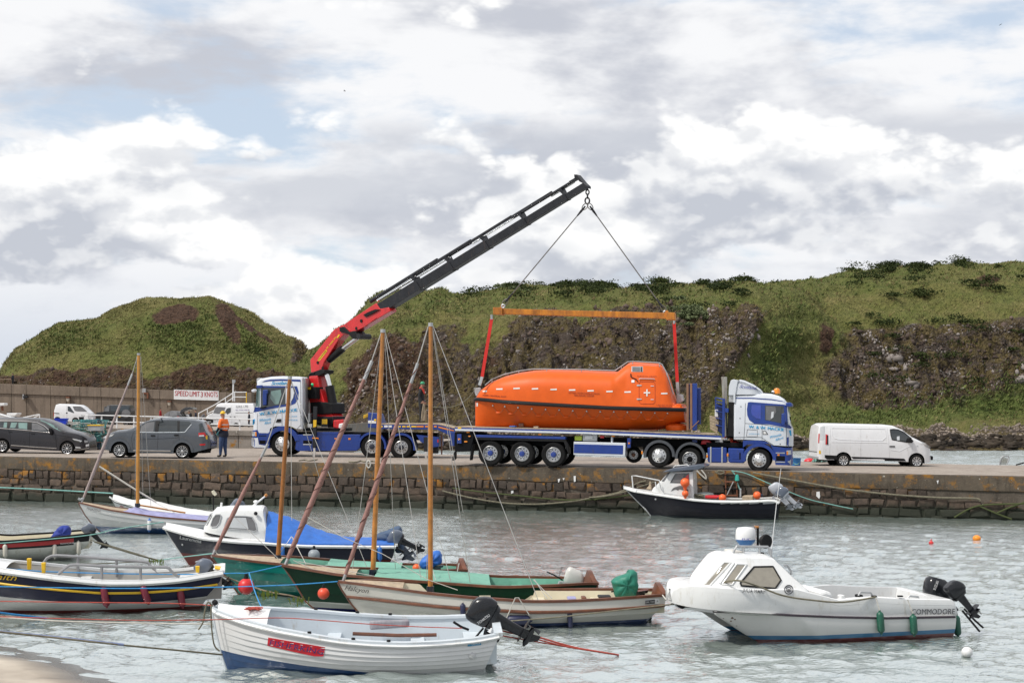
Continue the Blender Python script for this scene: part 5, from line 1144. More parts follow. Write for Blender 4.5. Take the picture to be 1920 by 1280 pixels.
 loose('timber_block','pale timber offcut lying on the near edge of the trailer deck','timber',[(930,228),(980,226),(984,250),(936,244)],0.05,0.3,PALEWOOD,b7);loose('timber_block','dark timber chock under the forward keel of the lifeboat','timber',[(768,196),(820,192),(824,230),(770,230)],0.4,0.9,DARKWOOD,b7)
 loose('blue_pad','small blue pad on the trailer deck beside the lifeboat keel','pad',[(668,222),(732,220),(732,234),(668,234)],0.1,0.5,TARPB,b7)
 rc=thing('fire_bucket','orange red drum behind the lifeboat stern on the trailer','drum',Fr(fr.M@fr.L(*Z('z4',[(588,578)])[0],0.9),math.degrees(fr.yaw)));MB().lathe([(0.02,0),(0.42,0),(0.46,0.1),(0.44,0.2),(0.3,0.26),(0.05,0.28)],(0,0,0),'z',20,ORANGE).build('drum',None,rc,smooth=True)
 return fr
ORANGE=mat('lifeboat_orange',(0.70,0.105,0.007),0.46,var=0.08,coat=0.0,spec=0.3,dirt=(0.50,0.085,0.012),dirt_amt=0.15)
def lifeboat():
 W=2.45;B=2.75;yc=1.25;z3=lambda p:Z('z3',p)
 fr=Fr(FT.M@V((FT.L(1090,805).x,yc,FT.L(1090,806).z)),math.degrees(FT.yaw))
 t=thing('lifeboat','bright orange enclosed lifeboat with raised steering cabin slung above the trailer','lifeboat',fr)
 gun=zfun(fr,z3([(197,432),(280,438),(400,450),(600,463),(800,475),(1000,486),(1200,497),(1500,506),(1768,512)]),-1.2)
 topz=zfun(fr,z3([(197,431),(206,418),(225,385),(245,362),(275,338),(330,296),(420,259),(530,232),(640,216),(760,210),(1000,215),(1235,224),(1265,226),(1350,160),(1380,152),(1580,166),(1600,180),(1648,245),(1690,400),(1708,466),(1752,470),(1768,505)]),-0.3)
 botz=zfun(fr,z3([(197,640),(260,655),(500,668),(1400,668),(1560,655),(1690,628),(1768,608)]),-0.2)
 x0=fr.L(*z3([(197,432)])[0],-0.2).x;x1=fr.L(*z3([(1768,510)])[0],-1.0).x;Ln=x1-x0
 xc0=fr.L(*z3([(1250,226)])[0],-0.4).x;xc1=fr.L(*z3([(1350,160)])[0],-0.4).x;xc2=fr.L(*z3([(1585,166)])[0],-0.4).x;xc3=fr.L(*z3([(1705,466)])[0],-0.4).x
 def hb(x):
  s=(x-x0)/Ln;f=1.0
  if s<0.36:f=(1-(1-s/0.36)**2.4)**0.62
  if s>0.7:f=1-0.22*((s-0.7)/0.3)**2
  return max(0.03,B/2*f)
 hull=[];can=[];n=120
 for i in range(n+1):
  s=(i/n);s=0.5-0.5*math.cos(math.pi*s)if s<0.5 else s;x=x0+Ln*(i/n);b=hb(x);zg,zk,zt=gun(x),botz(x),max(topz(x),gun(x)+0.01)
  h=[]
  for k in range(13):
   v=k/12;p=0.42+0.35*max(0,1-(x-x0)/(Ln*0.25));h.append((b*(v**p)*(0.93+0.07*v),lerp(zk,zg,v**1.15)))
  hull.append([(x,-y,z)for y,z in h[::-1]]+[(x,y,z)for y,z in h[1:]])
  cab=1.0 if xc0<=x<=xc3 else 0.0
  c=[]
  for k in range(15):
   v=k/14;zz=lerp(zg,zt,v)
   round_y=b*0.985*(1-v**3.0)**0.5 if v<1 else 0
   round_y=b*0.985*(1-0.10*v)*(1-v**5)**0.5 if v<1 else 0
   if cab:
    k_=(x-xc0)/(xc1-xc0);k_=min(1,max(0,k_));sq=b*0.985*(1-0.42*v**1.15)*((1-v**14)**0.5 if v<1 else 0);round_y=lerp(round_y,sq,k_)
   c.append((round_y,zz))
  can.append([(x,-y,z)for y,z in c]+[(x,y,z)for y,z in c[-2::-1]])
 mb=MB();mb.loft(hull,ORANGE,ring_closed=False,cap=False);mb.add(hull[-1],[tuple(range(len(hull[-1])))],ORANGE);mb.add(hull[0],[tuple(range(len(hull[0])))],ORANGE)
 ho=mb.build('hull',None,t,smooth=True,sharp=45);b1=mb.bvh(fr)
 mb=MB();mb.loft(can,ORANGE,ring_closed=False,cap=False);mb.add(can[-1],[tuple(range(len(can[-1])))],ORANGE);mb.add(can[0],[tuple(range(len(can[0])))],ORANGE)
 co=mb.build('canopy',None,t,smooth=True,sharp=28);b2_=mb.bvh(fr);fr.bvh=[b1,b2_]
 # rubbing strake
 pts=[(x0+Ln*i/80)for i in range(81)];mb=MB();mb.tube([(x,-hb(x)-0.01,gun(x))for x in pts]+[(x1+0.02,0,gun(x1))]+[(x,hb(x)+0.01,gun(x))for x in pts[::-1]],0.075,8,BLACK);mb.build('rubbing_strake',None,t,smooth=True)
 st=MB().prism([(p.x,p.z)for p in fr.Ls(z3([(1712,466),(1752,470),(1756,490),(1768,494),(1768,508),(1712,508)]),-0.9)],-0.95,0.95,ORANGE);st.build('stern_deck',None,t,bevel=0.03)
 SW=mat('reflective_tape',(0.72,0.70,0.66),0.3)
 for x,y in((276,372),(385,356),(514,351),(652,354),(792,359),(931,363),(1069,369),(1211,374),(1347,378),(1622,389)):
  w=24 if x>300 else 16;decal(fr,z3([(x-w,y-4),(x+w,y-6),(x+w,y+5),(x-w,y+6)]),SW,co,'reflective_strip',off=0.012,step=3)
 for q in([(1468,379),(1516,379),(1516,389),(1468,389)],[(1487,358),(1497,358),(1497,410),(1487,410)]):decal(fr,z3(q),SW,co,'reflective_cross',off=0.02,step=3)
 L_=lambda s,a,b_,h,**k:lettering(fr,s,*z3([a,b_]),h,LETBR,co,off=0.02,**k)
 L_('ASERI CENTRAL EAST',(258,408),(437,420),3.0,bold=0.01);L_('FITTED WITH SAFELAUNCH',(905,389),(1134,397),3.0,bold=0.01);L_('RELEASE GEAR',(948,408),(1096,412),3.0,bold=0.01);L_('SURVIVAL CRAFT',(1418,264),(1565,268),2.4);L_('L.8x3.0x3.1(3.20) M',(1565,480),(1695,482),2.6);L_('50 PERSONS',(1582,493),(1680,495),2.4)
 dr=line_on(fr,z3([(1433,312),(1442,302),(1542,302),(1553,314),(1553,452),(1540,467),(1445,466),(1433,452)]),0.012,mat('orange_seam',(0.42,0.05,0.006),0.5),co,'hatch',closed=True)
 for x,y in((1436,328),(1436,431)):decal(fr,z3([(x-20,y-5),(x+16,y-3),(x+16,y+4),(x-20,y+6)]),STEEL,co,'hinge',off=0.03,step=3)
 for x,y in((1532,333),(1532,434)):decal(fr,z3([(x-12,y-3),(x+12,y-2),(x+12,y+3),(x-12,y+3)]),ALLOY,co,'latch',off=0.03,step=3)
 decal(fr,z3([(1376,186),(1462,186),(1462,228),(1376,226)]),STEEL,co,'window_frame',off=0.012);decal(fr,z3([(1382,190),(1440,190),(1440,224),(1382,222)]),GREYGLASS,co,'window',off=0.022);decal(fr,z3([(1444,190),(1458,190),(1458,225),(1444,225)]),GLASS,co,'window',off=0.022)
 decal(fr,z3([(1376,288),(1398,288),(1398,308),(1376,308)]),LETW,co,'sticker',off=0.02,step=3);decal(fr,z3([(208,458),(224,458),(224,486),(208,486)]),LETW,ho,'sticker',off=0.02,step=3)
 line_on(fr,z3([(1371,240),(1371,262),(1385,272),(1410,282),(1423,300)]),0.02,BLACK,co,'cable',off=0.03);line_on(fr,z3([(1432,284),(1440,278),(1545,280),(1550,286)]),0.018,STEEL,co,'grab_rail',off=0.05)
 # becketed lifelines with floats
 xs=[336,426,525,628,732,834,937,1040,1142,1244,1346,1449,1551,1647];ys=[480,486,494,503,508,513,518,522,525,526,528,530,534,537]
 mb=MB();fl=MB();ey=MB()
 for i in range(len(xs)):
  h=fr.hit(*z3([(xs[i],ys[i])])[0],0.02);ey.ball(h,0.035,8,5,ALLOY)
  if i+1<len(xs):
   q=[(lerp(xs[i],xs[i+1],k/8),lerp(ys[i],ys[i+1],k/8)+52*(1-(2*k/8-1)**2))for k in range(9)];mb.tube([fr.hit(*p,0.02)for p in z3(q)],0.012,4,mat('lifeline',(0.55,0.16,0.06),0.7))
   h=fr.hit(*z3([q[4]])[0],0.03);fl.tube([h+V((-0.12,0,0.01)),h+V((-0.06,0,0)),h+V((0.06,0,0)),h+V((0.12,0,0.01))],[0.02,0.045,0.045,0.02],8,ORANGE)
 mb.build('lifeline',None,ho,smooth=True);fl.build('lifeline_float',None,ho,smooth=True,kind='stuff');ey.build('eyelet',None,ho,smooth=True,kind='stuff')
 # roof rails
 def rail(pts,y,nm):
  q=[fr.L(*p,y)for p in z3(pts)];m2=MB();m2.tube(q,0.022,6,STEEL)
  for p in q[1:-1:2]:m2.tube([p,p+V((0,0.02,-0.16))],0.018,5,STEEL)
  m2.build(nm,None,t,smooth=True)
 for y in(-0.55,0.55):rail([(278,328),(330,284),(420,247),(530,221),(640,207),(740,206),(790,208),(1000,210),(1250,219)],y,'roof_rail');rail([(1250,220),(1300,185),(1350,152),(1385,149),(1500,155),(1585,160),(1605,172),(1640,235),(1690,395)],y*0.95,'cabin_rail')
 pprism(fr,t,'hook_fitting',z3([(192,350),(240,345),(245,365),(215,410),(205,400)]),-0.08,0.08,STEEL);pprism(fr,t,'hook_fitting',z3([(1715,392),(1760,398),(1768,440),(1735,466),(1712,460)]),-0.1,0.1,STEEL)
 sk=pprism(fr,t,'skeg',z3([(1500,655),(1692,622),(1700,650),(1500,668)]),-0.05,0.05,ORANGE)
 return fr
def rigging(fc):
 """Lifting tackle hanging from the crane: all in the crane boom's own vertical plane, over the lifeboat."""
 Y=LIFE_Y
 def root(nm,lab,cat,px,py,Yd=None,grp=None):
  f=Fr(P(px,py,Yd or Y),math.degrees(FT.yaw));return f,thing(nm,lab,cat,f,grp)
 f,t=root('lifting_chain','short chain of steel links with a big ring below the crane tip','chain',1102,372)
 def link(mb,c,rx,rz,r,ax):
  pts=[(c[0]+(rx*math.cos(a)if ax else 0),c[1]+(0 if ax else rx*math.cos(a)),c[2]+rz*math.sin(a))for a in[2*math.pi*k/14 for k in range(14)]];mb.tube(pts,r,6,STEELBLK,closed=True)
 ys=[352,360,367,372.5,380]
 for k,(y,rz,rx)in enumerate(((353,3.6,2.4),(360.5,4.6,3.0),(368,4.0,2.2),(376.5,5.8,4.2))):
  c=f.L(1102-(0.4 if k<3 else 0.8),y);s=rad_px(f,1102,y,1.0);mb=MB();link(mb,c,rx*s,rz*s,0.03 if k<3 else 0.035,k%2==1);mb.build('link',None,t,smooth=True)
 for a,b_,lab in(((1100.5,383),(943.5,571),'steel wire sling running down to the bow end of the orange lifting beam'),((1103.5,383),(1247,583),'steel wire sling running down to the stern end of the orange lifting beam')):
  f,t=root('wire_sling',lab,'sling',*b_);p,q=f.L(*a),f.L(*b_);d=(q-p).normalized()
  MB().tube([p+d*0.4,q-d*0.3],0.022,6,WIRE).build('wire',None,t,smooth=True)
  for e,dr in((p,d),(q,-d)):MB().tube([e+dr*0.1,e+dr*0.35,e+dr*0.6],[0.03,0.05,0.028],6,STEELBLK).build('ferrule',None,t,smooth=True);mb=MB();sd_=V((dr.z,0,-dr.x));mb.tube([e+dr*(0.12-0.16*math.cos(x))+sd_*0.09*math.sin(x)for x in[2*math.pi*k/12 for k in range(12)]],0.02,5,WIRE,closed=True);mb.build('thimble',None,t,smooth=True)
  mb=MB();mb.tube([q+V((0.065*math.cos(x),0,0.065*math.sin(x)-0.06))for x in[2*math.pi*k/12 for k in range(12)]],0.03,6,STEEL,closed=True);mb.build('shackle',None,t,smooth=True)
 f,t=root('spreader_beam','rusty orange yellow steel lifting beam hanging over the lifeboat','lifting beam',1095,588)
 RB=mat('rusty_orange',(0.62,0.22,0.015),0.6,var=0.2,dirt=(0.14,0.04,0.015),dirt_amt=0.9,scale=1.5)
 pprism(f,t,'beam',Z('a3',[(962,722),(1815,743),(1815,772),(962,748)]),-0.16,0.16,RB)
 for q in([(945,716),(990,716),(990,752),(945,750)],[(1788,740),(1830,742),(1830,778),(1788,776)]):pprism(f,t,'end_plate',Z('a3',q),-0.24,0.24,RB)
 for x,y in((941,571),(1250,582)):pprism(f,t,'lug',[(x-2.5,y),(x+2.5,y),(x+4,y+8),(x-4,y+8)],-0.05,0.05,RB)
 STR=mat('red_webbing',(0.62,0.02,0.015),0.7,var=0.1)
 for a,b_,c,lab in(((922,590),(904,706),(899,722),'red webbing strop from the lifting beam to the lifeboat bow'),((1264,598),(1270,716),(1271,738),'red webbing strop from the lifting beam to the lifeboat stern')):
  f,t=root('webbing_strop',lab,'strop',*b_);MB().beam(f.L(a[0],a[1]+7),f.L(*b_),0.05,0.125,STR,up=(1,0,0)).build('webbing',None,t);MB().tube([f.L(*a),f.L(a[0],a[1]+9)],0.05,6,STEEL).build('shackle',None,t,smooth=True);MB().beam(f.L(*b_),f.L(*c),0.05,0.12,STEEL,up=(1,0,0)).build('shackle',None,t)
  # tag line from the bow to the man on the lorry
 f=Fr(P(880,745,Y),0);q=smooth_px([(893,722),(885,738),(868,754),(845,763),(815,763),(802,759)],5);MB().tube([f.L(*p,-0.2)for p in q],0.016,5,ROPEK).build('tag_line',None,None,smooth=True);o=bpy.data.objects['tag_line'];o.location=f.o;tag(o,'pale tag line curving from the lifeboat bow to the man in the green helmet','rope')
FR_LEFT,FR_CRANE=crane_lorry()
tractor();trailer();lifeboat();rigging(FR_CRANE)
# CARS AND VANS
def car(name,label,cat,ref,yaw,W,m,top,bot,belt,zk,wheels,tumble=0.2,round0=0.5,round1=0.5,archr=1.16,crown=0.05,style='alloy10',wf=0.72,far=None,inner=True,shoulder=0.07):
 fr=Fr(ground(*ref)if not isinstance(ref,V)else ref,yaw);t=thing(name,label,cat,fr);z=lambda p:Z(zk,p)if zk else p
 ar=[(fr.L(*z([c])[0]),rad_px(fr,*z([c])[0],r*archr))for c,r in wheels]
 o,bv,xs=body(fr,z(top),z(bot),W,m,t,'body',belt=z(belt)if belt else None,tumble=tumble,round0=round0,round1=round1,arches=ar,crown=crown,n=120,shoulder=shoulder)
 fr.bvh=[bv]
 for c,r in wheels:wheel(fr,t,*z([c])[0],r,0.21,style,wf,0.03,far=W-0.06)
 if inner:
  zb=max(a.z for a,_ in ar);x0,x1=min(xs),max(xs);MB().box((x0+0.3,0.28,0.22),(x1-0.3,W-0.28,zb+0.3),CHASSIS).build('underbody',None,t)
 return fr,t,o,z
def van_right():
 m=mat('van_white',(0.70,0.71,0.73),0.3,var=0.03,coat=0.4,dirt=(0.4,0.38,0.34),dirt_amt=0.15)
 w=[((443,404),13.0),((1043,411),13.0)]
 top=[(236,330),(240,200),(252,124),(275,111),(340,110),(800,121),(870,128),(930,155),(1010,215),(1080,250),(1130,275),(1165,305),(1172,370),(1180,398)]
 bot=[(236,395),(290,400),(500,400),(950,415),(1110,430),(1180,420)]
 fr,t,o,z=car('panel_van','clean white panel van parked at the seaward end of the quay','van',(1649,873.6),1.5,1.85,m,top,bot,[(230,245),(1010,258),(1180,290)],'b6',w,tumble=0.15,round0=0.22,round1=0.55,style='cap',wf=0.66,archr=1.2)
 bx=fr
 decal(fr,z([(290,360),(385,365),(395,398),(330,404),(290,402)]),BLACK,o,'bumper_trim');decal(fr,z([(505,374),(820,384),(940,390),(955,410),(820,410),(505,404)]),BLACK,o,'sill_trim')
 decal(fr,z([(822,150),(850,146),(890,150),(940,172),(985,210),(1016,245),(1005,262),(950,258),(840,238),(828,200)]),BLACK,o,'window_surround',off=0.01);wn=decal(fr,z([(830,156),(885,156),(935,178),(985,218),(1008,248),(960,250),(845,232),(834,200)]),GLASS,o,'side_window',off=0.018)
 decal(fr,z([(880,210),(902,206),(902,240),(880,238)]),LENS,o,'far_mirror',off=0.022)
 pprism(fr,t,'mirror',z([(975,222),(1000,214),(1008,255),(980,262),(965,250)]),-0.14,0.05,BLACK,bevel=0.03)
 decal(fr,z([(820,286),(865,286),(865,296),(820,296)]),BLACK,o,'door_handle',off=0.02);decal(fr,z([(1040,284),(1055,282),(1055,290),(1040,290)]),LENS,o,'side_repeater',off=0.012)
 decal(fr,z([(296,190),(318,196),(318,275),(296,275)]),REDLENS,o,'tail_lamp',off=0.014);decal(fr,z([(308,200),(318,202),(318,275),(308,275)]),BLACK,o,'tail_lamp_edge',off=0.02)
 decal(fr,z([(238,188),(248,185),(244,262),(236,264)]),REDLENS,o,'tail_lamp',off=0.012);decal(fr,z([(242,325),(256,322),(258,350),(243,352)]),YELLOW,o,'number_plate',off=0.012);decal(fr,z([(254,130),(290,126),(285,235),(248,238)]),mat('van_rear_panel',(0.52,0.54,0.56),0.25,coat=0.4),o,'rear_window_panel',off=0.01)
 decal(fr,z([(1078,250),(1120,268),(1155,295),(1148,310),(1110,290)]),LENS,o,'headlight',off=0.015);decal(fr,z([(1154,365),(1176,372),(1176,400),(1156,402)]),BLACK,o,'fog_lamp',off=0.012)
 for ln in([(340,112),(330,360)],[(800,124),(812,240),(822,400)],[(1005,262),(1005,340),(960,415)],[(585,140),(585,400)]):line_on(fr,z(ln),0.004,mat('seam_grey',(0.33,0.34,0.35),0.6),o,'panel_gap',off=0.0)
 line_on(fr,z([(352,140),(786,148),(790,215),(760,245),(420,236),(370,225),(352,200)]),0.016,m,o,'pressing',closed=True,off=0.0);line_on(fr,z([(345,255),(800,262)]),0.012,m,o,'pressing',off=0.0);line_on(fr,z([(830,320),(900,330),(960,300),(1000,285)]),0.012,m,o,'pressing',off=0.0)
 pprism(fr,t,'rear_step',z([(216,372),(300,376),(300,398),(218,392)]),0.1,1.75,STEEL)
van_right()
def suv():
 m=mat('suv_grey',(0.072,0.082,0.098),0.24,0.25,var=0.06,coat=0.7)
 w=[((895,574),14.0),((1366,582),14.0)]
 top=[(752,520),(762,480),(800,455),(860,432),(940,424),(985,412),(1060,370),(1110,350),(1180,341),(1300,338),(1420,346),(1480,355),(1510,368),(1535,430),(1560,470),(1572,520)]
 bot=[(752,560),(840,585),(990,590),(1280,600),(1460,590),(1570,560)]
 fr,t,o,z=car('grey_suv','dark grey estate car with roof rails facing away beside the orange jacket','car',(290,859),-2.0,1.72,m,top,bot,[(752,470),(980,440),(1500,436),(1572,450)],'a5',w,tumble=0.26,round0=0.5,round1=0.42,style='alloy7',wf=0.74,archr=1.18)
 decal(fr,z([(1012,430),(1050,395),(1100,362),(1150,354),(1300,352),(1420,360),(1440,378),(1385,438),(1340,440),(1030,438)]),GLASS,o,'side_windows',off=0.012,step=3)
 for q in([(1168,354),(1198,354),(1186,440),(1160,440)],[(1330,354),(1348,354),(1346,440),(1330,440)]):decal(fr,z(q),BLACK,o,'door_pillar',off=0.02)
 decal(fr,z([(1060,395),(1105,366),(1160,362),(1150,436),(1050,436)]),GREYGLASS,o,'window_pane',off=0.018,step=3)
 line_on(fr,z([(1020,440),(1200,441),(1385,440),(1436,380)]),0.018,CHROME,o,'window_trim',off=0.012)
 decal(fr,z([(1490,380),(1512,372),(1534,425),(1512,450),(1498,440)]),GLASS,o,'rear_side_window',off=0.012);decal(fr,z([(1488,445),(1535,440),(1550,470),(1490,472)]),REDLENS,o,'tail_lamp',off=0.015);decal(fr,z([(1492,462),(1530,460),(1530,472),(1492,472)]),LENS,o,'tail_lamp_glass',off=0.022)
 decal(fr,z([(1496,528),(1540,524),(1540,538),(1500,540)]),REDLENS,o,'reflector',off=0.012);decal(fr,z([(1541,460),(1556,464),(1556,495),(1543,490)]),YELLOW,o,'number_plate',off=0.012);decal(fr,z([(756,490),(800,462),(858,452),(840,470),(790,485)]),LENS,o,'headlight',off=0.012)
 decal(fr,z([(760,515),(785,515),(785,545),(765,548)]),LENS,o,'fog_lamp',off=0.012)
 for ln in([(1000,440),(985,490),(1000,575)],[(1186,442),(1180,580)],[(1340,442),(1345,500),(1300,560)],[(1000,495),(1180,490),(1340,480)]):line_on(fr,z(ln),0.006,CHASSIS,o,'panel_gap',off=0.0)
 line_on(fr,z([(1000,576),(1280,580)]),0.03,CHROME,o,'sill_trim',off=0.01);line_on(fr,z([(1150,337),(1300,328),(1400,332),(1470,344)]),0.03,STEEL,t,'roof_rail',off=0.02)
 for x,y in((1148,466),(1322,462)):decal(fr,z([(x-18,y-6),(x+14,y-6),(x+18,y+5),(x-16,y+6)]),BLACK,o,'door_handle',off=0.02)
 pprism(fr,t,'mirror',z([(1000,425),(1030,415),(1045,440),(1010,450)]),-0.16,0.02,m,bevel=0.03)
 for c,r in w:arc_guard(fr,t,'arch_trim',z([c])[0],r*1.17,r*1.50,5,175,-0.015,0.08,m)
 MB().tube([fr.L(*p,0.8)for p in z([(1535,585),(1575,590),(1582,570),(1570,560)])],0.03,6,BLACK).build('tow_ball',None,t,smooth=True)
suv()
def estate():
 m=mat('estate_black',(0.022,0.021,0.026),0.28,0.0,var=0.08,coat=0.35)
 w=[((30,925),12.6),((1005,965),13.0)]
 top=[(-430,760),(-400,640),(-330,540),(-150,515),(0,512),(250,512),(500,520),(600,530),(740,580),(900,670),(980,705),(1140,740),(1230,775),(1275,815),(1295,880),(1300,930)]
 bot=[(-430,930),(160,965),(870,1000),(1120,1005),(1300,990)]
 fr,t,o,z=car('black_estate_car','black estate car with chrome window trim at the inshore end of the quay','car',(75,850),-4.0,1.72,m,top,bot,[(-430,650),(0,655),(740,715),(1000,730),(1300,770)],'b8',w,tumble=0.26,round0=0.5,round1=0.55,style='alloy10',wf=0.74,archr=1.15)
 decal(fr,z([(-300,650),(-280,570),(-100,560),(250,562),(440,570),(560,585),(660,640),(735,705),(730,715),(440,690),(0,655)]),GLASS,o,'side_windows',off=0.012)
 for q in([(108,560),(150,560),(135,668),(100,662)],[(418,566),(470,568),(470,692),(412,690)]):decal(fr,z(q),BLACK,o,'door_pillar',off=0.02)
 for q in([(60,572),(112,572),(108,650),(50,645)],[(170,575),(260,575),(225,655),(150,650)],[(275,578),(410,580),(405,675),(280,660)]):decal(fr,z(q),GLASSG,o,'window_pane',off=0.017)
 decal(fr,z([(480,585),(560,590),(650,640),(700,690),(600,690),(480,678)]),GREYGLASS,o,'window_pane',off=0.017)
 line_on(fr,z([(-100,551),(250,551),(440,560),(560,574),(660,622),(738,690)]),0.016,CHROME,o,'window_trim',off=0.01);line_on(fr,z([(-100,657),(0,659),(440,694),(735,724)]),0.016,CHROME,o,'window_trim',off=0.01)
 line_on(fr,z([(165,915),(500,940),(850,962)]),0.02,CHROME,o,'sill_trim',off=0.01)
 decal(fr,z([(620,536),(760,590),(960,690),(900,700),(800,655),(690,580),(600,545)]),GLASSG,o,'windscreen',off=0.01)
 decal(fr,z([(1075,808),(1150,822),(1235,842),(1240,872),(1150,868),(1095,848)]),GLASS,o,'headlight',off=0.014);decal(fr,z([(1080,812),(1150,826),(1230,846),(1222,860),(1110,836)]),LENS,o,'headlight_glass',off=0.02);decal(fr,z([(1195,848),(1215,848),(1212,866),(1195,866)]),LENS,o,'headlight_glass',off=0.024)
 decal(fr,z([(1262,842),(1310,834),(1316,868),(1270,882)]),STEEL,o,'grille',off=0.014);decal(fr,z([(1130,935),(1205,940),(1215,962),(1135,958)]),LENS,o,'fog_lamp',off=0.014);decal(fr,z([(1285,905),(1335,895),(1335,925),(1288,940)]),LETW,o,'number_plate',off=0.014)
 line_on(fr,z([(1110,985),(1230,975),(1330,955)]),0.016,CHROME,o,'bumper_trim',off=0.01)
 pprism(fr,t,'mirror',z([(722,650),(765,665),(780,740),(745,765),(730,700)]),-0.16,0.02,BLACK,bevel=0.03)
 for ln in([(445,690),(440,940)],[(120,662),(150,760),(160,915)],[(830,740),(850,960)],[(0,690),(440,730),(850,760),(1100,800)]):line_on(fr,z(ln),0.006,CHASSIS,o,'panel_gap',off=0.0)
 for x,y in((155,716),(495,745)):decal(fr,z([(x-30,y-6),(x+28,y-4),(x+28,y+6),(x-28,y+4)]),BLACK,o,'door_handle',off=0.02)
estate()
# UPPER ROAD: vehicles, railing, wall fittings
def at_depth(px,py,Y):return P(px,py,Y)
def small_van():
 m=MATS['van_white'];w=[((1130,550),5.6),((860,540),5.6)];g=at_depth(135,793,139.0)
 top=[(802,480),(812,380),(830,310),(860,300),(1060,306),(1200,318),(1245,345),(1300,400),(1350,440),(1368,480),(1370,540)]
 bot=[(802,510),(870,545),(1100,560),(1370,570)]
 fr,t,o,z=car('delivery_van','small white delivery van parked by the seawall beside the blue crate','van',g,0.0,1.8,m,top,bot,[(802,420),(1370,450)],'b8',w,tumble=0.15,round0=0.2,round1=0.6,style='cap',wf=0.62)
 decal(fr,z([(1014,330),(1050,335),(1112,425),(1108,432),(1014,400)]),GLASS,o,'side_window',off=0.02,step=2);decal(fr,z([(1088,332),(1200,330),(1240,348),(1310,410),(1150,405),(1120,395)]),GREYGLASS,o,'windscreen',off=0.02,step=2)
 decal(fr,z([(812,430),(890,432),(890,442),(812,440)]),BLACK,o,'side_rail',off=0.02,step=2);decal(fr,z([(990,422),(1012,422),(1012,438),(990,438)]),BLACK,o,'door_handle',off=0.02,step=2)
 decal(fr,z([(803,420),(812,420),(812,480),(803,482)]),REDLENS,o,'tail_lamp',off=0.02,step=2);decal(fr,z([(1210,455),(1270,465),(1260,480),(1215,472)]),LENS,o,'headlight',off=0.02,step=2);decal(fr,z([(1180,490),(1260,490),(1250,560),(1190,560)]),BLACK,o,'bumper',off=0.02,step=2)
 line_on(fr,z([(1000,320),(1005,560)]),0.012,STEEL,o,'panel_gap',off=0.0)
small_van()
def off_roader():
 m=mat('off_road_black',(0.015,0.016,0.018),0.35,coat=0.3);g=at_depth(212,796.5,143.0);w=[((1660/2+0,368),5.2)]
 w=[((828,368),5.0),((945,374),5.2)]
 top=[(716,330),(718,300),(726,292),(776,286),(800,240),(820,236),(970,238),(978,260),(980,340)]
 fr,t,o,z=car('off_road_vehicle','boxy black off road vehicle with a spare wheel on its back by the seawall','car',g,0.0,1.8,m,top,[(716,362),(980,366)],[(716,288),(980,288)],'a5',w,tumble=0.12,round0=0.1,round1=0.06,style='truck_rear',wf=0.6,crown=0.02)
 decal(fr,z([(782,248),(820,244),(818,282),(776,284)]),GREYGLASS,o,'windscreen',off=0.02,step=2);decal(fr,z([(830,246),(885,246),(885,282),(830,282)]),GLASS,o,'side_window',off=0.02,step=2);decal(fr,z([(900,246),(966,247),(966,284),(900,282)]),GLASS,o,'side_window',off=0.02,step=2)
 decal(fr,z([(890,312),(904,312),(904,326),(890,326)]),YELLOW,o,'number_plate',off=0.03,step=2)
 MB().lathe([(0.05,-0.02),(0.42,0.0),(0.42,0.2),(0.05,0.22)],fr.L(*z([(944,300)])[0],-0.16),'y',20,GREYGLASS).build('spare_wheel',None,t,smooth=True)
off_roader()
def panel_van_sign():
 m=MATS['van_white'];g=at_depth(440,800,150.0);w=[((735,770),5.0),((1140,785),5.2)]
 top=[(672,700),(680,660),(720,612),(780,596),(830,500),(850,462),(880,448),(1000,446),(1390,452),(1408,500),(1416,640),(1416,740)]
 fr,t,o,z=car('tradesman_van','tall white tradesman van lettered G.M.S. LTD beside the white stair rail','van',g,-6.0,2.0,m,top,[(672,760),(1416,790)],[(672,610),(1416,610)],'b1',w,tumble=0.15,round0=0.5,round1=0.1,style='cap',wf=0.62)
 decal(fr,z([(975,575),(1000,530),(1030,514),(1062,514),(1060,580),(1010,612)]),GLASS,o,'side_window',off=0.02,step=2);decal(fr,z([(795,590),(835,505),(860,498),(985,506),(945,590),(880,602)]),GREYGLASS,o,'windscreen',off=0.025,step=2)
 decal(fr,z([(686,680),(800,690),(790,740),(690,725)]),BLACK,o,'grille',off=0.03,step=2);decal(fr,z([(800,665),(840,668),(836,700),(802,695)]),LENS,o,'headlight',off=0.03,step=2);decal(fr,z([(712,722),(762,724),(762,742),(712,740)]),LETW,o,'number_plate',off=0.05,step=2);decal(fr,z([(680,755),(1416,760),(1416,790),(680,780)]),STEELBLK,o,'sill_trim',off=0.02,step=3)
 lettering(fr,'G.M.S. LTD',*z([(1140,514),(1322,508)]),4.0,LETK,o,off=0.03);lettering(fr,'TEL: 07034 440538',*z([(1130,556),(1340,554)]),2.3,mat('violet_lettering',(0.16,0.12,0.3),0.6),o,off=0.03)
 decal(fr,z([(1130,586),(1390,584),(1390,590),(1130,592)]),GREYGLASS,o,'side_stripe',off=0.02,step=3)
 for x in(1055,1120):decal(fr,z([(x-12,642),(x+12,642),(x+12,650),(x-12,650)]),BLACK,o,'door_handle',off=0.03,step=2)
 for ln in([(1075,480),(1078,760)],[(960,610),(960,750)]):line_on(fr,z(ln),0.012,STEEL,o,'panel_gap',off=0.0)
panel_van_sign()
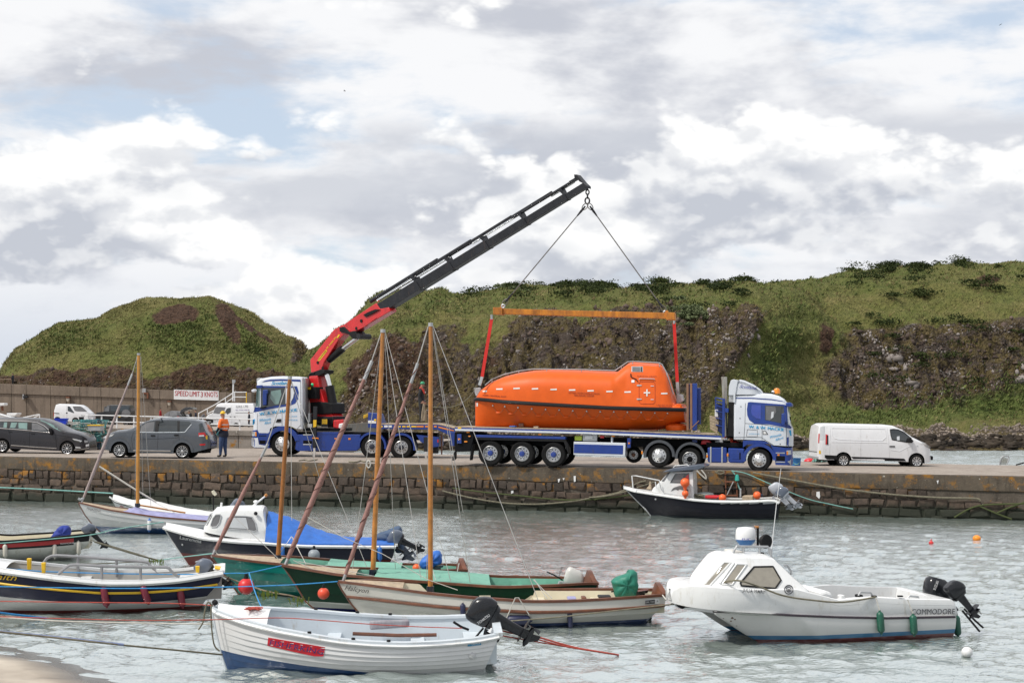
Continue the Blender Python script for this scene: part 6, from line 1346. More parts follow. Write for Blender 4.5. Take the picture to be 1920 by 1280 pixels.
def hatchback():
 m=mat('hatch_black',(0.03,0.031,0.035),0.25,coat=0.6);g=at_depth(344,797,146.0)
 top=[(38,660),(48,625),(100,580),(140,568),(260,572),(300,590),(340,640),(400,650)];w=[((70,690),4.4),((330,690),4.4)]
 fr,t,o,z=car('hatchback','dark hatchback with its tailgate raised in front of the seawall','car',g,-4.0,1.7,m,top,[(38,700),(400,700)],[(38,630),(400,640)],'b1',w,tumble=0.25,round0=0.3,round1=0.3,style='cap',wf=0.7)
 decal(fr,z([(60,630),(105,588),(135,580),(130,640),(70,642)]),GREYGLASS,o,'side_window',off=0.02,step=2);decal(fr,z([(145,580),(255,580),(262,635),(140,640)]),GREYGLASS,o,'side_window',off=0.02,step=2);decal(fr,z([(255,640),(292,644),(292,658),(255,656)]),REDLENS,o,'tail_lamp',off=0.03,step=2)
 q=[fr.L(*p)for p in z([(290,590),(310,545),(370,508),(440,502),(490,520),(485,535),(420,545),(350,575),(310,605)])]
 MB().prism([(p.x,p.z)for p in q],0.1,1.6,m).build('tailgate',None,t,bevel=0.03)
 for y in(0.15,1.5):MB().tube([fr.L(*z([(330,570)])[0],y),fr.L(*z([(390,650)])[0],y)],0.03,6,BLACK).build('gas_strut',None,t)
 MB().prism([(p.x,p.z)for p in fr.Ls(z([(350,612),(430,650),(430,668),(340,668)]))],0.2,1.5,m).build('parcel_shelf',None,t)
hatchback()
def railing():
 fr=Fr(P(300,800,79.3),0);RW=mat('railing_white',(0.72,0.73,0.74),0.45,var=0.06,dirt=(0.4,0.3,0.2),dirt_amt=0.2)
 t=thing('white_railing','white two rail fence along the edge of the upper road','railing',fr)
 f=lambda px,y0,y1:(lerp(777.5,785.8,(px-160)/312),lerp(789.5,796.8,(px-160)/312),lerp(802,806.5,(px-160)/312))
 for px in(173.5,190.5,219,251,283,315,347,380,408,449.5,482):
  a,b,c=f(px,0,0);p,q=fr.L(px,a-0.6),fr.L(px,c+0.5);MB().box((p.x-0.035,-0.035,q.z),(p.x+0.035,0.035,p.z),RW).build('post',None,t,bevel=0.006)
 for i in(0,1):
  p,q=fr.L(162,f(162,0,0)[i]),fr.L(484,f(484,0,0)[i]);MB().tube([p-V((0,0.06,0)),q-V((0,0.06,0))],0.032,8,RW).build('rail',None,t,smooth=True)
 pprism(fr,t,'end_post',[(159,777),(165,777),(165,800),(158,800)],-0.12,0.12,RW);pprism(fr,t,'kerb_block',[(156,797),(172,797),(172,803),(156,803)],-0.2,0.2,RW)
 # stair rail up the seawall and the landing's guard rail
 fr=Fr(P(400,790,157.0),0);t=thing('stair_railing','white sloping stair rail and landing guard at the end of the seawall','railing',fr);b1=lambda p:Z('b1',p)
 for q in([(575,600),(820,470),(1115,280)],[(700,610),(830,545),(1115,352)],[(1115,280),(1300,280)],[(1115,352),(1300,354)]):MB().tube([fr.L(*p)for p in b1(q)],0.05,7,RW).build('rail',None,t,smooth=True)
 for x,a,b in((580,595,700),(712,520,590),(983,368,440),(1120,278,420),(1296,278,440)):MB().tube([fr.L(*p)for p in b1([(x,a),(x,b)])],0.055,7,RW if x<1200 else YELLOW).build('post',None,t,smooth=True)
 fr=Fr(P(440,770,158.4),0);t=thing('landing_block','stained concrete stair landing at the end of the seawall behind the white stair rail','stair landing',fr)
 pprism(fr,t,'landing',b1([(1060,420),(1380,430),(1380,800),(1060,800)]),0.1,2.2,SEAWALL);pprism(fr,t,'end_pier',b1([(1308,285),(1372,285),(1376,440),(1308,440)]),0.0,1.6,SEAWALL,bevel=0.03)
 for k in range(7):pprism(fr,t,'step',b1([(600+66*k,700-38*k),(668+66*k,700-38*k),(668+66*k,800),(600+66*k,800)]),0.1,1.5,SEAWALL)
 fr=Fr(P(436,752,158.0),0);t=thing('lamp_pole','white pole with a small lamp head standing on the stair landing','lamp post',fr)
 MB().tube([fr.L(*p)for p in b1([(1096,415),(1100,150)])],[0.09,0.08],10,RW).build('pole',None,t,smooth=True);pprism(fr,t,'lamp_head',b1([(1080,96),(1128,98),(1126,130),(1110,150),(1082,148)]),-0.15,0.15,STEEL,bevel=0.02)
railing()
def wall_lamps():
 for px,py,lab in((126.5,748,'small rusty lamp on the seawall above the white delivery van'),(316.5,755.5,'small rusty lamp on the seawall to the left of the speed limit board')):
  fr=Fr(P(px,py+4,SWY-0.1),0);t=thing('wall_lamp',lab,'lamp',fr)
  pprism(fr,t,'bracket',[(px-3.6,py-4.4),(px+3.6,py-4.4),(px+3,py-2),(px-3,py-2)],-0.5,0.1,mat('rust',(0.16,0.06,0.03),0.8));pprism(fr,t,'housing',[(px-2.6,py-2),(px+2.6,py-2),(px+2,py+4),(px-1.4,py+4)],-0.42,0.0,mat('lamp_cream',(0.45,0.4,0.33),0.6));MB().tube([fr.L(px-2,py+4,-0.1),fr.L(px-2,py+9,-0.02)],0.03,5,BLACK).build('cable',None,t)
 fr=Fr(P(46,744,SWY-0.1),0);t=thing('wall_bracket','dark metal bracket bolted to the seawall ledge above the black estate car','bracket',fr);pprism(fr,t,'arm',[(43,742),(51,742),(51,745.5),(43,746)],-0.5,0.0,STEELBLK);pprism(fr,t,'plate',[(42,739),(44.5,739),(44.5,748),(42,748)],-0.1,0.1,STEEL)
 fr=Fr(P(272,745,SWY-0.1),0);t=thing('wall_bracket','pale box and rusty bracket on the seawall parapet right of the tall yellow mast','bracket',fr);pprism(fr,t,'box',[(266.5,728),(273,728),(273,736),(266.5,736)],-0.25,0.0,STEEL);pprism(fr,t,'arm',[(269,735.5),(278,735.5),(278,747),(275,747),(275,738.5),(269,738.5)],-0.3,-0.1,MATS['rust'])
wall_lamps()
def far_left_boat():
 fr=Fr(P(10,800,120),0);t=thing('trailered_boat','white boat ashore at the left edge behind the black estate car','boat',fr);b8=lambda p:Z('b8',p)
 rings=[]
 for k in range(11):
  s=k/10;px=lerp(-90,20,s);yt=lerp(764,784,s**1.6);b=0.9*(1-s**2.5)+0.03;pt=fr.L(px,yt);zl=fr.L(px,786).z;rings.append([(pt.x,1-b,pt.z),(pt.x,1-b*0.75,zl),(pt.x,1,zl-0.1*(1-s)),(pt.x,1+b*0.75,zl),(pt.x,1+b,pt.z),(pt.x,1,pt.z+0.1)])
 MB().loft(rings,GELCOAT).build('hull',None,t,smooth=True);pprism(fr,t,'radar',b8([(-60,285),(65,283),(72,300),(62,322),(-60,328)]),0.6,1.4,WHITE,bevel=0.05);pprism(fr,t,'mast',b8([(14,325),(40,325),(44,400),(20,400)]),0.9,1.1,MATS['rust'])
 fr=Fr(P(22,795,128),0);t=thing('dinghy','small white dinghy on blocks between the trailered boat and the sloping rail','boat',fr);pprism(fr,t,'hull',b8([(95,432),(262,432),(255,450),(225,485),(130,490),(100,470)]),0.0,1.2,GELCOAT,bevel=0.08);pprism(fr,t,'thwart',b8([(100,420),(130,418),(130,432),(100,432)]),0.1,1.1,BLACK);pprism(fr,t,'block',b8([(150,488),(220,486),(218,560),(152,560)]),0.3,0.9,CHASSIS)
 fr=Fr(P(60,800,126),0);t=thing('ramp_railing','white sloping handrail beside the small dinghy','railing',fr)
 for q in([(330,505),(560,458),(596,456)],[(490,515),(590,462)],[(594,455),(594,560)],[(330,505),(330,570)]):MB().tube([fr.L(*p)for p in b8(q)],0.05,6,MATS['railing_white']).build('rail',None,t,smooth=True)
far_left_boat()
# PEOPLE
SKIN=mat('skin',(0.42,0.22,0.15),0.55);DENIM=mat('denim',(0.035,0.065,0.15),0.85,var=0.25,scale=6);HIVIS=mat('hi_vis_orange',(0.85,0.16,0.015),0.6,var=0.1);NAVY=mat('navy_cloth',(0.012,0.015,0.03),0.85);BLKC=mat('black_cloth',(0.012,0.012,0.014),0.85,var=0.3);BOOT=mat('boots',(0.015,0.013,0.012),0.6);REDC=mat('red_cloth',(0.30,0.015,0.02),0.85);HAIRM=mat('dark_hair',(0.03,0.02,0.015),0.7);GREYC=mat('grey_cloth',(0.12,0.12,0.14),0.85)
def person(label,pos,yaw,h,J,colours,headgear=None,scale_y=1.0,detail=True):
 """J: joint -> (x forward, y left, z) in units of body height. One skin over the whole skeleton, coloured by the nearest bone."""
 fr=Fr(pos,yaw);t=thing('person',label,'person',fr)
 R=dict(pelvis=(.088,.074),waist=(.092,.074),chest=(.108,.082),neck=(.030,.030),head0=(.036,.040),head1=(.046,.052),head2=(.040,.044),shl=(.046,.046),shr=(.046,.046),ell=(.034,.034),elr=(.034,.034),wrl=(.019,.019),wrr=(.019,.019),hnl=(.020,.014),hnr=(.020,.014),hil=(.066,.066),hir=(.066,.066),knl=(.050,.050),knr=(.050,.050),anl=(.032,.026),anr=(.026,.026),hel=(.026,.024),her=(.026,.024),tol=(.022,.018),tor=(.022,.018))
 E=[('pelvis','waist'),('waist','chest'),('chest','neck'),('neck','head0'),('head0','head1'),('head1','head2'),('chest','shl'),('shl','ell'),('ell','wrl'),('wrl','hnl'),('chest','shr'),('shr','elr'),('elr','wrr'),('wrr','hnr'),('pelvis','hil'),('hil','knl'),('knl','anl'),('anl','hel'),('hel','tol'),('pelvis','hir'),('hir','knr'),('knr','anr'),('anr','her'),('her','tor')]
 names=list(R);me=bpy.data.meshes.new('body');me.from_pydata([tuple(c*h for c in J[n])for n in names],[(names.index(a),names.index(b))for a,b in E],[]);o=bpy.data.objects.new('body',me);COL.objects.link(o)
 sk=o.modifiers.new('skin','SKIN');sk.use_smooth_shade=True;sb=o.modifiers.new('sub','SUBSURF');sb.levels=sb.render_levels=2
 lay=me.skin_vertices[0].data
 for i,n in enumerate(names):lay[i].radius=(R[n][0]*h,R[n][1]*h);lay[i].use_root=n=='pelvis'
 m2=bpy.data.meshes.new_from_object(o.evaluated_get(bpy.context.evaluated_depsgraph_get()));bpy.data.objects.remove(o);bpy.data.meshes.remove(me)
 mats=list(dict.fromkeys(colours.values()));m2.materials.clear()
 for m in mats:m2.materials.append(m)
 reg={}
 for a,b in E:reg[(a,b)]=colours.get((a,b))or colours.get('legs' if a[:2]in('hi','kn')or(a=='pelvis' and b[:2]=='hi')else 'feet' if a[:2]in('an','he')and a!='head0' and a!='head1' else 'head' if a in('neck','head0','head1')else 'hands' if a[:2]=='wr' else 'top')
 segs=[(V(J[a])*h,V(J[b])*h,reg[(a,b)])for a,b in E]
 for p in m2.polygons:
  c=p.center;best=9e9
  for a,b,m in segs:
   ab=b-a;k=max(0,min(1,(c-a).dot(ab)/max(1e-9,ab.length_squared)));d=(c-a-ab*k).length
   if d<best:best=d;mm=m
  p.material_index=mats.index(mm)
 m2.shade_smooth();m2.name='body';o=bpy.data.objects.new('body',m2);COL.objects.link(o);o.parent=t
 if detail:
  hd=V(J['head1'])*h;f=(V(J.get('look',(1,0,0)))).normalized();s=V((-f.y,f.x,0));fc=MB()
  fc.tube([hd+f*0.046*h+V((0,0,0.012*h)),hd+f*0.064*h+V((0,0,-0.006*h))],[0.006*h,0.010*h],6,SKIN)
  for sg in(-1,1):fc.ball(hd+f*0.046*h+s*sg*0.019*h+V((0,0,0.012*h)),0.0065*h,6,4,BOOT);fc.ball(hd+s*sg*0.046*h,(0.010*h,0.006*h,0.016*h),6,4,SKIN)
  fc.tube([hd+f*0.046*h+s*-0.014*h+V((0,0,-0.024*h)),hd+f*0.046*h+s*0.014*h+V((0,0,-0.024*h))],0.004*h,4,REDC);fc.build('face',None,t,smooth=True)
  for sd in 'lr':
   w,e=V(J['wr'+sd])*h,V(J['hn'+sd])*h;d=(e-w).normalized();c=d.cross(V((0,1,0))).normalized();b=d.cross(c);hm=MB()
   for k,(of,ln)in enumerate(((-.012,.034),(-.004,.040),(.004,.038),(.012,.030))):
    r0=e-d*0.008*h+c*of*h;hm.tube([r0,r0+d*ln*0.5*h,r0+d*ln*0.85*h+b*0.010*h,r0+d*ln*0.8*h+b*0.022*h],[0.0058*h,0.0054*h,0.005*h,0.004*h],6,colours.get('fingers',SKIN))
   r0=w+d*0.012*h-c*0.014*h;hm.tube([r0,r0-c*0.012*h+d*0.016*h,r0-c*0.010*h+d*0.032*h+b*0.006*h],[0.007*h,0.006*h,0.004*h],6,colours.get('fingers',SKIN));hm.build('hand',None,t,smooth=True)
 if headgear:
  kind,m=headgear;c=V(J['head2'])*h;f=V(J.get('look',(1,0,0))).normalized()
  if kind=='helmet':MB().lathe([(0.066*h,-0.012*h),(0.068*h,-0.006*h),(0.057*h,-0.002*h),(0.055*h,0.015*h),(0.042*h,0.038*h),(0.018*h,0.050*h),(0.002*h,0.052*h)],c+V((0,0,0.006*h)),'z',20,m).build('hard_hat',None,t,smooth=True)
  else:MB().ball(c-f*0.012*h-V((0,0,0.006*h)),(0.050*h,0.052*h,0.052*h),12,8,m).build('hair',None,t,smooth=True)
 return fr,t
STAND=dict(pelvis=(0,0,.50),waist=(0,0,.60),chest=(.005,0,.735),neck=(.005,0,.835),head0=(.012,0,.875),head1=(.02,0,.925),head2=(.015,0,.955),shl=(0,.10,.80),shr=(0,-.10,.80),ell=(-.02,.135,.63),elr=(-.02,-.135,.63),wrl=(.03,.13,.49),wrr=(.03,-.13,.49),hnl=(.045,.125,.44),hnr=(.045,-.125,.44),hil=(0,.05,.47),hir=(0,-.05,.47),knl=(.012,.06,.27),knr=(.012,-.06,.27),anl=(-.01,.065,.055),anr=(-.01,-.065,.055),hel=(-.015,.065,.03),her=(-.015,-.065,.03),tol=(.075,.07,.022),tor=(.075,-.07,.022),look=(1,0,-0.15))
def pose(**k):d=dict(STAND);d.update(k);return d
def hgt(p,y0,y1):return(y1-y0)*p.y/F
g=ground(419,856.5);h=hgt(g,771.5,857)
# facing left and away, arms bent, holding a folder
fr,t=person('man in an orange hi-vis jacket and yellow hard hat holding a turquoise folder',g,152,h,pose(ell=(.0,.145,.645),wrl=(.10,.12,.55),hnl=(.14,.09,.53),elr=(-.015,-.14,.635),wrr=(.08,-.12,.53),hnr=(.12,-.09,.50),knl=(.02,.06,.27),anl=(.03,.07,.055),hel=(.025,.07,.03),tol=(.115,.075,.022)),{'top':HIVIS,'legs':DENIM,'feet':BOOT,'head':SKIN,'hands':SKIN,('pelvis','waist'):NAVY,('ell','wrl'):NAVY,('elr','wrr'):NAVY},('helmet',YELLOW))
RT=mat('reflective_grey',(0.62,0.62,0.6),0.3)
for z_ in(.615,.70):MB().lathe([(0.102*h,0),(0.104*h,0.01*h),(0.102*h,0.02*h)],(0,0,z_*h),'z',20,RT,cap=False).build('reflective_band',None,t,smooth=True)
MB().lathe([(0.105*h,0),(0.112*h,0.06*h),(0.10*h,0.13*h)],(0,0,0.44*h),'z',18,NAVY,cap=False).build('jacket_skirt',None,t,smooth=True)
f2=Fr(fr.M@V((.15*h,.03,.53*h)),152);MB().box((-0.01,-0.20,-0.13),(0.012,0.17,0.12),mat('turquoise',(0.03,0.55,0.6),0.5)).build('folder',None,None,bevel=0.004);o=bpy.data.objects['folder'];o.location=f2.o;o.rotation_euler=(0.35,0.12,f2.yaw+0.35);tag(o,'turquoise folder in the hands of the man in orange','folder')
pb=P(790,791.0,LIFE_Y+1.2);h=hgt(pb,716,791.5)
fr,t=person('man in black with green hard hat and red life vest on the lorry bed',pb,-8,h,pose(elr=(-.03,-.13,.64),wrr=(.04,-.13,.51),hnr=(.09,-.12,.465),wrl=(.05,.12,.50),hnl=(.09,.10,.46),head1=(.03,0,.92),head2=(.03,0,.952),look=(1,0,-.35)),{'top':BLKC,'legs':BLKC,'feet':BOOT,'head':SKIN,'hands':SKIN},('helmet',mat('helmet_green',(0.02,0.26,0.12),0.4)))
mb=MB();RV=mat('vest_red',(0.6,0.05,0.03),0.6);mb.tube([V(p)*h for p in((-.035,0,.845),(-.01,.06,.845),(.045,.06,.80),(.08,.05,.70))],[.02*h,.024*h,.02*h,.012*h],8,RV);mb.tube([V(p)*h for p in((-.035,0,.845),(-.01,-.06,.845),(.045,-.06,.80),(.08,-.05,.70))],[.02*h,.024*h,.02*h,.012*h],8,RV);mb.build('life_vest',None,t,smooth=True)
mb=MB();hp=fr.M@(V((.085,-.12,.46))*h)
f=Fr(hp,-8)
for k in range(4):mb.tube([(0.01*k,-0.05+.02*k,0),(-0.06+.035*k,-.05+.02*k,-0.35),(-0.10+0.045*k,-.05+.02*k,-0.72+.03*(k%3)),(0.02+0.02*k,-.04+.02*k,-0.70),(0.07+.01*k,-.04+.02*k,-0.3)],0.02,5,PALEWOOD)
o=mb.build('rope_coil',None,None,smooth=True);o.location=f.o;o.rotation_euler=(0,0,f.yaw);tag(o,'coil of tan rope hanging from the hand of the man in black','rope')
def far_person(label,px,y0,y1,Y,yaw,top,legs,hair=HAIRM,**k):
 p=P(px,y1,Y);person(label,p,yaw,hgt(p,y0,y1),pose(**k),{'top':top,'legs':legs,'feet':BOOT,'head':SKIN,'hands':SKIN},('hair',hair))
far_person('person in a red top by the dark hatchback on the upper road',301,764.5,795,143,0,REDC,NAVY)
far_person('person in dark clothes stooping behind the raised tailgate',357.5,769,798,143,180,BLKC,BLKC,chest=(.04,0,.72),neck=(.07,0,.815),head0=(.09,0,.85),head1=(.11,0,.89),head2=(.11,0,.93))
far_person('person in a dark jacket right of the open tailgate, fair faced',367,768,798,143.5,200,NAVY,BLKC)
far_person('person in grey bending over just left of the tradesman van',378,769,797,142.5,20,GREYC,BLKC,waist=(.03,0,.58),chest=(.13,0,.67),neck=(.21,0,.72),head0=(.245,0,.735),head1=(.28,0,.745),head2=(.30,0,.755),shl=(.13,.10,.70),shr=(.13,-.10,.70),ell=(.2,.12,.55),elr=(.2,-.12,.55),wrl=(.25,.1,.42),wrr=(.25,-.1,.42),hnl=(.26,.1,.37),hnr=(.26,-.1,.37))
far_person('person in a navy coat standing at the rear of the tradesman van',467,771,801,141,180,NAVY,NAVY)
p=P(24,724,166);fr,t=person('angler in dark clothes with a rod on top of the seawall',p,180,hgt(p,699,724),pose(wrl=(.15,.08,.58),hnl=(.2,.06,.58),wrr=(.15,-.08,.56),hnr=(.2,-.06,.56)),{'top':NAVY,'legs':BLKC,'feet':BOOT,'head':SKIN,'hands':SKIN},('hair',HAIRM))
f=Fr(fr.M@V((0.25,0,0.8)),180);o=MB().tube([(0,0,0),(1.6,0,0.0),(2.9,0,-0.02)],[0.03,0.025,0.015],5,PALEWOOD).build('fishing_rod',None,None);o.location=f.o;o.rotation_euler=(0,0,f.yaw);tag(o,'thin pale fishing rod held out by the angler','fishing rod')
# THINGS LYING ON THE QUAY
def creels():
 """Lobster pots: bent hoops over a base with netting, stacked by the black estate car."""
 NET=[mat('net_green',(0.03,0.16,0.14),0.8,var=0.3),mat('net_navy',(0.02,0.035,0.09),0.8),mat('net_teal',(0.05,0.20,0.20),0.8,var=0.3)]
 def proto(m):
  t=bpy.data.objects.new('lobster_pot',None);COL.objects.link(t);L_,W_,Hh=0.72,0.48,0.40
  mb=MB();mb.tube([(-L_/2,-W_/2,.02),(L_/2,-W_/2,.02),(L_/2,W_/2,.02),(-L_/2,W_/2,.02)],0.022,5,BLACK,closed=True)
  for k in(-1,0,1):mb.tube([(k*L_/2,W_/2*math.cos(a),0.02+Hh*math.sin(a))for a in[math.pi*j/8 for j in range(9)]],0.022,5,m)
  mb.build('frame',None,t,smooth=True);nb=MB()
  for j in range(9):
   a=math.pi*j/8;nb.tube([(-L_/2,W_/2*math.cos(a),0.02+Hh*math.sin(a)),(L_/2,W_/2*math.cos(a),0.02+Hh*math.sin(a))],0.011,4,m)
  for k in range(11):
   x=lerp(-L_/2,L_/2,k/10);nb.tube([(x,W_/2*math.cos(a),0.02+Hh*math.sin(a))for a in[math.pi*j/6 for j in range(7)]],0.011,4,m)
  nb.build('netting',None,t,smooth=True);b=MB()
  for k in range(5):b.box((-L_/2,lerp(-W_/2,W_/2,k/4)-.03,0),(L_/2,lerp(-W_/2,W_/2,k/4)+.03,.03),DARKWOOD)
  b.build('base_slats',None,t);return t
 pr=[proto(m)for m in NET];gx=P(158,842,71);n=0;r=random.Random(3)
 for row in range(4):
  for k in range(6-row//2):
   px=137+k*9.5+row*2+r.uniform(-2,2);Yd=68.5+r.uniform(-1.0,2.2);base=ground(px,843);base=P(px,843,base.y)
   o=pr[r.randrange(3)]if n>=3 else pr[n];o=o if n<3 else copy_tree(o);o.location=(base.x,base.y+r.uniform(0,1.2),base.z+0.37*row+r.uniform(0,.03));o.rotation_euler=(r.uniform(-.1,.1),r.uniform(-.1,.1),r.uniform(-.6,.6)+(1.57 if r.random()<.3 else 0));n+=1
   tag(o,'netted lobster pot in the tangled stack between the two dark cars','lobster pot','lobster pots stacked on the quay')
 fr=Fr(P(115,800,73),8);t=thing('blue_crate','bright blue plastic fish crate on top of the gear by the delivery van','crate',fr);m=mat('crate_blue',(0.015,0.05,0.55),0.4)
 q=Z('b8',[(818,512),(1000,520),(985,600),(828,595)]);pts=[(p.x,p.z)for p in fr.Ls(q)]
 (x0,z1),(x1,_),(x2,z0),(x3,_)=pts;mb=MB()
 for a,b in(((x0,z1),(x1,z1)),):
  for ya,yb in((0.0,0.04),(0.46,0.5)):mb.prism([(x0,z1),(x1,z1),(x2,z0),(x3,z0)],ya,yb,m)
  mb.prism([(x0,z1),(x0+.05,z1),(x3+.05,z0),(x3,z0)],0.04,0.46,m);mb.prism([(x1-.05,z1),(x1,z1),(x2,z0),(x2-.05,z0)],0.04,0.46,m);mb.prism([(x3,z0),(x2,z0),(x2,z0+.04),(x3,z0+.04)],0.04,0.46,m)
 mb.build('crate',None,t);mb=MB();mb.box((x0-.02,-.025,z1-.05),(x1+.02,-.002,z1),m);mb.box((x0-.02,.502,z1-.05),(x1+.02,.525,z1),m);mb.build('rim',None,t)
 fr=Fr(P(117,812,73),8);t=thing('gear_trolley','low dark trolley stacked with gear under the blue crate','trolley',fr);pprism(fr,t,'bed',Z('b8',[(840,602),(1030,606),(1030,640),(860,640)]),0.0,0.7,CHASSIS);pprism(fr,t,'sack',Z('b8',[(880,640),(1020,636),(1060,700),(1050,760),(870,760)]),0.0,0.7,mat('sacking',(0.07,0.075,0.06),0.95,bump=0.5),bevel=0.06)
 for x in(900,1000):MB().lathe([(0.05,0),(0.2,0.0),(0.2,0.08),(0.05,0.08)],fr.L(*Z('b8',[(x,770)])[0],-0.1),'y',14,RUBBER).build('wheel',None,t)
 fr=Fr(P(178,800,70),0);t=thing('yellow_bin','weathered steel tub with a yellow rim among the lobster pots','tub',fr);pprism(fr,t,'tub',Z('b8',[(1312,622),(1500,622),(1510,700),(1330,700)]),0.0,0.6,STEEL);pprism(fr,t,'rim',Z('b8',[(1306,606),(1504,606),(1504,626),(1306,626)]),-0.03,0.63,YELLOW)
 mb=MB()
 for k in range(30):
  a=ground(random.uniform(128,190),843);p=V((a.x,a.y,a.z+random.uniform(0.9,1.35)));mb.tube([V(q)for q in smooth_px([tuple(p+V((random.uniform(-.5,.5),random.uniform(-.6,.1),random.uniform(-.25,.12))))for _ in range(6)],3)],0.016,4,random.choice([ROPEW,ROPEG,ROPEK,NET[2]]))
 tag(mb.build('rope_tangle',None,None,smooth=True),'tangle of pale and green rope heaped over the lobster pots','rope')
creels()
def tub(name,label,cat,px0,px1,y0,y1,m,Yoff=0.4):
 g=ground((px0+px1)/2,y1);fr=Fr(g,0);r=(px1-px0)/2*g.y/F;hh=(y1-y0)*g.y/F;t=thing(name,label,cat,fr)
 MB().lathe([(0.02,0),(r*.9,0),(r,hh*.95),(r*1.05,hh),(r*.97,hh),(r*.86,0.05),(0.02,0.05)],(0,r,0),'z',24,m).build('tub',None,t,smooth=True);MB().tube([(r*.6*math.cos(a),r-r*1.04-.01+0.1*abs(math.cos(a)),hh*(.55-.35*math.sin(a)))for a in[math.pi*k/8 for k in range(9)]],0.02,5,ROPEG).build('handle',None,t,smooth=True)
tub('blue_tub','blue plastic tub with a rope handle in front of the right hand tractor unit','tub',1484,1503.5,858.5,873,mat('tub_blue',(0.02,0.16,0.42),0.5))
def quay_bits():
 g=ground(1519,865);fr=Fr(g,0);t=thing('red_float','red domed float on the quay between the blue tub and the white van','float',fr);MB().ball(fr.L(1518,864),(0.26,0.26,0.14),14,8,MATS['bright_red']).build('float',None,t,smooth=True);pprism(fr,t,'fin',[(1522,850),(1534,850),(1534,861),(1528,866),(1524,858)],0.1,0.3,MATS['bright_red'],bevel=0.03)
 g=ground(1537,866);fr=Fr(g,0);t=thing('green_net_pile','small heap of green netting behind the rear of the white van','net',fr);mb=MB();r=random.Random(2)
 for k in range(26):mb.tube([V(q)for q in smooth_px([(r.uniform(-.35,.35),r.uniform(-.3,.3),r.uniform(0,.22))for _ in range(5)],3)],0.02,4,ROPEG)
 mb.build('netting',None,t,smooth=True)
 # landing net frame standing at the quay edge, right
 g=ground(1885,871);fr=Fr(g,0);t=thing('hoop_net','grey hoop net frame standing at the far edge of the quay','hoop net',fr);b6=lambda p:Z('b6',p)
 q=[fr.L(*p)for p in b6(smooth_px([(1722,442),(1728,400),(1742,375),(1770,368),(1796,374),(1790,410),(1778,440)],4))];MB().tube(q,0.03,6,STEEL).build('hoop',None,t,smooth=True);mb=MB()
 for k in range(9):mb.tube([fr.L(*p)for p in b6([(1728+k*7,378+abs(k-4)*3),(1724+k*6.5,440)])],0.008,4,ROPEK)
 for k in range(7):mb.tube([fr.L(*p)for p in b6([(1728,385+k*9),(1790-k,382+k*9)])],0.008,4,ROPEK)
 mb.build('netting',None,t);
 g=ground(1905,872);o=MB().tube([(0,0,0.02),(0.3,0,0.1),(0.8,0,0.25)],0.03,6,BLACK).build('boat_hook',None,None);o.location=g;tag(o,'dark boat hook lying at the far right edge of the quay','boat hook')
 # mooring ring, ropes and ladder
 def qrope(lab,pts,r,m,v=-0.22,name='mooring_rope'):
  q=[FQ.M@FQ.L(*p,v)for p in smooth_px(pts,6)];o0=q[0];o=MB().tube([p-o0 for p in q],r,6,m).build(name,None,None,smooth=True);o.location=o0;tag(o,lab,'rope');return o
 qrope('long sagging brown rope hung along the middle of the quay wall',Z('b7',[(-60,930),(250,1005),(600,1060),(950,1075),(1300,1050),(1600,1000),(1862,945),(2060,850),(2160,820)]),0.03,ROPEK)
 qrope('upper mossy rope hung along the middle of the quay wall',Z('b7',[(50,900),(400,945),(800,985),(1200,1025),(1500,1025),(1800,1000),(2050,960)]),0.028,mat('mossy_rope',(0.06,0.075,0.025),0.95))
 qrope('thick grey rope slanting along the quay wall under the white van',Z('b6',[(-300,505),(0,562),(400,632),(800,680),(1200,708),(1520,716),(1560,740)]),0.035,ROPEK)
 qrope('green rope sloping down the wall behind the black cuddy boat outboard',Z('a2',[(1060,195),(1180,215),(1400,310),(1700,430),(1900,478),(2100,520)]),0.018,ROPEG)
 qrope('dark rope from the wall hook to the water at the far right',Z('b6',[(1350,870),(1550,775),(1920,760)]),0.03,mat('mossy_rope',(0.06,0.075,0.025),0.95));qrope('crossing dark rope low on the wall at the far right',Z('b6',[(1560,780),(1700,840),(1820,885)]),0.03,MATS['mossy_rope']);qrope('dark rope slanting up to the right edge of the quay wall',Z('b6',[(1700,835),(1800,790),(1930,745)]),0.03,MATS['mossy_rope'])
 def grope(lab,pts,r,m):
  q=[]
  for p in smooth_px(pts,5):
   w=ground(*p);q.append(w+V((0,0,r+0.005)))
  o0=q[0];o=MB().tube([p-o0 for p in q],r,6,m).build('mooring_rope',None,None,smooth=True);o.location=o0;tag(o,lab,'rope')
 grope('dark rope lying along the quay edge in front of the crane lorry',Z('b4',[(95,1190),(180,1195),(240,1180),(300,1190),(400,1185),(470,1192)]),0.03,ROPEK);grope('rope ends lying by the foot of the stabiliser leg',Z('b3',[(715,1240),(800,1232),(850,1242),(960,1225)]),0.025,ROPEK)
 q=[FQ.M@FQ.L(*p,-0.2)for p in Z('b4',[(345+24*math.cos(a),1212+44*math.sin(a))for a in[2*math.pi*k/16 for k in range(16)]])];o=MB().tube([p-q[0]for p in q],0.03,6,ROPEW,closed=True).build('rope_loop',None,None,smooth=True);o.location=q[0];tag(o,'white loop of rope hanging over the quay edge below the crane lorry','rope')
 f=FQ
 t=thing('quay_ladder','rusty iron ladder fixed to the quay wall behind the black cuddy boat','ladder',FQ);RU=MATS['rust']
 for a in((1005,190),(1095,200)):MB().tube([FQ.L(*p,-0.2)for p in Z('a2',[a,(a[0]+(8 if a[0]<1050 else 14),420)])],0.03,6,RU).build('stile',None,t,smooth=True)
 for k in range(4):MB().tube([FQ.L(*p,-0.2)for p in Z('a2',[(1000,230+58*k),(1112,232+58*k)])],0.035,6,RU if k%2 else BLACK).build('rung',None,t,smooth=True)
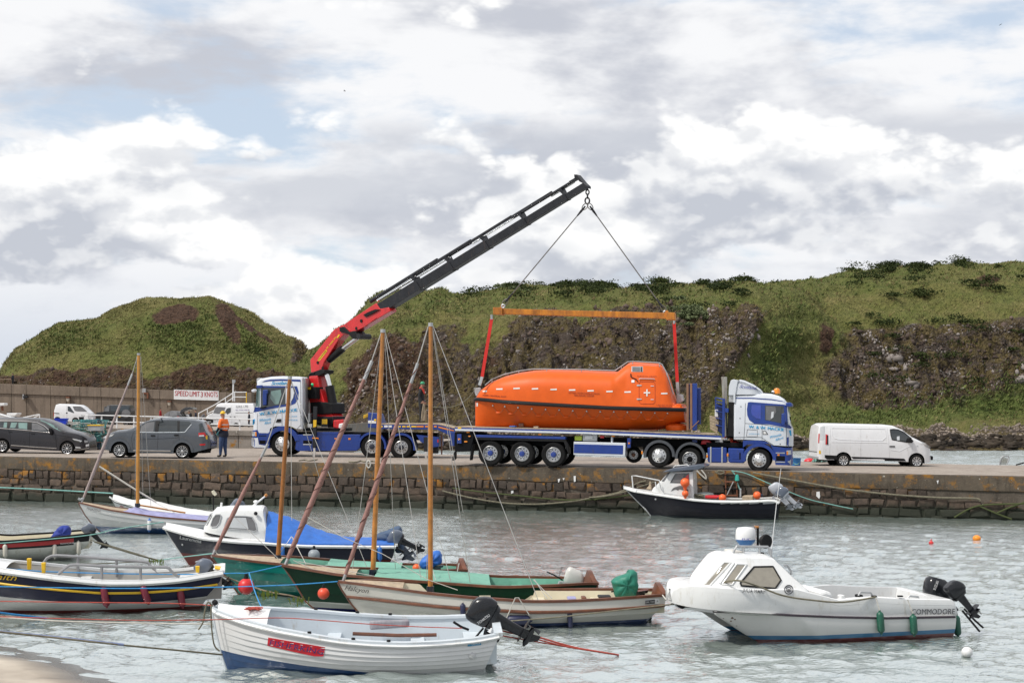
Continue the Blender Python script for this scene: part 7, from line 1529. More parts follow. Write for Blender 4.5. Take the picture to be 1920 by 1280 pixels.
 def hang(lab,pts,m):
  q=[FQ.M@FQ.L(*p,-0.2)for p in smooth_px(Z('a2',pts),5)];o=MB().tube([p-q[0]for p in q],0.028,5,m).build('hanging_rope',None,None,smooth=True);o.location=q[0];tag(o,lab,'rope')
 hang('pale rope looped over the quay edge by the wheelhouse roof',[(760,190),(800,230),(840,262),(835,230),(800,185)],ROPEW);hang('pale coil of rope lying over the quay edge left of the ladder',[(920,200),(960,222),(1000,205),(950,192),(930,215)],ROPEK);hang('green rope hanging from the quay edge right of the ladder',[(1060,190),(1090,230),(1110,300),(1130,350)],ROPEG)
 o=MB().lathe([(0.02,.14),(.05,.13),(.08,.04),(.09,-.1),(0.02,-.12)],(0,0,0),'z',10,mat('sea_green_plastic',(0.03,0.35,0.28),0.4)).build('green_float',None,None,smooth=True);o.location=FQ.M@FQ.L(*Z('a2',[(1107,255)])[0],-0.28);tag(o,'small sea green float on the rope by the quay ladder','float')
 # bird droppings on the wall face
 FQ.bvh=[BVHTree.FromPolygons([FQ.M@FQ.L(x,y,-0.155)for x,y in((-50,840),(1980,880),(1980,990),(-50,950))],[(0,1,2,3)])]
 wall=bpy.data.objects['quay_wall']
 for zk,q in(('b7',[(690,850),(700,840),(712,880),(714,950),(690,962),(684,900)]),('b7',[(1370,768),(1394,766),(1392,828),(1374,832)]),('b7',[(1198,800),(1224,796),(1212,834),(1202,838)]),('b7',[(1250,792),(1272,790),(1262,815)]),('b6',[(222,662),(248,658),(252,700),(244,720),(220,695)]),('b6',[(1205,570),(1222,566),(1215,600)])):
  decal(FQ,Z(zk,q),LETW,wall,'bird_dropping',off=0.0,step=2)
quay_bits()
# BOATS
WY=lambda py:F*H/(py-YH)
class Hull:pass
def boat_hull(name,label,org,yaw,sheer,stem,tran,B,m_out,m_in,m_cap,tm=0.48,kb=2.0,bq=0.62,bt=0.72,p=2.6,q=0.85,draft=0.30,nstr=6,lap=0.012,heel=0.0,floor=0.12,cap_w=0.075,cap_h=0.035,rub=0.028,m_rub=None,category='boat',hollow=0.35,n=64,group=None,band=None,tumble=0.0,round_stern=0.0):
 """org: photo pixel where the stem meets the water. sheer/tran: near side, stem: centreline; all traced in the photograph."""
 fr=Fr(P(org[0],org[1],WY(org[1])),yaw);fr.o.z=0.0;fr.M=Matrix.Translation(fr.o)@Matrix.Rotation(fr.yaw,4,'Z');fr.Mi=fr.M.inverted()
 t=thing(name,label,category,fr,group);h=Hull();h.fr=fr;h.t=t
 st=fr.Ls(stem,0.0);xb=st[0].x;xe_=fr.L(*tran[0],-B/2*bt).x;Ln=xe_-xb
 h.x0,h.x1,h.L=xb,xe_,Ln
 def bs(s):
  s=min(1,max(0,s))
  if s<tm:r=(1-(1-s/tm)**kb)**bq
  else:r=1-(1-bt)*((s-tm)/(1-tm))**2
  if round_stern and s>1-round_stern:r*=max(0.02,1-((s-1+round_stern)/round_stern)**2.2)**0.5
  return max(0.012,B/2*r)
 sx=[a for a,_ in sheer];sy=[b for _,b in sheer]
 def zs(s):
  x=xb+Ln*s;y=-bs(s);w=fr.M@V((x,y,0));px=pix(w)[0];py=interp(px,sx,sy);return fr.L(px,py,y).z
 S_=[0.5-0.5*math.cos(math.pi*i/n*0.62)for i in range(n+1)];S_=[s/S_[-1]for s in S_];ZS=[zs(s)for s in S_]
 ZS[0]=st[0].z
 k5=[0.1,0.2,0.4,0.2,0.1]
 ZS=[ZS[0]]+[sum(k5[j]*ZS[min(max(i+j-2,0),n)]for j in range(5))for i in range(1,n)]+[ZS[-1]]
 sz=[(a.z,a.x)for a in st];sz.sort();tz=sorted([(a.z,a.x)for a in fr.Ls(tran,-B/2*bt)])
 xs_of=lambda z:interp(z,[a for a,_ in sz],[b for _,b in sz]);xe_of=lambda z:interp(z,[a for a,_ in tz],[b for _,b in tz])
 def pt(i,v,side=-1,out=0.0):
  s=S_[i];z=lerp(ZS[i],-draft,v);b=bs(s);fl=1-hollow*v*max(0,1-s/0.35)
  g=max(0.0,1-v**p)**q*(1+tumble*v*(1-v));xa=xs_of(lerp(ZS[0],-draft,v));xz=xe_of(lerp(ZS[-1],-draft,v));x=lerp(xa,xz,s)
  y=max(0.012,b*g*fl)+out*min(1,s*8)
  if side>0:z+=heel*2*b*(1-v)
  return V((x,side*y,z))
 vs=[0.0]
 for j in range(nstr):vs+=[((j+1)/nstr)*0.97]
 for side,nm in((-1,'hull'),(1,'hull_side')):
  mb=MB();lines=[]
  for j in range(nstr):
   for(v,o)in((vs[j],0.0),(vs[j+1],lap)):lines.append((v,o,j))
  lines.append((1.0,0.0,nstr-1))
  grid=[[pt(i,v,side,o)for v,o,_ in lines]for i in range(n+1)]
  for i in range(n):
   for k in range(len(lines)-1):
    mm=m_out
    if band:mm=band(S_[i],lines[k][0],lines[k][2])or m_out
    a,b_,c,d=grid[i][k],grid[i+1][k],grid[i+1][k+1],grid[i][k+1]
    mb.add([a,b_,c,d],[(0,1,2,3)if side<0 else(3,2,1,0)],mm)
  ob=mb.build(nm,None,t,smooth=False,fix=False)
  me=ob.data;bm=bmesh.new();bm.from_mesh(me);bmesh.ops.remove_doubles(bm,verts=bm.verts,dist=0.0005);bm.to_mesh(me);bm.free();me.shade_smooth();me.set_sharp_from_angle(angle=math.radians(28))
  if side<0:h.near=ob;b1=mb.bvh(fr)
 ring=[pt(n,v,-1,0)for v in vs]+[pt(n,v,1,0)for v in vs[::-1]]
 mb=MB();mb.add(ring,[tuple(range(len(ring)))],m_out);h.transom=mb.build('transom',None,t)
 fr.bvh=[b1,mb.bvh(fr)]
 # inside: lining down to the sole, kept within the shell everywhere
 mb=MB();a_=[]
 for i in range(n+1):
  s=S_[i];b=max(0.004,bs(s)-cap_w*0.8);z=ZS[i];zf=min(floor,z-0.1);zh=z+heel*2*bs(s);vf=min(0.95,(z-zf)/(z+draft));qq=pt(i,vf,-1)
  bf=max(0.003,abs(qq.y)-0.05);x=lerp(xb,xe_,s)+(0.06 if s<0.05 else 0)-(0.03 if i==n else 0);xf=qq.x+0.12*max(0,1-s*6)-0.04*(i==n)
  a_.append([V((x,-min(b,bs(s)*0.9),z-0.01)),V((max(x,xf),-bf,zf)),V((max(x,xf),bf,zf)),V((x,min(b,bs(s)*0.9),zh-0.01))])
 mb.loft(a_,m_in,ring_closed=False,cap=False);mb.add(a_[-1],[(0,1,2,3)],m_in);mb.build('lining',None,t,smooth=True,sharp=30)
 # gunwale capping along both sides and across the stern
 h.edge=lambda s,side=-1,inset=0.0:V((lerp(xb,xe_,s),side*max(0.0,bs(s)-inset),interp(s,S_,ZS)+(heel*2*bs(s)if side>0 else 0)))
 for side in(-1,1):
  rings=[]
  for i in range(n+1):
   e=h.edge(S_[i],side);o=side*0.018;w=side*min(cap_w,bs(S_[i])*0.95)
   rings.append([e+V((0,o,-0.012)),e+V((0,o,cap_h)),e+V((0,-w,cap_h)),e+V((0,-w,-0.012))])
  MB().loft(rings,m_cap).build('gunwale',None,t,smooth=True,sharp=40)
  if m_rub:MB().tube([h.edge(s,side)+V((0,side*0.02,-0.03))for s in S_],rub,6,m_rub).build('rubbing_strake',None,t,smooth=True)
 a,b_=h.edge(1,-1),h.edge(1,1);MB().beam(a+V((-0.01,0,0.012)),b_+V((-0.01,0,0.012)),cap_w,0.05,m_cap).build('stern_cap',None,t)
 h.stem_pts=st;MB().tube([V((a.x-0.008,0,a.z))for a in st],0.022,6,m_cap).build('stem_post',None,t,smooth=True)
 h.S,h.ZS,h.bs,h.pt=S_,ZS,bs,pt;h.z_at=lambda s:interp(s,S_,ZS);h.s_of=lambda px,py,y=0:(fr.L(px,py,y).x-xb)/Ln
 return h
def thwart(h,s,m,dz=-0.14,w=0.22,name='thwart'):
 b=h.bs(s)-0.05;z=h.z_at(s)+dz;x=lerp(h.x0,h.x1,s);MB().box((x-w/2,-b,z-0.03),(x+w/2,b,z),m).build(name,None,h.t,bevel=0.006)
def foredeck(h,s0,s1,m,name='foredeck',camber=0.05,dz=0.0,inset=0.05):
 rings=[]
 for k in range(15):
  s=lerp(s0,s1,k/14);a,b=h.edge(s,-1,inset),h.edge(s,1,inset);rings.append([lerp(a,b,j/8)+V((0,0,camber*(1-(j/4-1)**2)+dz))for j in range(9)])
 mb=MB();mb.loft(rings,m,ring_closed=False,cap=False);return mb.build(name,None,h.t,smooth=True)
def tarp(h,label,s0,s1,ridge,m,name='tarpaulin',over=0.03,drop=0.06,k=26,sag=0.03,far=True,seed=1,inset=0.0):
 """A cover tied down to both gunwales; ridge traced in the photo on the centre plane."""
 fr=h.fr;zr=zfun(fr,ridge,0.0);f=Fr(fr.M@V((lerp(h.x0,h.x1,s0),0,0)),math.degrees(fr.yaw));rings=[];o0=V((lerp(h.x0,h.x1,s0),0,0))
 for i in range(k+1):
  s=lerp(s0,s1,i/k);a,b=h.edge(s,-1,inset),h.edge(s,1,inset);x=a.x;zc=max(zr(x),a.z+0.02);r=[]
  for j in range(19):
   u=j/9-1;y=u*(h.bs(s)-inset+over);zb=a.z if u<0 else b.z;z=lerp(zc,zb+0.045,abs(u)**1.5)+0.012*math.sin(i*1.9+j*1.1+seed)*(1-abs(u))+0.03*(1-abs(u)**3)*mnoise.noise(V((x*4,y*3,seed)))
   r.append(V((x,y,z))-o0)
  r=[r[0]+V((0,-0.012,-drop-(0.02*math.sin(i*2.1+seed)if drop else 0.01)))]+r+[r[-1]+V((0,0.012,-drop))];rings.append(r)
 mb=MB();mb.loft(rings,m,ring_closed=False,cap=False);o=mb.build(name,None,None,smooth=True,sharp=60);o.location=f.o;o.rotation_euler=(0,0,f.yaw);tag(o,label,'tarpaulin');h.fr.bvh.append(BVHTree.FromPolygons([fr.M@(V(p)+o0)for p in mb.v],mb.f));return o
def outboard(h,piv,y,tilt,sc,m,m_leg,label=None,brand=None,lm=LETW,covered=None,till=True,fwd=0.0,yaw=0.0,legs=True):
 """Outboard motor clamped at a photo pixel; tilt in degrees lifts the leg aft."""
 fr=h.fr;o0=fr.L(*piv,y);a=math.radians(tilt);ca,sa=math.cos(a),math.sin(a);cy,sy_=math.cos(math.radians(yaw)),math.sin(math.radians(yaw))
 T=lambda x,yy,z:o0+V(((x*ca-z*sa)*cy-yy*sy_,(x*ca-z*sa)*sy_+yy*cy,x*sa+z*ca))if False else o0+V(((x*ca-z*sa)*sc,yy*sc,(x*sa+z*ca)*sc))
 e=bpy.data.objects.new('outboard_motor',None);COL.objects.link(e);e.parent=h.t
 def loft(nm,secs,m,sharp=40):
  rings=[]
  for(x0,x1,w,z,rr)in secs:
   xc,hx=(x0+x1)/2,(x1-x0)/2;r=[]
   for j in range(20):
    t=2*math.pi*j/20;c,s=math.cos(t),math.sin(t);ex=0.55;r.append(T(xc+hx*math.copysign(abs(c)**ex,c),w*math.copysign(abs(s)**ex,s),z))
   rings.append(r)
  mb=MB();mb.loft(rings,m);return mb.build(nm,None,e,smooth=True,sharp=sharp),mb
 cow,cm=(None,None)if covered else loft('cowling',[(0.06,0.50,.15,.10,0),(0.01,0.57,.18,.15,0),(-0.01,0.58,.19,.28,0),(-0.02,0.53,.185,.40,0),(0.0,0.46,.165,.50,0),(0.05,0.36,.12,.55,0)],m)
 loft('cowl_base',[(0.04,0.48,.145,.02,0),(0.02,0.52,.165,.10,0)],m_leg)
 loft('leg',[(0.14,0.40,.075,.04,0),(0.18,0.38,.06,-.30,0),(0.20,0.38,.045,-.55,0),(0.20,0.40,.04,-.72,0)],m_leg)
 loft('cavitation_plate',[(0.10,0.56,.13,-.565,0),(0.10,0.56,.13,-.55,0)],m_leg)
 mb=MB();mb.tube([T(0.08,0,-.70),T(0.16,0,-.70),T(0.40,0,-.70),T(0.48,0,-.70)],[0.02*sc,0.06*sc,0.055*sc,0.03*sc],10,m_leg);mb.build('gearcase',None,e,smooth=True)
 mb=MB();mb.add([T(0.18,0,-.74),T(0.36,0,-.74),T(0.40,0,-.90),T(0.30,0,-.90)],[(0,1,2,3)],m_leg);q=[T(x,yy,z)for yy in(-.012,.012)for x,z in((0.18,-.74),(0.36,-.74),(0.40,-.90),(0.30,-.90))];MB().add(q,[(0,1,2,3),(7,6,5,4),(0,1,5,4),(1,2,6,5),(2,3,7,6),(3,0,4,7)],m_leg).build('skeg',None,e)
 mb=MB()
 for k in range(3):
  b=2*math.pi*k/3+0.4;u=V((0,math.cos(b),math.sin(b)));w=V((0,-math.sin(b),math.cos(b)))
  q=[V((0.44,0,-.70))+u*0.03-w*0.03,V((0.41,0,-.70))+u*0.15-w*0.06,V((0.47,0,-.70))+u*0.16+w*0.05,V((0.48,0,-.70))+u*0.03+w*0.03];qq=[T(*v)for v in q]+[T(v.x+0.012,v.y,v.z)for v in q];mb.add(qq,[(0,1,2,3),(7,6,5,4),(0,1,5,4),(1,2,6,5),(2,3,7,6)],m_leg)
 mb.build('propeller',None,e)
 MB().tube([T(0.02,0,.06),T(-0.06,0,.06),T(-0.06,0,-.25)],0.045*sc,6,m_leg).build('clamp',None,e)
 if till:MB().tube([T(0,0.05,.12),T(-0.25,0.08,.16),T(-0.5,0.1,.17)],0.02*sc,6,BLACK).build('tiller',None,e,smooth=True)
 if brand:
  old=fr.bvh;fr.bvh=[cm.bvh(fr)];txt,p0,p1,hh=brand;lettering(fr,txt,p0,p1,hh,lm,e,off=0.01,bold=0.01);fr.bvh=old
 return e,T
def mast(h,top,bot,r,m=WOOD,y=0.0,name='mast'):
 fr=h.fr;a,b=fr.L(*bot,y),fr.L(*top,y);k=[lerp(a,b,i/6)for i in range(7)]
 e=MB().tube(k,[r,r*1.02,r,r*.97,r*.92,r*.86,r*.8],14,m).build(name,None,h.t,smooth=True);d=(b-a).normalized()
 MB().tube([b-d*0.05,b+d*0.02],r*0.95,12,STEEL).build('masthead',None,e,smooth=True);MB().tube([a,a+d*0.12],r*1.5,12,NAVYPAINT).build('mast_collar',None,e,smooth=True)
 return e
def furled(h,low,high,r,m=SAIL,spiral=True,y=0.0,tail=None):
 fr=h.fr;a,b=fr.L(*low,y),fr.L(*high,y);d=b-a;pts=[a+d*(i/16)for i in range(17)];rr=[r*(0.55+0.6*math.sin(math.pi*min(1,(i+1)/17)**0.7))*(1+0.08*math.sin(i*2.3))for i in range(17)]
 o=MB().tube(pts,rr,10,m).build('furled_sail',None,h.t,smooth=True)
 if spiral:
  u=d.normalized();p=u.orthogonal().normalized();w=u.cross(p);n=160;ln=d.length;mb=MB();turns=ln/0.42
  mb.tube([a+d*(i/n)+(p*math.cos(6.283*turns*i/n)+w*math.sin(6.283*turns*i/n))*(np.interp(i/n,np.linspace(0,1,17),rr)*1.02)for i in range(n+1)],0.010 if spiral is True else spiral,4,SAILD);mb.build('lacing',None,o,smooth=True)
 mb=MB();mb.tube([a-d.normalized()*0.18,a],0.03,8,STEEL);mb.build('furling_drum',None,o,smooth=True)
 if tail:MB().tube([b,fr.L(*tail,y)],0.012,5,STAYW).build('forestay',None,o);MB().tube([b-d.normalized()*.3,b+d.normalized()*.1],r*.7,8,STEEL).build('swivel',None,o,smooth=True)
 return o
def stays(h,lines,r=0.007,m=STAYW):
 for a,b,ya,yb in lines:MB().tube([h.fr.L(*a,ya),h.fr.L(*b,yb)],r,5,m).build('stay',None,h.t)
def fender(h,label,top,bot,rpx,m,y=None,cap=None,cord=None,group=None):
 """A fender hanging against the hull."""
 fr=h.fr;fr.last=None;hit=fr.hit(top[0],(top[1]+bot[1])/2,0.0);r=rpx*(fr.M@hit).y/F;y=(hit.y if y is None else y)-r*0.9
 a,b=fr.L(*top,y),fr.L(*bot,y);f=Fr(fr.M@a,math.degrees(fr.yaw));b=b-a;a=V((0,0,0));d=b;k=d.length;d=d.normalized();t=thing('fender',label,'fender',f,group);pf=[(0.0,.3),(.06,.35),(.10,.75),(.18,1),(.82,1),(.90,.75),(.94,.35),(1.0,.3)]
 MB().tube([d*(k*s)for s,_ in pf],[r*q for _,q in pf],12,m).build('body',None,t,smooth=True)
 if cap:MB().tube([V((0,0,0))+d*(k*s)for s in(-.01,.07,.13)],[r*.35,r*.55,r*1.03],12,cap).build('end_cap',None,t,smooth=True);MB().tube([d*(k*s)for s in(.87,.93,1.01)],[r*1.03,r*.55,r*.35],12,cap).build('end_cap',None,t,smooth=True)
 if cord:c=fr.L(*cord,y+r*.6)-fr.L(*top,y);MB().tube([V((0,0,0)),c],0.010,5,ROPEW).build('cord',None,t)
 return t
def rope(label,pts,Y0,Y1,r,m,name='mooring_rope',k=4):
 n=len(pts);q=[P(p[0],p[1],lerp(Y0,Y1,i/(n-1)))for i,p in enumerate(pts)];q=[V(p)for p in smooth_px([tuple(p)for p in q],k)];o0=q[0].copy();o=MB().tube([p-o0 for p in q],r,6,m).build(name,None,None,smooth=True);o.location=o0;return tag(o,label,'rope')
def buoy(label,c,rpx,Y,m,neck=None,name='mooring_buoy',sq=1.0,neck_m=BLACK):
 p=P(c[0],c[1],Y);r=rpx*Y/F;f=Fr(p,0);t=thing(name,label,'buoy',f);MB().ball((0,0,0),(r,r,r*sq),22,14,m).build('ball',None,t,smooth=True)
 if neck:d=V((0,0,neck));MB().tube([d*r*.9,d*r*1.25,d*r*1.55],[r*.34,r*.24,r*.2],10,neck_m).build('eye',None,t,smooth=True)
 return t
def cover(h,label,pts_px,y,hw,m,name='motor_cover'):
 """A tied cloth bag over a motor: side outline traced in the photo, puffed across its width."""
 pts=h.fr.Ls(smooth_px(pts_px,3,True),y);c=sum(pts,V((0,0,0)))/len(pts);rings=[]
 for yy,k in((-1.0,.05),(-.99,.5),(-.9,.8),(-.66,.95),(0,1.0),(.66,.95),(.9,.8),(.99,.5),(1.0,.05)):
  rings.append([V((c.x+(p.x-c.x)*k+.015*math.sin(i*1.7+yy*5),y+yy*hw*(1+.06*math.sin(i*1.3)),c.z+(p.z-c.z)*k))for i,p in enumerate(pts)])
 mb=MB();mb.loft(rings,m);o=mb.build(name,None,None,smooth=True,sharp=75);o.location=h.fr.o;o.rotation_euler=(0,0,h.fr.yaw);return tag(o,label,'cover')
Z6=lambda p:Z('z6',p);Z7=lambda p:Z('z7',p);Z8=lambda p:Z('z8',p);A1=lambda p:Z('a1',p);A2=lambda p:Z('a2',p);A6=lambda p:Z('a6',p);A7=lambda p:Z('a7',p)
# white clinker dinghy, nearest
def dinghy_near():
 m=mat_bands('dinghy_paint',[(0.27,(0.012,0.055,0.16)),(9,(0.72,0.725,0.73))],slope=-0.11,var=0.04,coat=0.1,rough=0.4,grime=0.05,spec=0.35)
 RIM=mat('pale_blue_white',(0.58,0.635,0.68),0.35,var=0.05,dirt=(0.4,0.36,0.3),dirt_amt=0.2)
 h=boat_hull('clinker_dinghy','white clinker dinghy with a red FISHERKING name panel, nearest the beach',(424,1250),4.0,[(398,1139),(405.7,1145.5),(430,1155),(459,1165),(518,1180),(578,1191),(637,1201),(697,1206),(760,1208),(830,1205),(900,1198),(936,1190)],[(398,1139),(401,1155),(407,1185),(415.6,1222),(424.5,1250),(432,1270)],[(936,1190),(930,1205),(913,1246),(905,1265)],1.75,m,RIM,RIM,tm=0.55,kb=1.9,bq=0.7,bt=0.80,p=3.0,q=0.8,nstr=11,lap=0.016,heel=0.10,floor=0.10,cap_w=0.13,cap_h=0.03,hollow=0.25,m_rub=GELCOAT,rub=0.026)
 fr=h.fr;foredeck(h,0.02,0.20,GELCOAT,camber=0.10,inset=0.10);thwart(h,0.42,RIM);thwart(h,0.72,RIM);thwart(h,0.93,RIM,dz=-0.1,w=0.4,name='stern_seat')
 pprism(fr,h.t,'cushion',Z7([(1110,868),(1376,858),(1380,908),(1115,928)]),0.55,0.66,mat('worn_grey_plastic',(0.30,0.30,0.33),0.6,var=0.3,dirt=(0.15,0.1,0.12),dirt_amt=0.5),bevel=0.03)
 nm=decal(fr,A7([(620,476),(1160,568),(1143,655),(1060,655),(860,612),(612,554)]),mat('name_panel_red',(0.52,0.008,0.022),0.5,var=0.1),h.near,'name_panel',off=0.01,step=3);lettering(fr,'FISHERKING',*A7([(632,548),(1138,642)]),9.6,mat('name_navy',(0.010,0.012,0.10),0.6),h.near,shear=0.06,bold=0.012,off=0.10,space=1.05)
 st=Z8([(148,974),(248,962),(248,993),(148,1004)]);decal(fr,st,mat('sticker_blue',(0.02,0.25,0.48),0.4),h.near,'maker_sticker',off=0.01,step=3);lettering(fr,'ORKNEY',*Z8([(178,996),(242,988)]),3.0,LETW,h.near,off=0.02)
 MB().lathe([(0.03,-.01),(0.05,0.0),(0.05,0.03),(0.01,0.035)],fr.hit(*Z8([(183,1073)])[0],0.02),'y',12,STEEL).build('drain_plug',None,h.t,smooth=True)
 outboard(h,(917,1183),0.05,60,0.84,OUTBK,OUTBK,brand=('TOHATSU',*Z8([(228,842),(316,776)]),5.0))
 MB().tube([fr.L(*p,-0.25)for p in Z8([(40,820),(100,858),(156,880)])],0.02,6,BLACK).build('tiller_arm',None,h.t,smooth=True)
 MB().tube([fr.L(*p,0)for p in A7([(100,125),(115,145),(132,165)])],[0.03,0.05,0.035],8,BLACK).build('bow_roller',None,h.t,smooth=True)
 for s in(0.35,0.5,0.62):
  for sd in(-1,1):MB().tube([h.edge(s,sd,0.05)+V((0,0,.02)),h.edge(s,sd,0.05)+V((0,0,.06))],0.03,8,BLACK).build('rowlock',None,h.t)
 oar=MB().tube([fr.L(*p,0.3)for p in Z7([(1000,950),(1300,962),(1560,958)])],0.03,8,DARKWOOD).build('oar',None,None,smooth=True)
 oar.location=fr.o;oar.rotation_euler=(0,0,fr.yaw);tag(oar,'dark wooden oar stowed inside the white clinker dinghy','oar')
 w=MB()
 for k in range(11):w.tube([V(q)for q in smooth_px([tuple(fr.L(lerp(457,492,random.random()),lerp(1137,1143,random.random()),0.02+random.uniform(-.3,.3)))for _ in range(5)],3)],0.008,4,ROPER)
 o=w.build('rope_coil',None,None,smooth=True);o.location=fr.o;o.rotation_euler=(0,0,fr.yaw);tag(o,'tangled coil of red rope on the foredeck of the white clinker dinghy','rope')
 return h
DN=dinghy_near()
# cream sailing coble with brown strakes
def coble(name,label,org,yaw,sheer,stem,tran,B,m,m_in,**k):return boat_hull(name,label,org,yaw,sheer,stem,tran,B,m,m_in,DARKWOOD,m_rub=k.pop('m_rub',None),**k)
def halcyon():
 m=mat_bands('halcyon_paint',[(0.07,(0.01,0.035,0.12)),(9,(0.66,0.64,0.585))],slope=0.004,var=0.03,coat=0.4,grime=0.05)
 sheer=Z7([(905,608),(1070,628),(1500,686),(1849,720)])+Z8([(400,657),(600,674),(900,671),(1200,655),(1500,635),(1640,622)])
 h=coble('sailing_coble','cream wooden sailing boat named Halcyon with brown strakes and a tall mast',(690,1166),2.0,sheer,[(634.5,1091),(642,1105),(660,1132),(690,1166),(702,1180)],[(1250,1115),(1246,1134),(1205,1168),(1190,1180)],1.95,m,CREAM,tm=0.5,kb=1.8,bq=0.8,bt=0.42,p=2.6,nstr=5,lap=0.01,floor=0.2,cap_w=0.06)
 fr=h.fr
 for side in(-1,1):MB().tube([h.pt(i,0.225+0.03*(1-h.S[i]),side,0.02)for i in range(len(h.S))],0.03,6,DARKWOOD).build('strake',None,h.t,smooth=True)
 lettering(fr,'Halcyon',*Z7([(945,658),(1105,682)]),9.0,LETK,h.near,shear=0.35,off=0.02,bold=0.004)
 pl=decal(fr,Z8([(1478,655),(1580,645),(1590,672),(1580,684),(1480,690)]),LETW,h.near,'registration_panel',off=0.012,step=3);decal(fr,Z8([(1480,660),(1552,653),(1552,682),(1480,688)]),LETK,h.near,'registration_panel',off=0.02,step=3);lettering(fr,'SAIL 1264',*Z8([(1484,680),(1548,674)]),3.2,LETW,h.near,off=0.03);lettering(fr,'A',*Z8([(1564,674),(1578,673)]),4.0,LETK,h.near,off=0.03)
 foredeck(h,0.02,0.20,PALEWOOD,camber=0.05)
 for s in(0.45,0.62,0.80):thwart(h,s,CREAM)
 # raised curved stern board
 q=[fr.L(*p,0)for p in Z8([(1400,640),(1420,585),(1470,568),(1540,570),(1600,590),(1640,622),(1640,640)])]
 rings=[]
 for k in range(13):
  u=k/12*2-1;z=h.z_at(1)+0.20*(1-u*u);y=u*h.bs(1);x=h.x1-0.0;rings.append([V((x-0.25*(1-abs(u)**3),y,h.z_at(1)-0.1)),V((x-0.06-0.1*(1-u*u),y,z)),V((x+0.03-0.1*(1-u*u),y,z)),V((x+0.02,y,h.z_at(1)-0.1))])
 MB().loft(rings,DARKWOOD).build('stern_board',None,h.t,smooth=True,sharp=40)
 mast(h,(807.5,607),(807,1110),0.047);furled(h,(648,1076),(780,690),0.042,tail=(803,612),spiral=0.014)
 stays(h,[((812,611),(1010,1127),0,-0.9),((811,620),(886,1122),0,.85),((805,611),(800,1100),0,.8),((811,612),(868,960),0,0.9),((640,1093),(702,1106),0,-.3),((1035,1121),(1000,1086),-.9,.2),((1026,1122),(1002,1086),-.85,.2)])
 mb=MB();mb.tube([fr.L(*p,-.2)for p in Z7([(700,175),(940,310),(1200,420),(1500,590),(1700,660)])],0.007,5,ROPEW);mb.build('sheet',None,h.t,smooth=True)
 tr,T=outboard(h,(1182,1116),0.1,8,0.7,TARPG,OUTBK,covered=True);
 cover(h,'dark green cloth cover over the outboard of the cream sailing boat',Z8([(1258,640),(1240,560),(1228,510),(1290,475),(1350,455),(1360,432),(1410,440),(1422,540),(1410,610),(1380,632),(1300,645)]),0.1,.22,TARPG)
 for a,b,m_,l in(((1000,652),(1036,630),DARKWOOD,'small brown box'),((1125,640),(1220,622),LETK,'black tray'),((895,655),(960,634),TARPV,'blue and yellow sail bag')):
  p,q=Z8([a,b]);g=fr.L(*p,0.3);f=Fr(fr.M@g,math.degrees(fr.yaw));ob=MB().box((0,-.1,0),(abs(fr.L(*q,.3).x-g.x),.15,abs(fr.L(*q,.3).z-g.z)),m_).build(l.split()[-1],None,None,bevel=0.02);ob.location=f.o;ob.rotation_euler=(0,0,f.yaw);tag(ob,l+' lying inside the cream sailing boat',l.split()[-1])
 NB=mat('fender_navy',(0.012,0.016,0.055),0.4,var=0.1)
 fender(h,'navy fender under the forward half of the Halcyon gunwale, by the outboard of the dinghy',*Z7([(1733,745),(1738,848)]),5.0,NB,cord=Z7([(1733,700)])[0]);fender(h,'navy fender hanging near the stern of the cream Halcyon boat',*Z8([(908,715),(922,880)]),5.0,NB,cord=Z8([(895,655)])[0])
 fender(h,'fat navy fender lying sideways against the cream Halcyon boat',*Z8([(425,808),(632,808)]),9.5,NB);
 mb=MB();mb.tube([fr.L(*p,-1.1)for p in Z8([(440,790),(505,640),(530,640),(610,770)])],0.01,5,ROPEW);mb.build('fender_cord',None,h.t)
 return h
HA=halcyon()
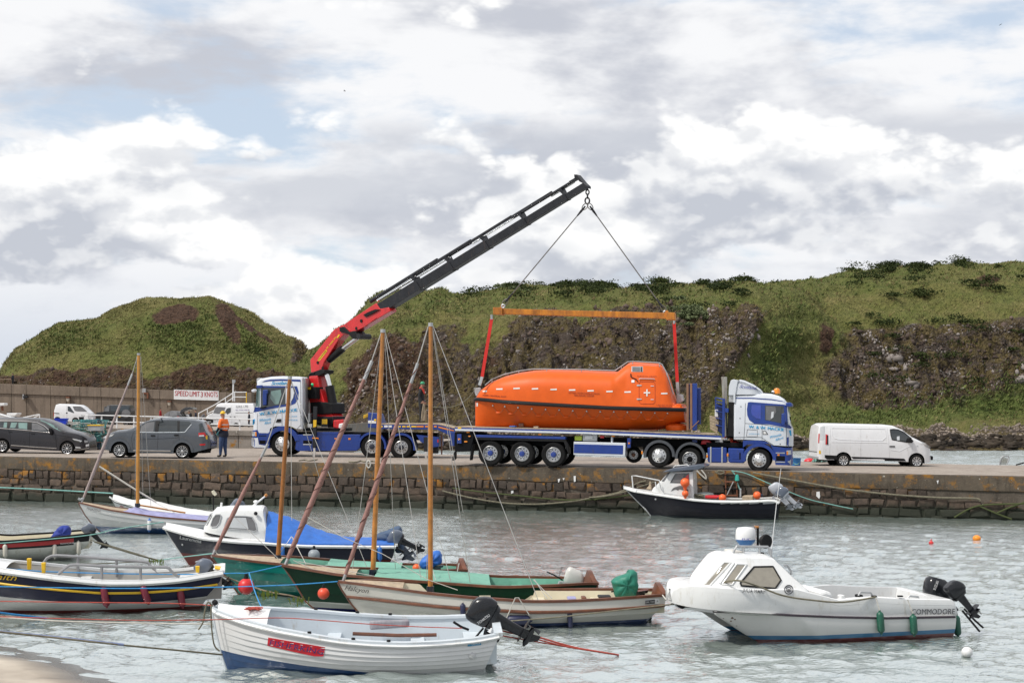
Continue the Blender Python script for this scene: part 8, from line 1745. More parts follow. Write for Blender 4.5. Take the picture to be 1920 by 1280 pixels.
# dark green sailing boat
def green_boat():
 m=mat_bands('dark_green_paint',[(0.075,(0.008,0.012,0.08)),(0.20,(0.62,0.63,0.60)),(9,(0.004,0.026,0.014))],slope=0.0,coat=0.0,rough=0.5,spec=0.08,var=0.1,grime=0.02)
 sheer=Z7([(530,497),(560,505),(900,562),(1300,597),(1849,636)])+Z8([(400,566),(800,553),(1080,535),(1125,540)])
 h=coble('sailing_coble','dark green sailing boat with pale inside and white outboard, between the teal and cream boats',(594,1144),2.0,sheer,[(529,1059),(536,1066),(555,1095),(574,1127),(594,1144),(606,1155)],[(1121,1094),(1118,1104),(1095,1130),(1085,1140)],2.0,m,TARPM,tm=0.5,kb=1.8,bq=0.8,bt=0.42,p=2.6,nstr=5,lap=0.012,floor=0.2,cap_w=0.06)
 fr=h.fr;foredeck(h,0.02,0.24,PALEWOOD,camber=0.05)
 tarp(h,'pale green tarpaulin over the middle of the dark green boat',0.30,0.66,Z7([(900,548),(1130,560),(1300,580),(1849,600)])+Z8([(120,530),(180,515),(400,545)]),TARPM,seed=4,inset=0.07,over=0.0,drop=0.0)
 for s in(0.75,0.88):thwart(h,s,TARPM)
 rings=[]
 for k in range(13):
  u=k/12*2-1;z=h.z_at(1)+0.24*(1-u*u);y=u*h.bs(1);x=h.x1;rings.append([V((x-0.28*(1-abs(u)**3),y,h.z_at(1)-0.1)),V((x-0.08-0.1*(1-u*u),y,z)),V((x+0.01-0.1*(1-u*u),y,z)),V((x+0.0,y,h.z_at(1)-0.1))])
 MB().loft(rings,DARKWOOD).build('stern_board',None,h.t,smooth=True,sharp=40)
 mast(h,(718,619),(699,1078),0.052);furled(h,(540,1046),(694,685),0.052,tail=(715,623),spiral=0.008)
 stays(h,[((721,624),(790,1090),0,-.9),((721,623),(742,1080),0,.8),((722,622),(846,1092),0,-.9),((717,625),(660,1075),0,.6),((820,1098),(806,1050),-.9,0),((606,1075),(550,1050),-.4,0),((735,1086),(560,1052),-.9,0)])
 sl=MATS['outboard_white']if 'outboard_white' in MATS else mat('outboard_white',(0.62,0.61,0.58),0.35,coat=0.3)
 outboard(h,Z8([(850,540)])[0],0.15,-22,0.72,sl,STEEL,brand=('JOHNSON',*Z8([(835,490),(862,415)]),3.6),lm=LETK)
 return h
green_boat()
def teal_boat():
 m=mat_bands('teal_paint',[(0.03,(0.004,0.06,0.05)),(9,(0.004,0.18,0.15))],coat=0.1,spec=0.3,var=0.08,grime=0.03)
 sheer=Z7([(60,433),(300,468),(540,495),(900,537),(1150,548),(1400,546),(1700,528),(1765,533)])
 h=coble('sailing_coble','bright teal sailing boat with a blue covered outboard, in front of the cabin boat',(448,1113),2.0,sheer,[(397,1041),(405,1052),(428,1085),(448,1113),(458,1125)],[(876,1070),(872,1082),(856,1105),(850,1115)],2.0,m,TARPM,tm=0.5,kb=1.8,bq=0.8,bt=0.45,p=2.6,nstr=5,lap=0.014,floor=0.2,cap_w=0.06)
 fr=h.fr;foredeck(h,0.02,0.28,PALEWOOD,camber=0.05);lettering(fr,'GOOSANDER',*Z7([(136,482),(225,489)]),3.6,mat('teal_lettering',(0.01,0.05,0.05),0.6),h.near,off=0.02)
 tarp(h,'pale green tarpaulin over the middle of the teal boat',0.45,0.74,Z7([(800,520),(940,512),(1130,512),(1400,516)]),TARPM,seed=7,inset=0.07,over=0.0,drop=0.0);thwart(h,0.84,DARKWOOD)
 rings=[]
 for k in range(13):
  u=k/12*2-1;z=h.z_at(1)+0.24*(1-u*u);y=u*h.bs(1);x=h.x1;rings.append([V((x-0.28*(1-abs(u)**3),y,h.z_at(1)-0.1)),V((x-0.08-0.1*(1-u*u),y,z)),V((x+0.01-0.1*(1-u*u),y,z)),V((x+0.0,y,h.z_at(1)-0.1))])
 MB().loft(rings,DARKWOOD).build('stern_board',None,h.t,smooth=True,sharp=40)
 mast(h,(543.5,707),(521,1050),0.05,mat('dark_varnish',(0.28,0.105,0.022),0.4,var=0.3));furled(h,(404,1030),(498,840),0.042,tail=(541,712),spiral=False)
 stays(h,[((545,712),(547,975),0,-.5),((545,712),(600,900),0,.5),((546,713),(690,1068),0,-.9),((404,1034),(415,1045),0,-.2),((519,1046),(546,1006),0,.2),((546,1005),(570,1050),.2,-.6),((440,968),(525,1050),0,-.5),((548,1006),(575,1060),0,-.9)])
 outboard(h,(806,1068),0.1,10,0.62,OUTGY,OUTGY,covered=True)
 cover(h,'bright blue cloth cover over the outboard of the teal boat',Z7([(1445,490),(1470,445),(1530,405),(1575,396),(1592,425),(1592,480),(1545,500),(1530,522),(1480,528)]),0.1,.2,TARPB)
 fender(h,'white fender at the stern of the teal boat',*Z7([(1697,540),(1697,612)]),5.0,WHITE,y=-1.0,cord=Z7([(1710,480)])[0])
 b=fr.L(*Z7([(1425,512)])[0],-.6);f=Fr(fr.M@b,0);t=thing('small_float','small orange float lying inside the teal boat by its covered outboard','float',f);MB().ball((0,0,0),0.085,12,8,mat('float_orange',(0.8,0.13,0.03),0.4)).build('ball',None,t,smooth=True)
teal_boat()
# black cabin boat under a blue tarpaulin
def cabin_boat():
 m=mat_bands('black_hull_paint',[(0.30,(0.13,0.022,0.018)),(9,(0.012,0.014,0.026))],slope=-0.028,coat=0.05,var=0.1,rough=0.4,grime=0.02,spec=0.2)
 sheer=A6([(765,672),(900,712),(1100,765),(1400,795),(1670,808)])+Z7([(480,350),(700,362),(1100,366),(1287,366)])
 h=boat_hull('cabin_boat','black hulled cabin boat named Lauremma with a blue tarpaulin over its cockpit',(352,1057),5.0,sheer,A6([(765,672),(830,780),(910,900),(970,990),(1000,1040)]),[(742,1022),(738,1040),(728,1062),(722,1075)],2.2,m,GELCOAT,GELCOAT,tm=0.5,kb=1.9,bq=0.72,bt=0.85,p=3.0,nstr=7,lap=0.008,floor=0.4,cap_w=0.12,m_rub=GELCOAT,rub=0.045)
 fr=h.fr;foredeck(h,0.01,0.46,GELCOAT,camber=0.12,inset=0.05)
 cab,bv,_=body(fr,A6([(1090,690),(1112,660),(1170,560),(1195,535),(1300,524),(1590,520),(1610,530),(1675,800)]),A6([(1090,720),(1400,770),(1675,800)]),1.5,GELCOAT,h.t,'cabin',belt=A6([(1090,700),(1675,700)]),tumble=0.13,round0=0.5,round1=0.06,crown=0.05,shoulder=0.12,y0=-0.78,barrel=0.0)
 old=fr.bvh;fr.bvh=[bv]
 for q in([(1290,650),(1310,600),(1345,580),(1470,582),(1520,590),(1550,640),(1562,700),(1540,712),(1480,700),(1300,690),(1285,675)],[(1165,660),(1185,600),(1210,570),(1245,568),(1256,580),(1240,640),(1215,672),(1175,676)],[(1122,655),(1160,570),(1180,556),(1170,590),(1135,655)]):
  decal(fr,A6(q),GREYGLASS,cab,'window',off=0.010,step=3);line_on(fr,A6(q),0.018,STEEL,cab,'window_frame',closed=True,off=0.01,step=3)
 decal(fr,A6([(1310,610),(1345,592),(1468,594),(1490,690),(1310,680),(1300,664)]),mat('curtain',(0.48,0.5,0.52),0.7),cab,'window_curtain',off=0.018,step=3)
 fr.bvh=old;lettering(fr,'Lauremma',*A6([(900,776),(1084,812)]),6.6,LETW,h.near,off=0.05,bold=0.012)
 tarp(h,'bright blue tarpaulin stretched from the cabin roof to the stern of the black cabin boat',0.448,0.995,Z7([(385,122),(450,138),(560,165),(650,205),(760,250),(900,300),(1000,322),(1150,325),(1280,328)]),TARPB,seed=2,drop=0.10)
 cover(h,'slate blue cloth cover over the big outboard of the black cabin boat',Z7([(1150,320),(1175,280),(1230,262),(1300,232),(1325,250),(1345,340),(1335,405),(1290,410),(1265,360)]),0.1,.27,TARPD)
 outboard(h,(722,1014),0.1,35,0.95,TARPD,OUTGY,covered=True);outboard(h,(748,1026),-0.55,62,0.7,OUTGY,OUTBK)
 buoy('grey round fender hanging on the side of the black cabin boat',(588.8,1040),11.2,(fr.M@V((0,-1.2,0))).y,mat('fender_grey',(0.24,0.27,0.30),0.45),neck=1,name='ball_fender')
 BF=mat('fender_blue',(0.015,0.12,0.42),0.4)
 fender(h,'blue fender hanging amidships on the black cabin boat beside the teal boat mast',*Z7([(534,365),(536,450)]),3.6,BF);fender(h,'blue fender hanging near the stern of the black cabin boat',*Z7([(1180,365),(1182,470)]),4.4,BF)
 # gear on the cabin roof
 t=h.t;MB().tube([fr.L(*p,-.1)for p in A6([(1555,520),(1555,460)])],0.025,6,WHITE).build('aerial_base',None,t);MB().ball(fr.L(*A6([(1553,458)])[0],-.1),(.07,.07,.045),12,6,WHITE).build('gps_dome',None,t,smooth=True);MB().tube([fr.L(*p,.1)for p in A6([(1500,515),(1640,405)])],0.022,6,WHITE).build('staff',None,t);MB().tube([fr.L(*p,.1)for p in A6([(1632,412),(1652,396)])],0.045,6,WOOD).build('staff_tip',None,t)
 MB().tube([fr.L(*p,.3)for p in A6([(1190,530),(1188,400)])],0.02,6,BLACK).build('lamp_pole',None,t);pprism(fr,t,'deck_lamp',A6([(1170,368),(1190,360),(1216,395),(1200,410),(1180,392)]),0.2,0.36,mat('lamp_cream2',(0.62,0.58,0.45),0.5));MB().tube([fr.L(*p,.2)for p in A6([(1252,520),(1260,465)])],0.03,6,WHITE).build('horn',None,t)
 MB().ball(fr.L(*A6([(1552,558)])[0],-.75),.05,10,6,BLACK).build('navigation_light',None,t,smooth=True);MB().ball(fr.hit(*A6([(925,826)])[0],0.0),.03,8,5,STEEL).build('skin_fitting',None,t,smooth=True)
cabin_boat()
# boats along the far left
def majazena():
 m=mat_bands('majazena_paint',[(0.22,(0.006,0.05,0.15)),(9,(0.62,0.63,0.635))],slope=-0.012,coat=0.3,var=0.03,grime=0.05)
 h=coble('sailing_coble','white sailing boat named MAJAZENA with a violet cover, left of the cabin boat',(189,998),8.0,A6([(35,468),(300,532),(700,592),(1130,627),(1400,628),(1700,610)]),A6([(35,468),(90,570),(160,660),(222,718),(245,740)]),[(512,973),(508,985),(498,1000),(494,1010)],2.0,m,CREAM,tm=0.5,kb=1.9,bq=0.75,bt=0.6,nstr=6,lap=0.014,floor=0.3,cap_w=0.06)
 fr=h.fr;foredeck(h,.02,.25,PALEWOOD);lettering(fr,'MAJAZENA',*A6([(103,522),(222,548)]),4.2,mat('grey_lettering',(0.16,0.15,0.16),0.6),h.near,off=0.02)
 tarp(h,'violet and white cover tied over the white sailing boat at the left',0.24,0.86,A6([(360,540),(430,535),(520,500),(570,515),(640,545),(800,555),(1000,575),(1130,590),(1500,590)]),TARPV,seed=5,drop=0.0,inset=0.06,over=0.0)
 mast(h,(260,663),(258,950),0.056,mat('yellow_varnish',(0.5,0.23,0.045),0.4,var=0.2));furled(h,(157,932),(246,706),0.045,mat('grey_pink_cloth',(0.36,0.29,0.28),0.9),spiral=False,tail=(258,668));MB().tube([fr.L(*p,0)for p in A6([(210,155),(450,310),(700,462)])],0.03,6,ROPEW).build('boom',None,h.t,smooth=True)
 stays(h,[((256,668),(253,955),0,.4),((263,668),(268,930),0,.5),((264,668),(283,950),0,.8),((288,940),(330,962),0,-.8)])
 MB().tube([fr.L(*p,0)for p in A6([(30,430),(50,440),(70,430)])],0.04,6,STEEL).build('bow_fitting',None,h.t)
 fender(h,'white fender with blue ends on the side of the white sailing boat at the left',*A6([(642,600),(638,715)]),3.8,WHITE,cap=MATS['fender_blue'],cord=A6([(650,575)])[0])
majazena()
def mica():
 h=boat_hull('open_boat','white open boat under a fitted white cover, closest to the quay wall at the left',(226,974),8.0,A6([(298,418),(345,455),(500,502),(600,530),(800,562),(1000,580),(1300,585),(1420,575)]),A6([(298,418),(330,450),(360,500),(395,600),(405,640)]),[(452,964),(450,975),(446,990),(445,1000)],1.9,GELCOAT,GELCOAT,GELCOAT,tm=0.5,kb=2.0,bq=0.75,bt=0.8,nstr=4,lap=0.01,floor=0.3,m_rub=BLACK,rub=0.012)
 lettering(h.fr,'Mica',*A6([(382,505),(435,530)]),5.0,LETR,h.near,shear=0.3,off=0.02);CV=mat('white_cover',(0.66,0.66,0.65),0.6,var=0.05,bump=0.2,bscale=5)
 tarp(h,'fitted white boat cover over the open boat by the quay wall',0.03,0.97,A6([(300,405),(340,393),(450,430),(520,450),(560,430),(650,440),(850,492),(1000,520),(1160,545),(1420,560)]),CV,seed=3,drop=0.02)
 o=MB().tube([h.fr.L(*p,-1.0)for p in A6([(560,488),(700,510),(900,545),(950,552)])],0.03,6,WOOD).build('oar',None,None,smooth=True);o.location=h.fr.o;o.rotation_euler=(0,0,h.fr.yaw);tag(o,'yellow varnished oar lying along the white covered boat','oar')
 outboard(h,A6([(1400,540)])[0],0.0,20,0.85,OUTGY,OUTGY,covered=True);cover(h,'grey cloth cover over the outboard of the white covered boat',A6([(1310,518),(1330,490),(1370,440),(1400,430),(1450,460),(1472,515),(1440,530)]),0.0,.25,mat('grey_cover',(0.13,0.15,0.19),0.7))
mica()
def red_boat():
 WH=mat('off_white_hull',(0.60,0.60,0.56),0.4,var=0.06,coat=0.2,dirt=(0.3,0.26,0.18),dirt_amt=0.3);RD=mat('hull_red',(0.36,0.010,0.012),0.4,var=0.12,coat=0.3)
 band=lambda s,v,j:(BLACK if j==0 else RD if j in(1,2)else BLACK if j==3 else WH)if s<.90 else(BLACK if j<3 else WH)
 h=boat_hull('open_boat','open boat with a red band and a blue covered motor at the left edge',(-110,1050),12.0,[(-175,992),(-60,1010),(0,1016),(84,1010),(120,1006),(168,1001)],[(-175,992),(-160,1010),(-110,1050),(-100,1060)],[(168,1002),(166,1020),(132,1047),(125,1060)],2.0,WH,CREAM,BLACK,tm=0.5,kb=2,bq=0.7,bt=0.75,nstr=14,lap=0.003,draft=0.2,floor=0.3,cap_w=0.07,m_rub=BLACK,rub=0.02,band=band)
 fr=h.fr;lettering(fr,'SEAHORSE',*Z6([(472,502),(582,494)]),3.0,LETW,h.near,off=0.02);thwart(h,.6,CREAM);thwart(h,.8,CREAM)
 cover(h,'royal blue cover over the motor well of the red banded boat',Z6([(402,455),(430,400),(470,360),(520,352),(550,372),(553,430),(530,462),(470,470)]),0.0,.27,mat('royal_cover',(0.01,0.03,0.24),0.7,bump=0.4,bscale=8))
 outboard(h,(166,1008),0.0,40,0.6,OUTGY,OUTBK)
 FW=mat('fender_white',(0.6,0.57,0.5),0.5,var=0.08)
 for a,b,l in(((38,495),(42,610),'forward white fender of three on the red banded boat'),((427,490),(428,615),'middle white fender of three on the red banded boat'),((612,468),(618,588),'aft white fender of three, at the stern of the red banded boat')):fender(h,l,*Z6([a,b]),4.2,FW,cord=Z6([(a[0],a[1]-30)])[0],group='white fenders on the red banded boat')
red_boat()
def faith():
 NV=mat('hull_navy',(0.012,0.014,0.036),0.45,var=0.15,spec=0.2);WH=mat('hull_white',(0.64,0.64,0.63),0.4,var=0.05,coat=0.2,dirt=(0.3,0.2,0.12),dirt_amt=0.25);AF=mat('hull_antifoul',(0.15,0.025,0.02),0.6,var=0.2)
 mw=mat_bands('faith_white',[(0.06,(0.15,0.022,0.018)),(9,(0.64,0.64,0.63))],slope=0.0,grime=0.06)
 band=lambda s,v,j:NV if j<8 else mw
 h=boat_hull('open_boat','navy and white open boat with a yellow stripe and maroon fenders at the left',(-70,1146),11.0,[(-118,1040),(-60,1056),(0,1068),(96,1081),(192,1091),(263,1091),(335,1086),(418,1072)],[(-118,1040),(-100,1080),(-70,1146),(-60,1160)],[(418,1073),(412,1090),(384,1123),(372,1150)],2.0,mw,mat('grey_inside',(0.34,0.33,0.31),0.7,var=0.1),GELCOAT,tm=0.5,kb=2,bq=0.7,bt=0.7,nstr=16,lap=0.002,draft=0.25,floor=0.2,cap_w=0.10,cap_h=0.04,m_rub=GELCOAT,rub=0.05,band=band)
 fr=h.fr
 for sd in(-1,1):MB().tube([h.pt(i,0.245,sd,0.015)for i in range(len(h.S))],0.026,6,YELLOW).build('yellow_strake',None,h.t,smooth=True)
 lettering(fr,'Faith',*Z6([(-75,770),(130,785)]),11.0,LETY,h.near,shear=0.35,off=0.03);foredeck(h,.01,.25,GELCOAT,camber=.06);thwart(h,.5,GELCOAT)
 pprism(fr,h.t,'stern_deck',Z6([(1395,790),(1560,770),(1745,705),(1750,712),(1560,800),(1395,812)]),-0.62,0.62,GELCOAT)
 for(a,b),y,l in((((208,612),(243,700)),.5,0),(((322,645),(355,728)),-.75,0),(((1528,672),(1562,722)),-.3,0)):pprism(fr,h.t,'bitt',Z6([(a[0],a[1]),(b[0],a[1]),(b[0]-3,b[1]),(a[0]+5,b[1])]),y,y+.12,YELLOW,bevel=0.01)
 G=mat('rail_grey',(0.28,0.28,0.29),0.45,0.3,var=0.12)
 for pts,y,ps in(([(340,650),(400,592),(600,596),(900,620),(1130,637),(1170,660),(1250,740)],.85,((610,598,735),(912,625,745))),([(450,740),(520,680),(580,660),(800,670),(1100,678),(1300,680),(1340,710),(1400,760)],-.85,((796,672,790),(1100,678,790)))):
  MB().tube([fr.L(*p,y)for p in Z6(smooth_px(pts,3))],0.03,8,G).build('hand_rail',None,h.t,smooth=True)
  for x,a,b in ps:MB().tube([fr.L(*p,y)for p in Z6([(x,a),(x,b)])],0.028,8,G).build('rail_post',None,h.t,smooth=True)
 outboard(h,(385,1084),0.0,50,0.62,OUTGY,OUTBK,brand=('YAMAHA',*Z6([(1440,712),(1488,668)]),3.0))
 MB().tube([fr.L(*p,0)for p in Z6([(1530,640),(1550,632),(1558,660),(1540,690)])],0.02,6,STEEL).build('lifting_eye',None,h.t,smooth=True);pprism(fr,h.t,'yellow_pad',Z6([(1680,680),(1745,690),(1745,702),(1680,694)]),-.3,.1,YELLOW)
 FM=mat('fender_maroon',(0.16,0.010,0.028),0.4,var=0.1)
 for a,b,c,l in(((806,822),(838,998),(800,780),'forward maroon fender on the navy and white boat'),((1112,815),(1165,972),(1110,780),'middle maroon fender on the navy and white boat'),((1405,845),(1432,1000),(1395,780),'aft maroon fender, nearest the stern of the navy and white boat')):fender(h,l,*Z6([a,b]),6.6,FM,cord=Z6([c])[0],group='maroon fenders on the navy and white boat')
faith()
# white fast fishing boat, right
def fishing_boat():
 m=mat_bands('fishing_boat_paint',[(0.05,(0.11,0.02,0.018)),(0.125,(0.03,0.16,0.32)),(9,(0.70,0.70,0.69))],slope=0.012,coat=0.4,var=0.03,grime=0.05)
 org=(1424,1202.5);fr=Fr(P(org[0],org[1],WY(org[1])),13.0);fr.o.z=0;fr.M=Matrix.Translation(fr.o)@Matrix.Rotation(fr.yaw,4,'Z');fr.Mi=fr.M.inverted()
 t=thing('fishing_boat','white cabin fishing boat marked JULIA MARY and COMMODORE with two outboards','boat',fr);hb=0.92;near=-0.35
 yc=0.55;W=1.95;yn=yc-W/2
 dark=[(196,512),(215,515),(250,520),(500,532),(750,545),(1000,555),(1250,560),(1615,553)]
 # topsides above the dark moulding
 top=[(196,500),(203,440),(222,416),(262,402),(320,400),(560,410),(780,408),(840,424),(900,438),(1000,464),(1190,448),(1350,458),(1600,462),(1612,470),(1640,548)]
 bd,bv,xs=body(fr,A1(top),A1(dark+[(1640,552)]),W,GELCOAT,t,'topsides',well=(fr.L(*A1([(845,430)])[0],yn).x,fr.L(*A1([(1560,462)])[0],yn).x,0.42,0.16),tumble=0.05,round0=1.15,round1=0.10,crown=0.03,shoulder=0.10,y0=yn,barrel=0.10,n=120)
 # two hulls with a tunnel between
 dz=zfun(fr,A1(dark),yn);xe=fr.L(*A1([(1612,553)])[0],yn).x;bvs=[bv]
 stem_n=fr.Ls(A1([(318,528),(400,580),(480,635),(560,680),(600,705)]),0.0);sx=[p.x for p in stem_n];szz=[p.z for p in stem_n]
 for k,cy in enumerate((0.0,1.1)):
  rings=[];n=60
  for i in range(n+1):
   s=i/n;s=s**1.5;ring=[]
   for j in range(15):
    u=j/14*2-1;v=1-abs(u)
    ztop=dz(lerp(sx[0],xe,s))+0.01;zk=-0.22;z=lerp(ztop,zk,v)
    x0_=interp(z,szz[::-1],sx[::-1]);x=lerp(x0_,xe,s);half=0.46*(1-v**2.4)**0.75*min(1,(s*3.2)**0.72)if v<1 else 0.0
    outer=1 if(k==0)==(u<0)else 0
    if outer:half=half*(1.0+0.0)+(hb-0.90)*0
    y=cy+math.copysign(max(half,0.004),u);ring.append(V((x,y,z)))
   rings.append(ring)
  mb=MB();mb.loft(rings,m,ring_closed=False,cap=False);mb.add(rings[-1],[tuple(range(15))],m);o=mb.build('sponson',None,t,smooth=True,sharp=40);bvs.append(mb.bvh(fr))
  if k==0:spn=o
  # tunnel roof and forward bridge deck
 rings=[]
 for i in range(20):
  s=i/19;x=lerp(fr.L(*A1([(150,505)])[0],yc).x,xe-0.02,s);z=dz(max(x,min(sx)));w=W/2*min(1,(s*5+.12))**.5;rings.append([V((x,yc-w,z)),V((x,yc-w*.5,z-0.05-.12*min(1,s*4))),V((x,yc+w*.5,z-0.05-.12*min(1,s*4))),V((x,yc+w,z))])
 MB().loft(rings,m,ring_closed=False,cap=False).build('tunnel',None,t,smooth=True)
 mb=MB();rub=[fr.hit(*p,0.0)if False else None for p in[]]
 fr.bvh=bvs
 line_on(fr,A1([(264,521),(300,523),(500,532),(750,545),(1000,555),(1250,560),(1612,553)]),0.022,mat('moulding_dark',(0.03,0.02,0.03),0.4),t,'rubbing_strake',off=-0.002)
 pass;pass
 fr.bvh=bvs;scr=mat('scrape_brown',(0.16,0.11,0.08),0.8)
 for x,y,r in((432,558,7),(446,566,5),(425,575,5),(455,600,3),(385,560,3)):decal(fr,A1([(x+r*math.cos(a)*(1+.4*math.sin(3*a)),y+r*.7*math.sin(a))for a in[k*.7 for k in range(9)]]),scr,spn,'scrape',off=0.004,step=1.5)
 # cabin
 cab,bc,_=body(fr,A1([(325,397),(342,376),(432,252),(452,240),(660,244),(695,256),(760,330),(820,395),(850,420)]),A1([(325,410),(560,425),(850,432)]),1.55,GELCOAT,t,'cabin',belt=A1([(255,405),(850,425)]),tumble=0.34,round0=0.62,round1=0.12,crown=0.04,shoulder=0.10,y0=yn+0.10,barrel=0.0)
 fr.bvh=[bc];TINT=mat('tinted_window',(0.25,0.23,0.19),0.12,var=0.25,coat=0.4)
 for q in([(475,372),(548,288),(648,286),(690,358),(660,402),(480,388)],[(378,380),(455,274),(508,276),(432,382)],[(280,388),(388,264),(424,264),(312,388)]):
  decal(fr,A1(q),TINT,cab,'window',off=0.010,step=3);line_on(fr,A1(q),0.016,BLACK if q[0][0]>400 else GELCOAT,cab,'window_frame',closed=True,off=0.010,step=3)
 line_on(fr,A1([(440,265),(365,375)]),0.03,GELCOAT,cab,'window_pillar',off=0.01)
 fr.bvh=[bc,bv];lettering(fr,'JULIA MARY',*A1([(486,420),(606,430)]),6.6,mat('grey_letter',(0.05,0.05,0.06),0.6),cab,off=0.04);lettering(fr,'COMMODORE',*A1([(1382,540),(1612,538)]),10.2,mat('grey_letter'),bd,shear=0.12,off=0.03,bold=0.004)
 em=[(731+22*math.cos(a),408+23*math.sin(a))for a in[2*math.pi*k/24 for k in range(24)]];line_on(fr,A1(em),0.008,mat('grey_letter'),cab,'crest',closed=True,off=0.01,step=3);line_on(fr,A1([(731+13*math.cos(a),408+13*math.sin(a))for a in[2*math.pi*k/16 for k in range(16)]]),0.006,MATS['grey_letter'],cab,'crest',closed=True,off=0.01,step=3)
 decal(fr,A1([(722,405),(740,405),(738,418),(731,422),(724,418)]),GREYGLASS,cab,'crest',off=0.012,step=2);lettering(fr,'BOAT CLUB',*A1([(716,396),(746,396)]),1.8,MATS['grey_letter'],cab,off=0.014)
 # roof gear
 pb=lambda nm,pts,y0,y1,m_,**k:pprism(fr,t,nm,A1(pts),y0,y1,m_,**k)
 R=fr.L(*A1([(503,175)])[0],yc);w=rad_px(fr,*A1([(503,175)])[0],19,yc)
 rd=MB();rd.lathe([(w*.55,0),(w*.85,.06),(w*.98,.11)],R,'z',26,mat('radome_blue',(0.03,0.14,0.36),0.4));rd.lathe([(w*.98,.11),(w*1.0,.17),(w*.96,.27),(w*.8,.315),(.02,.33)],R,'z',26,WHITE);rdo=rd.build('radome',None,t,smooth=True,sharp=30);rb=rd.bvh(fr)
 old=fr.bvh;fr.bvh=[rb];lettering(fr,'FUC',*A1([(485,148),(530,148)]),4.0,LETN,rdo,bold=0.02,off=0.03);fr.bvh=old
 mb=MB()
 for y in(yc-.3,yc+.3):mb.tube([fr.L(*p,y)for p in A1([(432,242),(440,205),(455,180),(620,182),(636,205),(640,246)])],0.022,7,STEEL);mb.tube([fr.L(*p,y)for p in A1([(490,184),(494,244)])],0.02,6,STEEL);mb.tube([fr.L(*p,y)for p in A1([(575,184),(580,244)])],0.02,6,STEEL)
 mb.build('radar_frame',None,t,smooth=True,kind='stuff');pb('life_ring_box',[(440,205),(488,205),(488,232),(436,232)],yc-.25,yc+.2,mat('pale_plastic',(0.6,0.58,0.54),0.5))
 MB().tube([fr.L(*p,yc)for p in A1([(567,175),(567,80)])],0.022,7,BLACK).build('aerial',None,t,smooth=True);pb('aerial_cap',[(556,72),(576,72),(572,84),(560,84)],yc-.04,yc+.04,WOOD);pb('camera_bracket',[(580,212),(602,212),(602,238),(580,238)],yc-.3,yc-.2,BLACK)
 MB().lathe([(0.02,-.06),(.10,-.04),(.13,.03),(.12,.06),(.02,.05)],fr.L(*A1([(604,153)])[0],yc-.2),V((.3,-1,0)),16,BLACK).build('searchlight',None,t,smooth=True);MB().tube([fr.L(*p,yc-.2)for p in A1([(603,170),(601,185)])],.02,6,BLACK).build('searchlight_stem',None,t)
 MB().tube([fr.L(*p,yc+.2)for p in A1([(636,246),(643,170),(655,60),(668,-60),(690,-232)])],[.013,.009,.007,.006,.004],6,WHITE).build('whip_aerial',None,t,smooth=True);pb('aerial_mount',[(632,192),(646,192),(646,225),(632,225)],yc+.15,yc+.25,STEEL)
 MB().tube([fr.L(*p,yc)for p in A1([(706,282),(722,280),(742,310),(744,330),(735,325)])],.02,6,STEEL).build('grab_rail',None,t,smooth=True)
 # cockpit gear
 pb('seat_back',[(890,425),(930,415),(960,425),(975,465),(900,462)],yc-.5,yc+.5,GELCOAT,bevel=.05);pb('winch',[(1098,437),(1125,435),(1130,452),(1100,454)],yc-.8,yc-.65,BLACK,bevel=.02)
 for q in([(1100,440),(1110,422),(1165,424),(1178,448)],[(1358,458),(1370,442),(1415,446),(1425,462)]):MB().tube([fr.L(*p,yn+.15)for p in A1(q)],.018,6,STEEL).build('grab_rail',None,t,smooth=True)
 for x in(1186,1325):pb('cleat',[(x-14,440),(x+14,440),(x+14,448),(x-14,448)],yn+.06,yn+.12,BLACK)
 for x in(1018,835):pb('deck_fitting',[(x-10,440),(x+10,438),(x+10,470),(x-10,470)],yn+.1,yn+.25,GELCOAT)
 lines=MB();lines.tube([V(q)for q in smooth_px([tuple(fr.L(*p,yy))for p,yy in zip(A1([(140,480),(180,435),(232,408),(330,385),(450,360),(560,388),(700,440),(860,465),(1020,475),(1190,448)]),(yc,yc-.2,yc,yc-.4,yn-.02,yn-.03,yn-.03,yn-.05,yn-.05,yn+.02))],4)],.016,5,ROPEK);lines.build('deck_line',None,t,smooth=True)
 cl=MB()
 for k in range(14):cl.tube([V(q)for q in smooth_px([tuple(fr.L(lerp(218,256,random.random())/2.8235+1220,lerp(394,420,random.random())/2.8235+960,yc+random.uniform(-.1,.1)))for _ in range(4)],3)],.014,4,ROPEK)
 cl.build('bow_line_coil',None,t,smooth=True);MB().tube([fr.L(*p,yc)for p in A1([(128,480),(140,500),(150,470)])],.02,6,STEEL).build('bow_roller',None,t,smooth=True)
 h=Hull();h.fr=fr;h.t=t;fr.bvh=bvs
 outboard(h,A1([(1438,472)])[0],yc,-14,0.88,OUTBK,OUTBK,till=False,brand=('SUZUKI',*A1([(1508,412),(1526,366)]),5.0))
 outboard(h,A1([(1606,478)])[0],yc-.55,40,.60,OUTBK,OUTBK)
 MB().tube([fr.L(*p,yc-.6)for p in A1([(1650,520),(1700,580),(1742,630)])],.02,5,BLACK).build('ladder_rail',None,t);MB().tube([fr.L(*p,yc-.3)for p in A1([(1660,510),(1715,570),(1760,610)])],.02,5,BLACK).build('ladder_rail',None,t)
 FG=mat('fender_green',(0.008,0.085,0.052),0.4,var=0.12)
 for a,b,c,l in(((1212,518),(1222,645),(1192,450),'forward green fender on the white fishing boat'),((1388,535),(1396,655),(1360,460),'green fender under the C of COMMODORE'),((1616,538),(1628,660),(1595,465),'green fender at the stern corner of the white fishing boat')):fender(h,l,*A1([a,b]),6.8,FG,cord=A1([c])[0],group='green fenders on the white fishing boat')
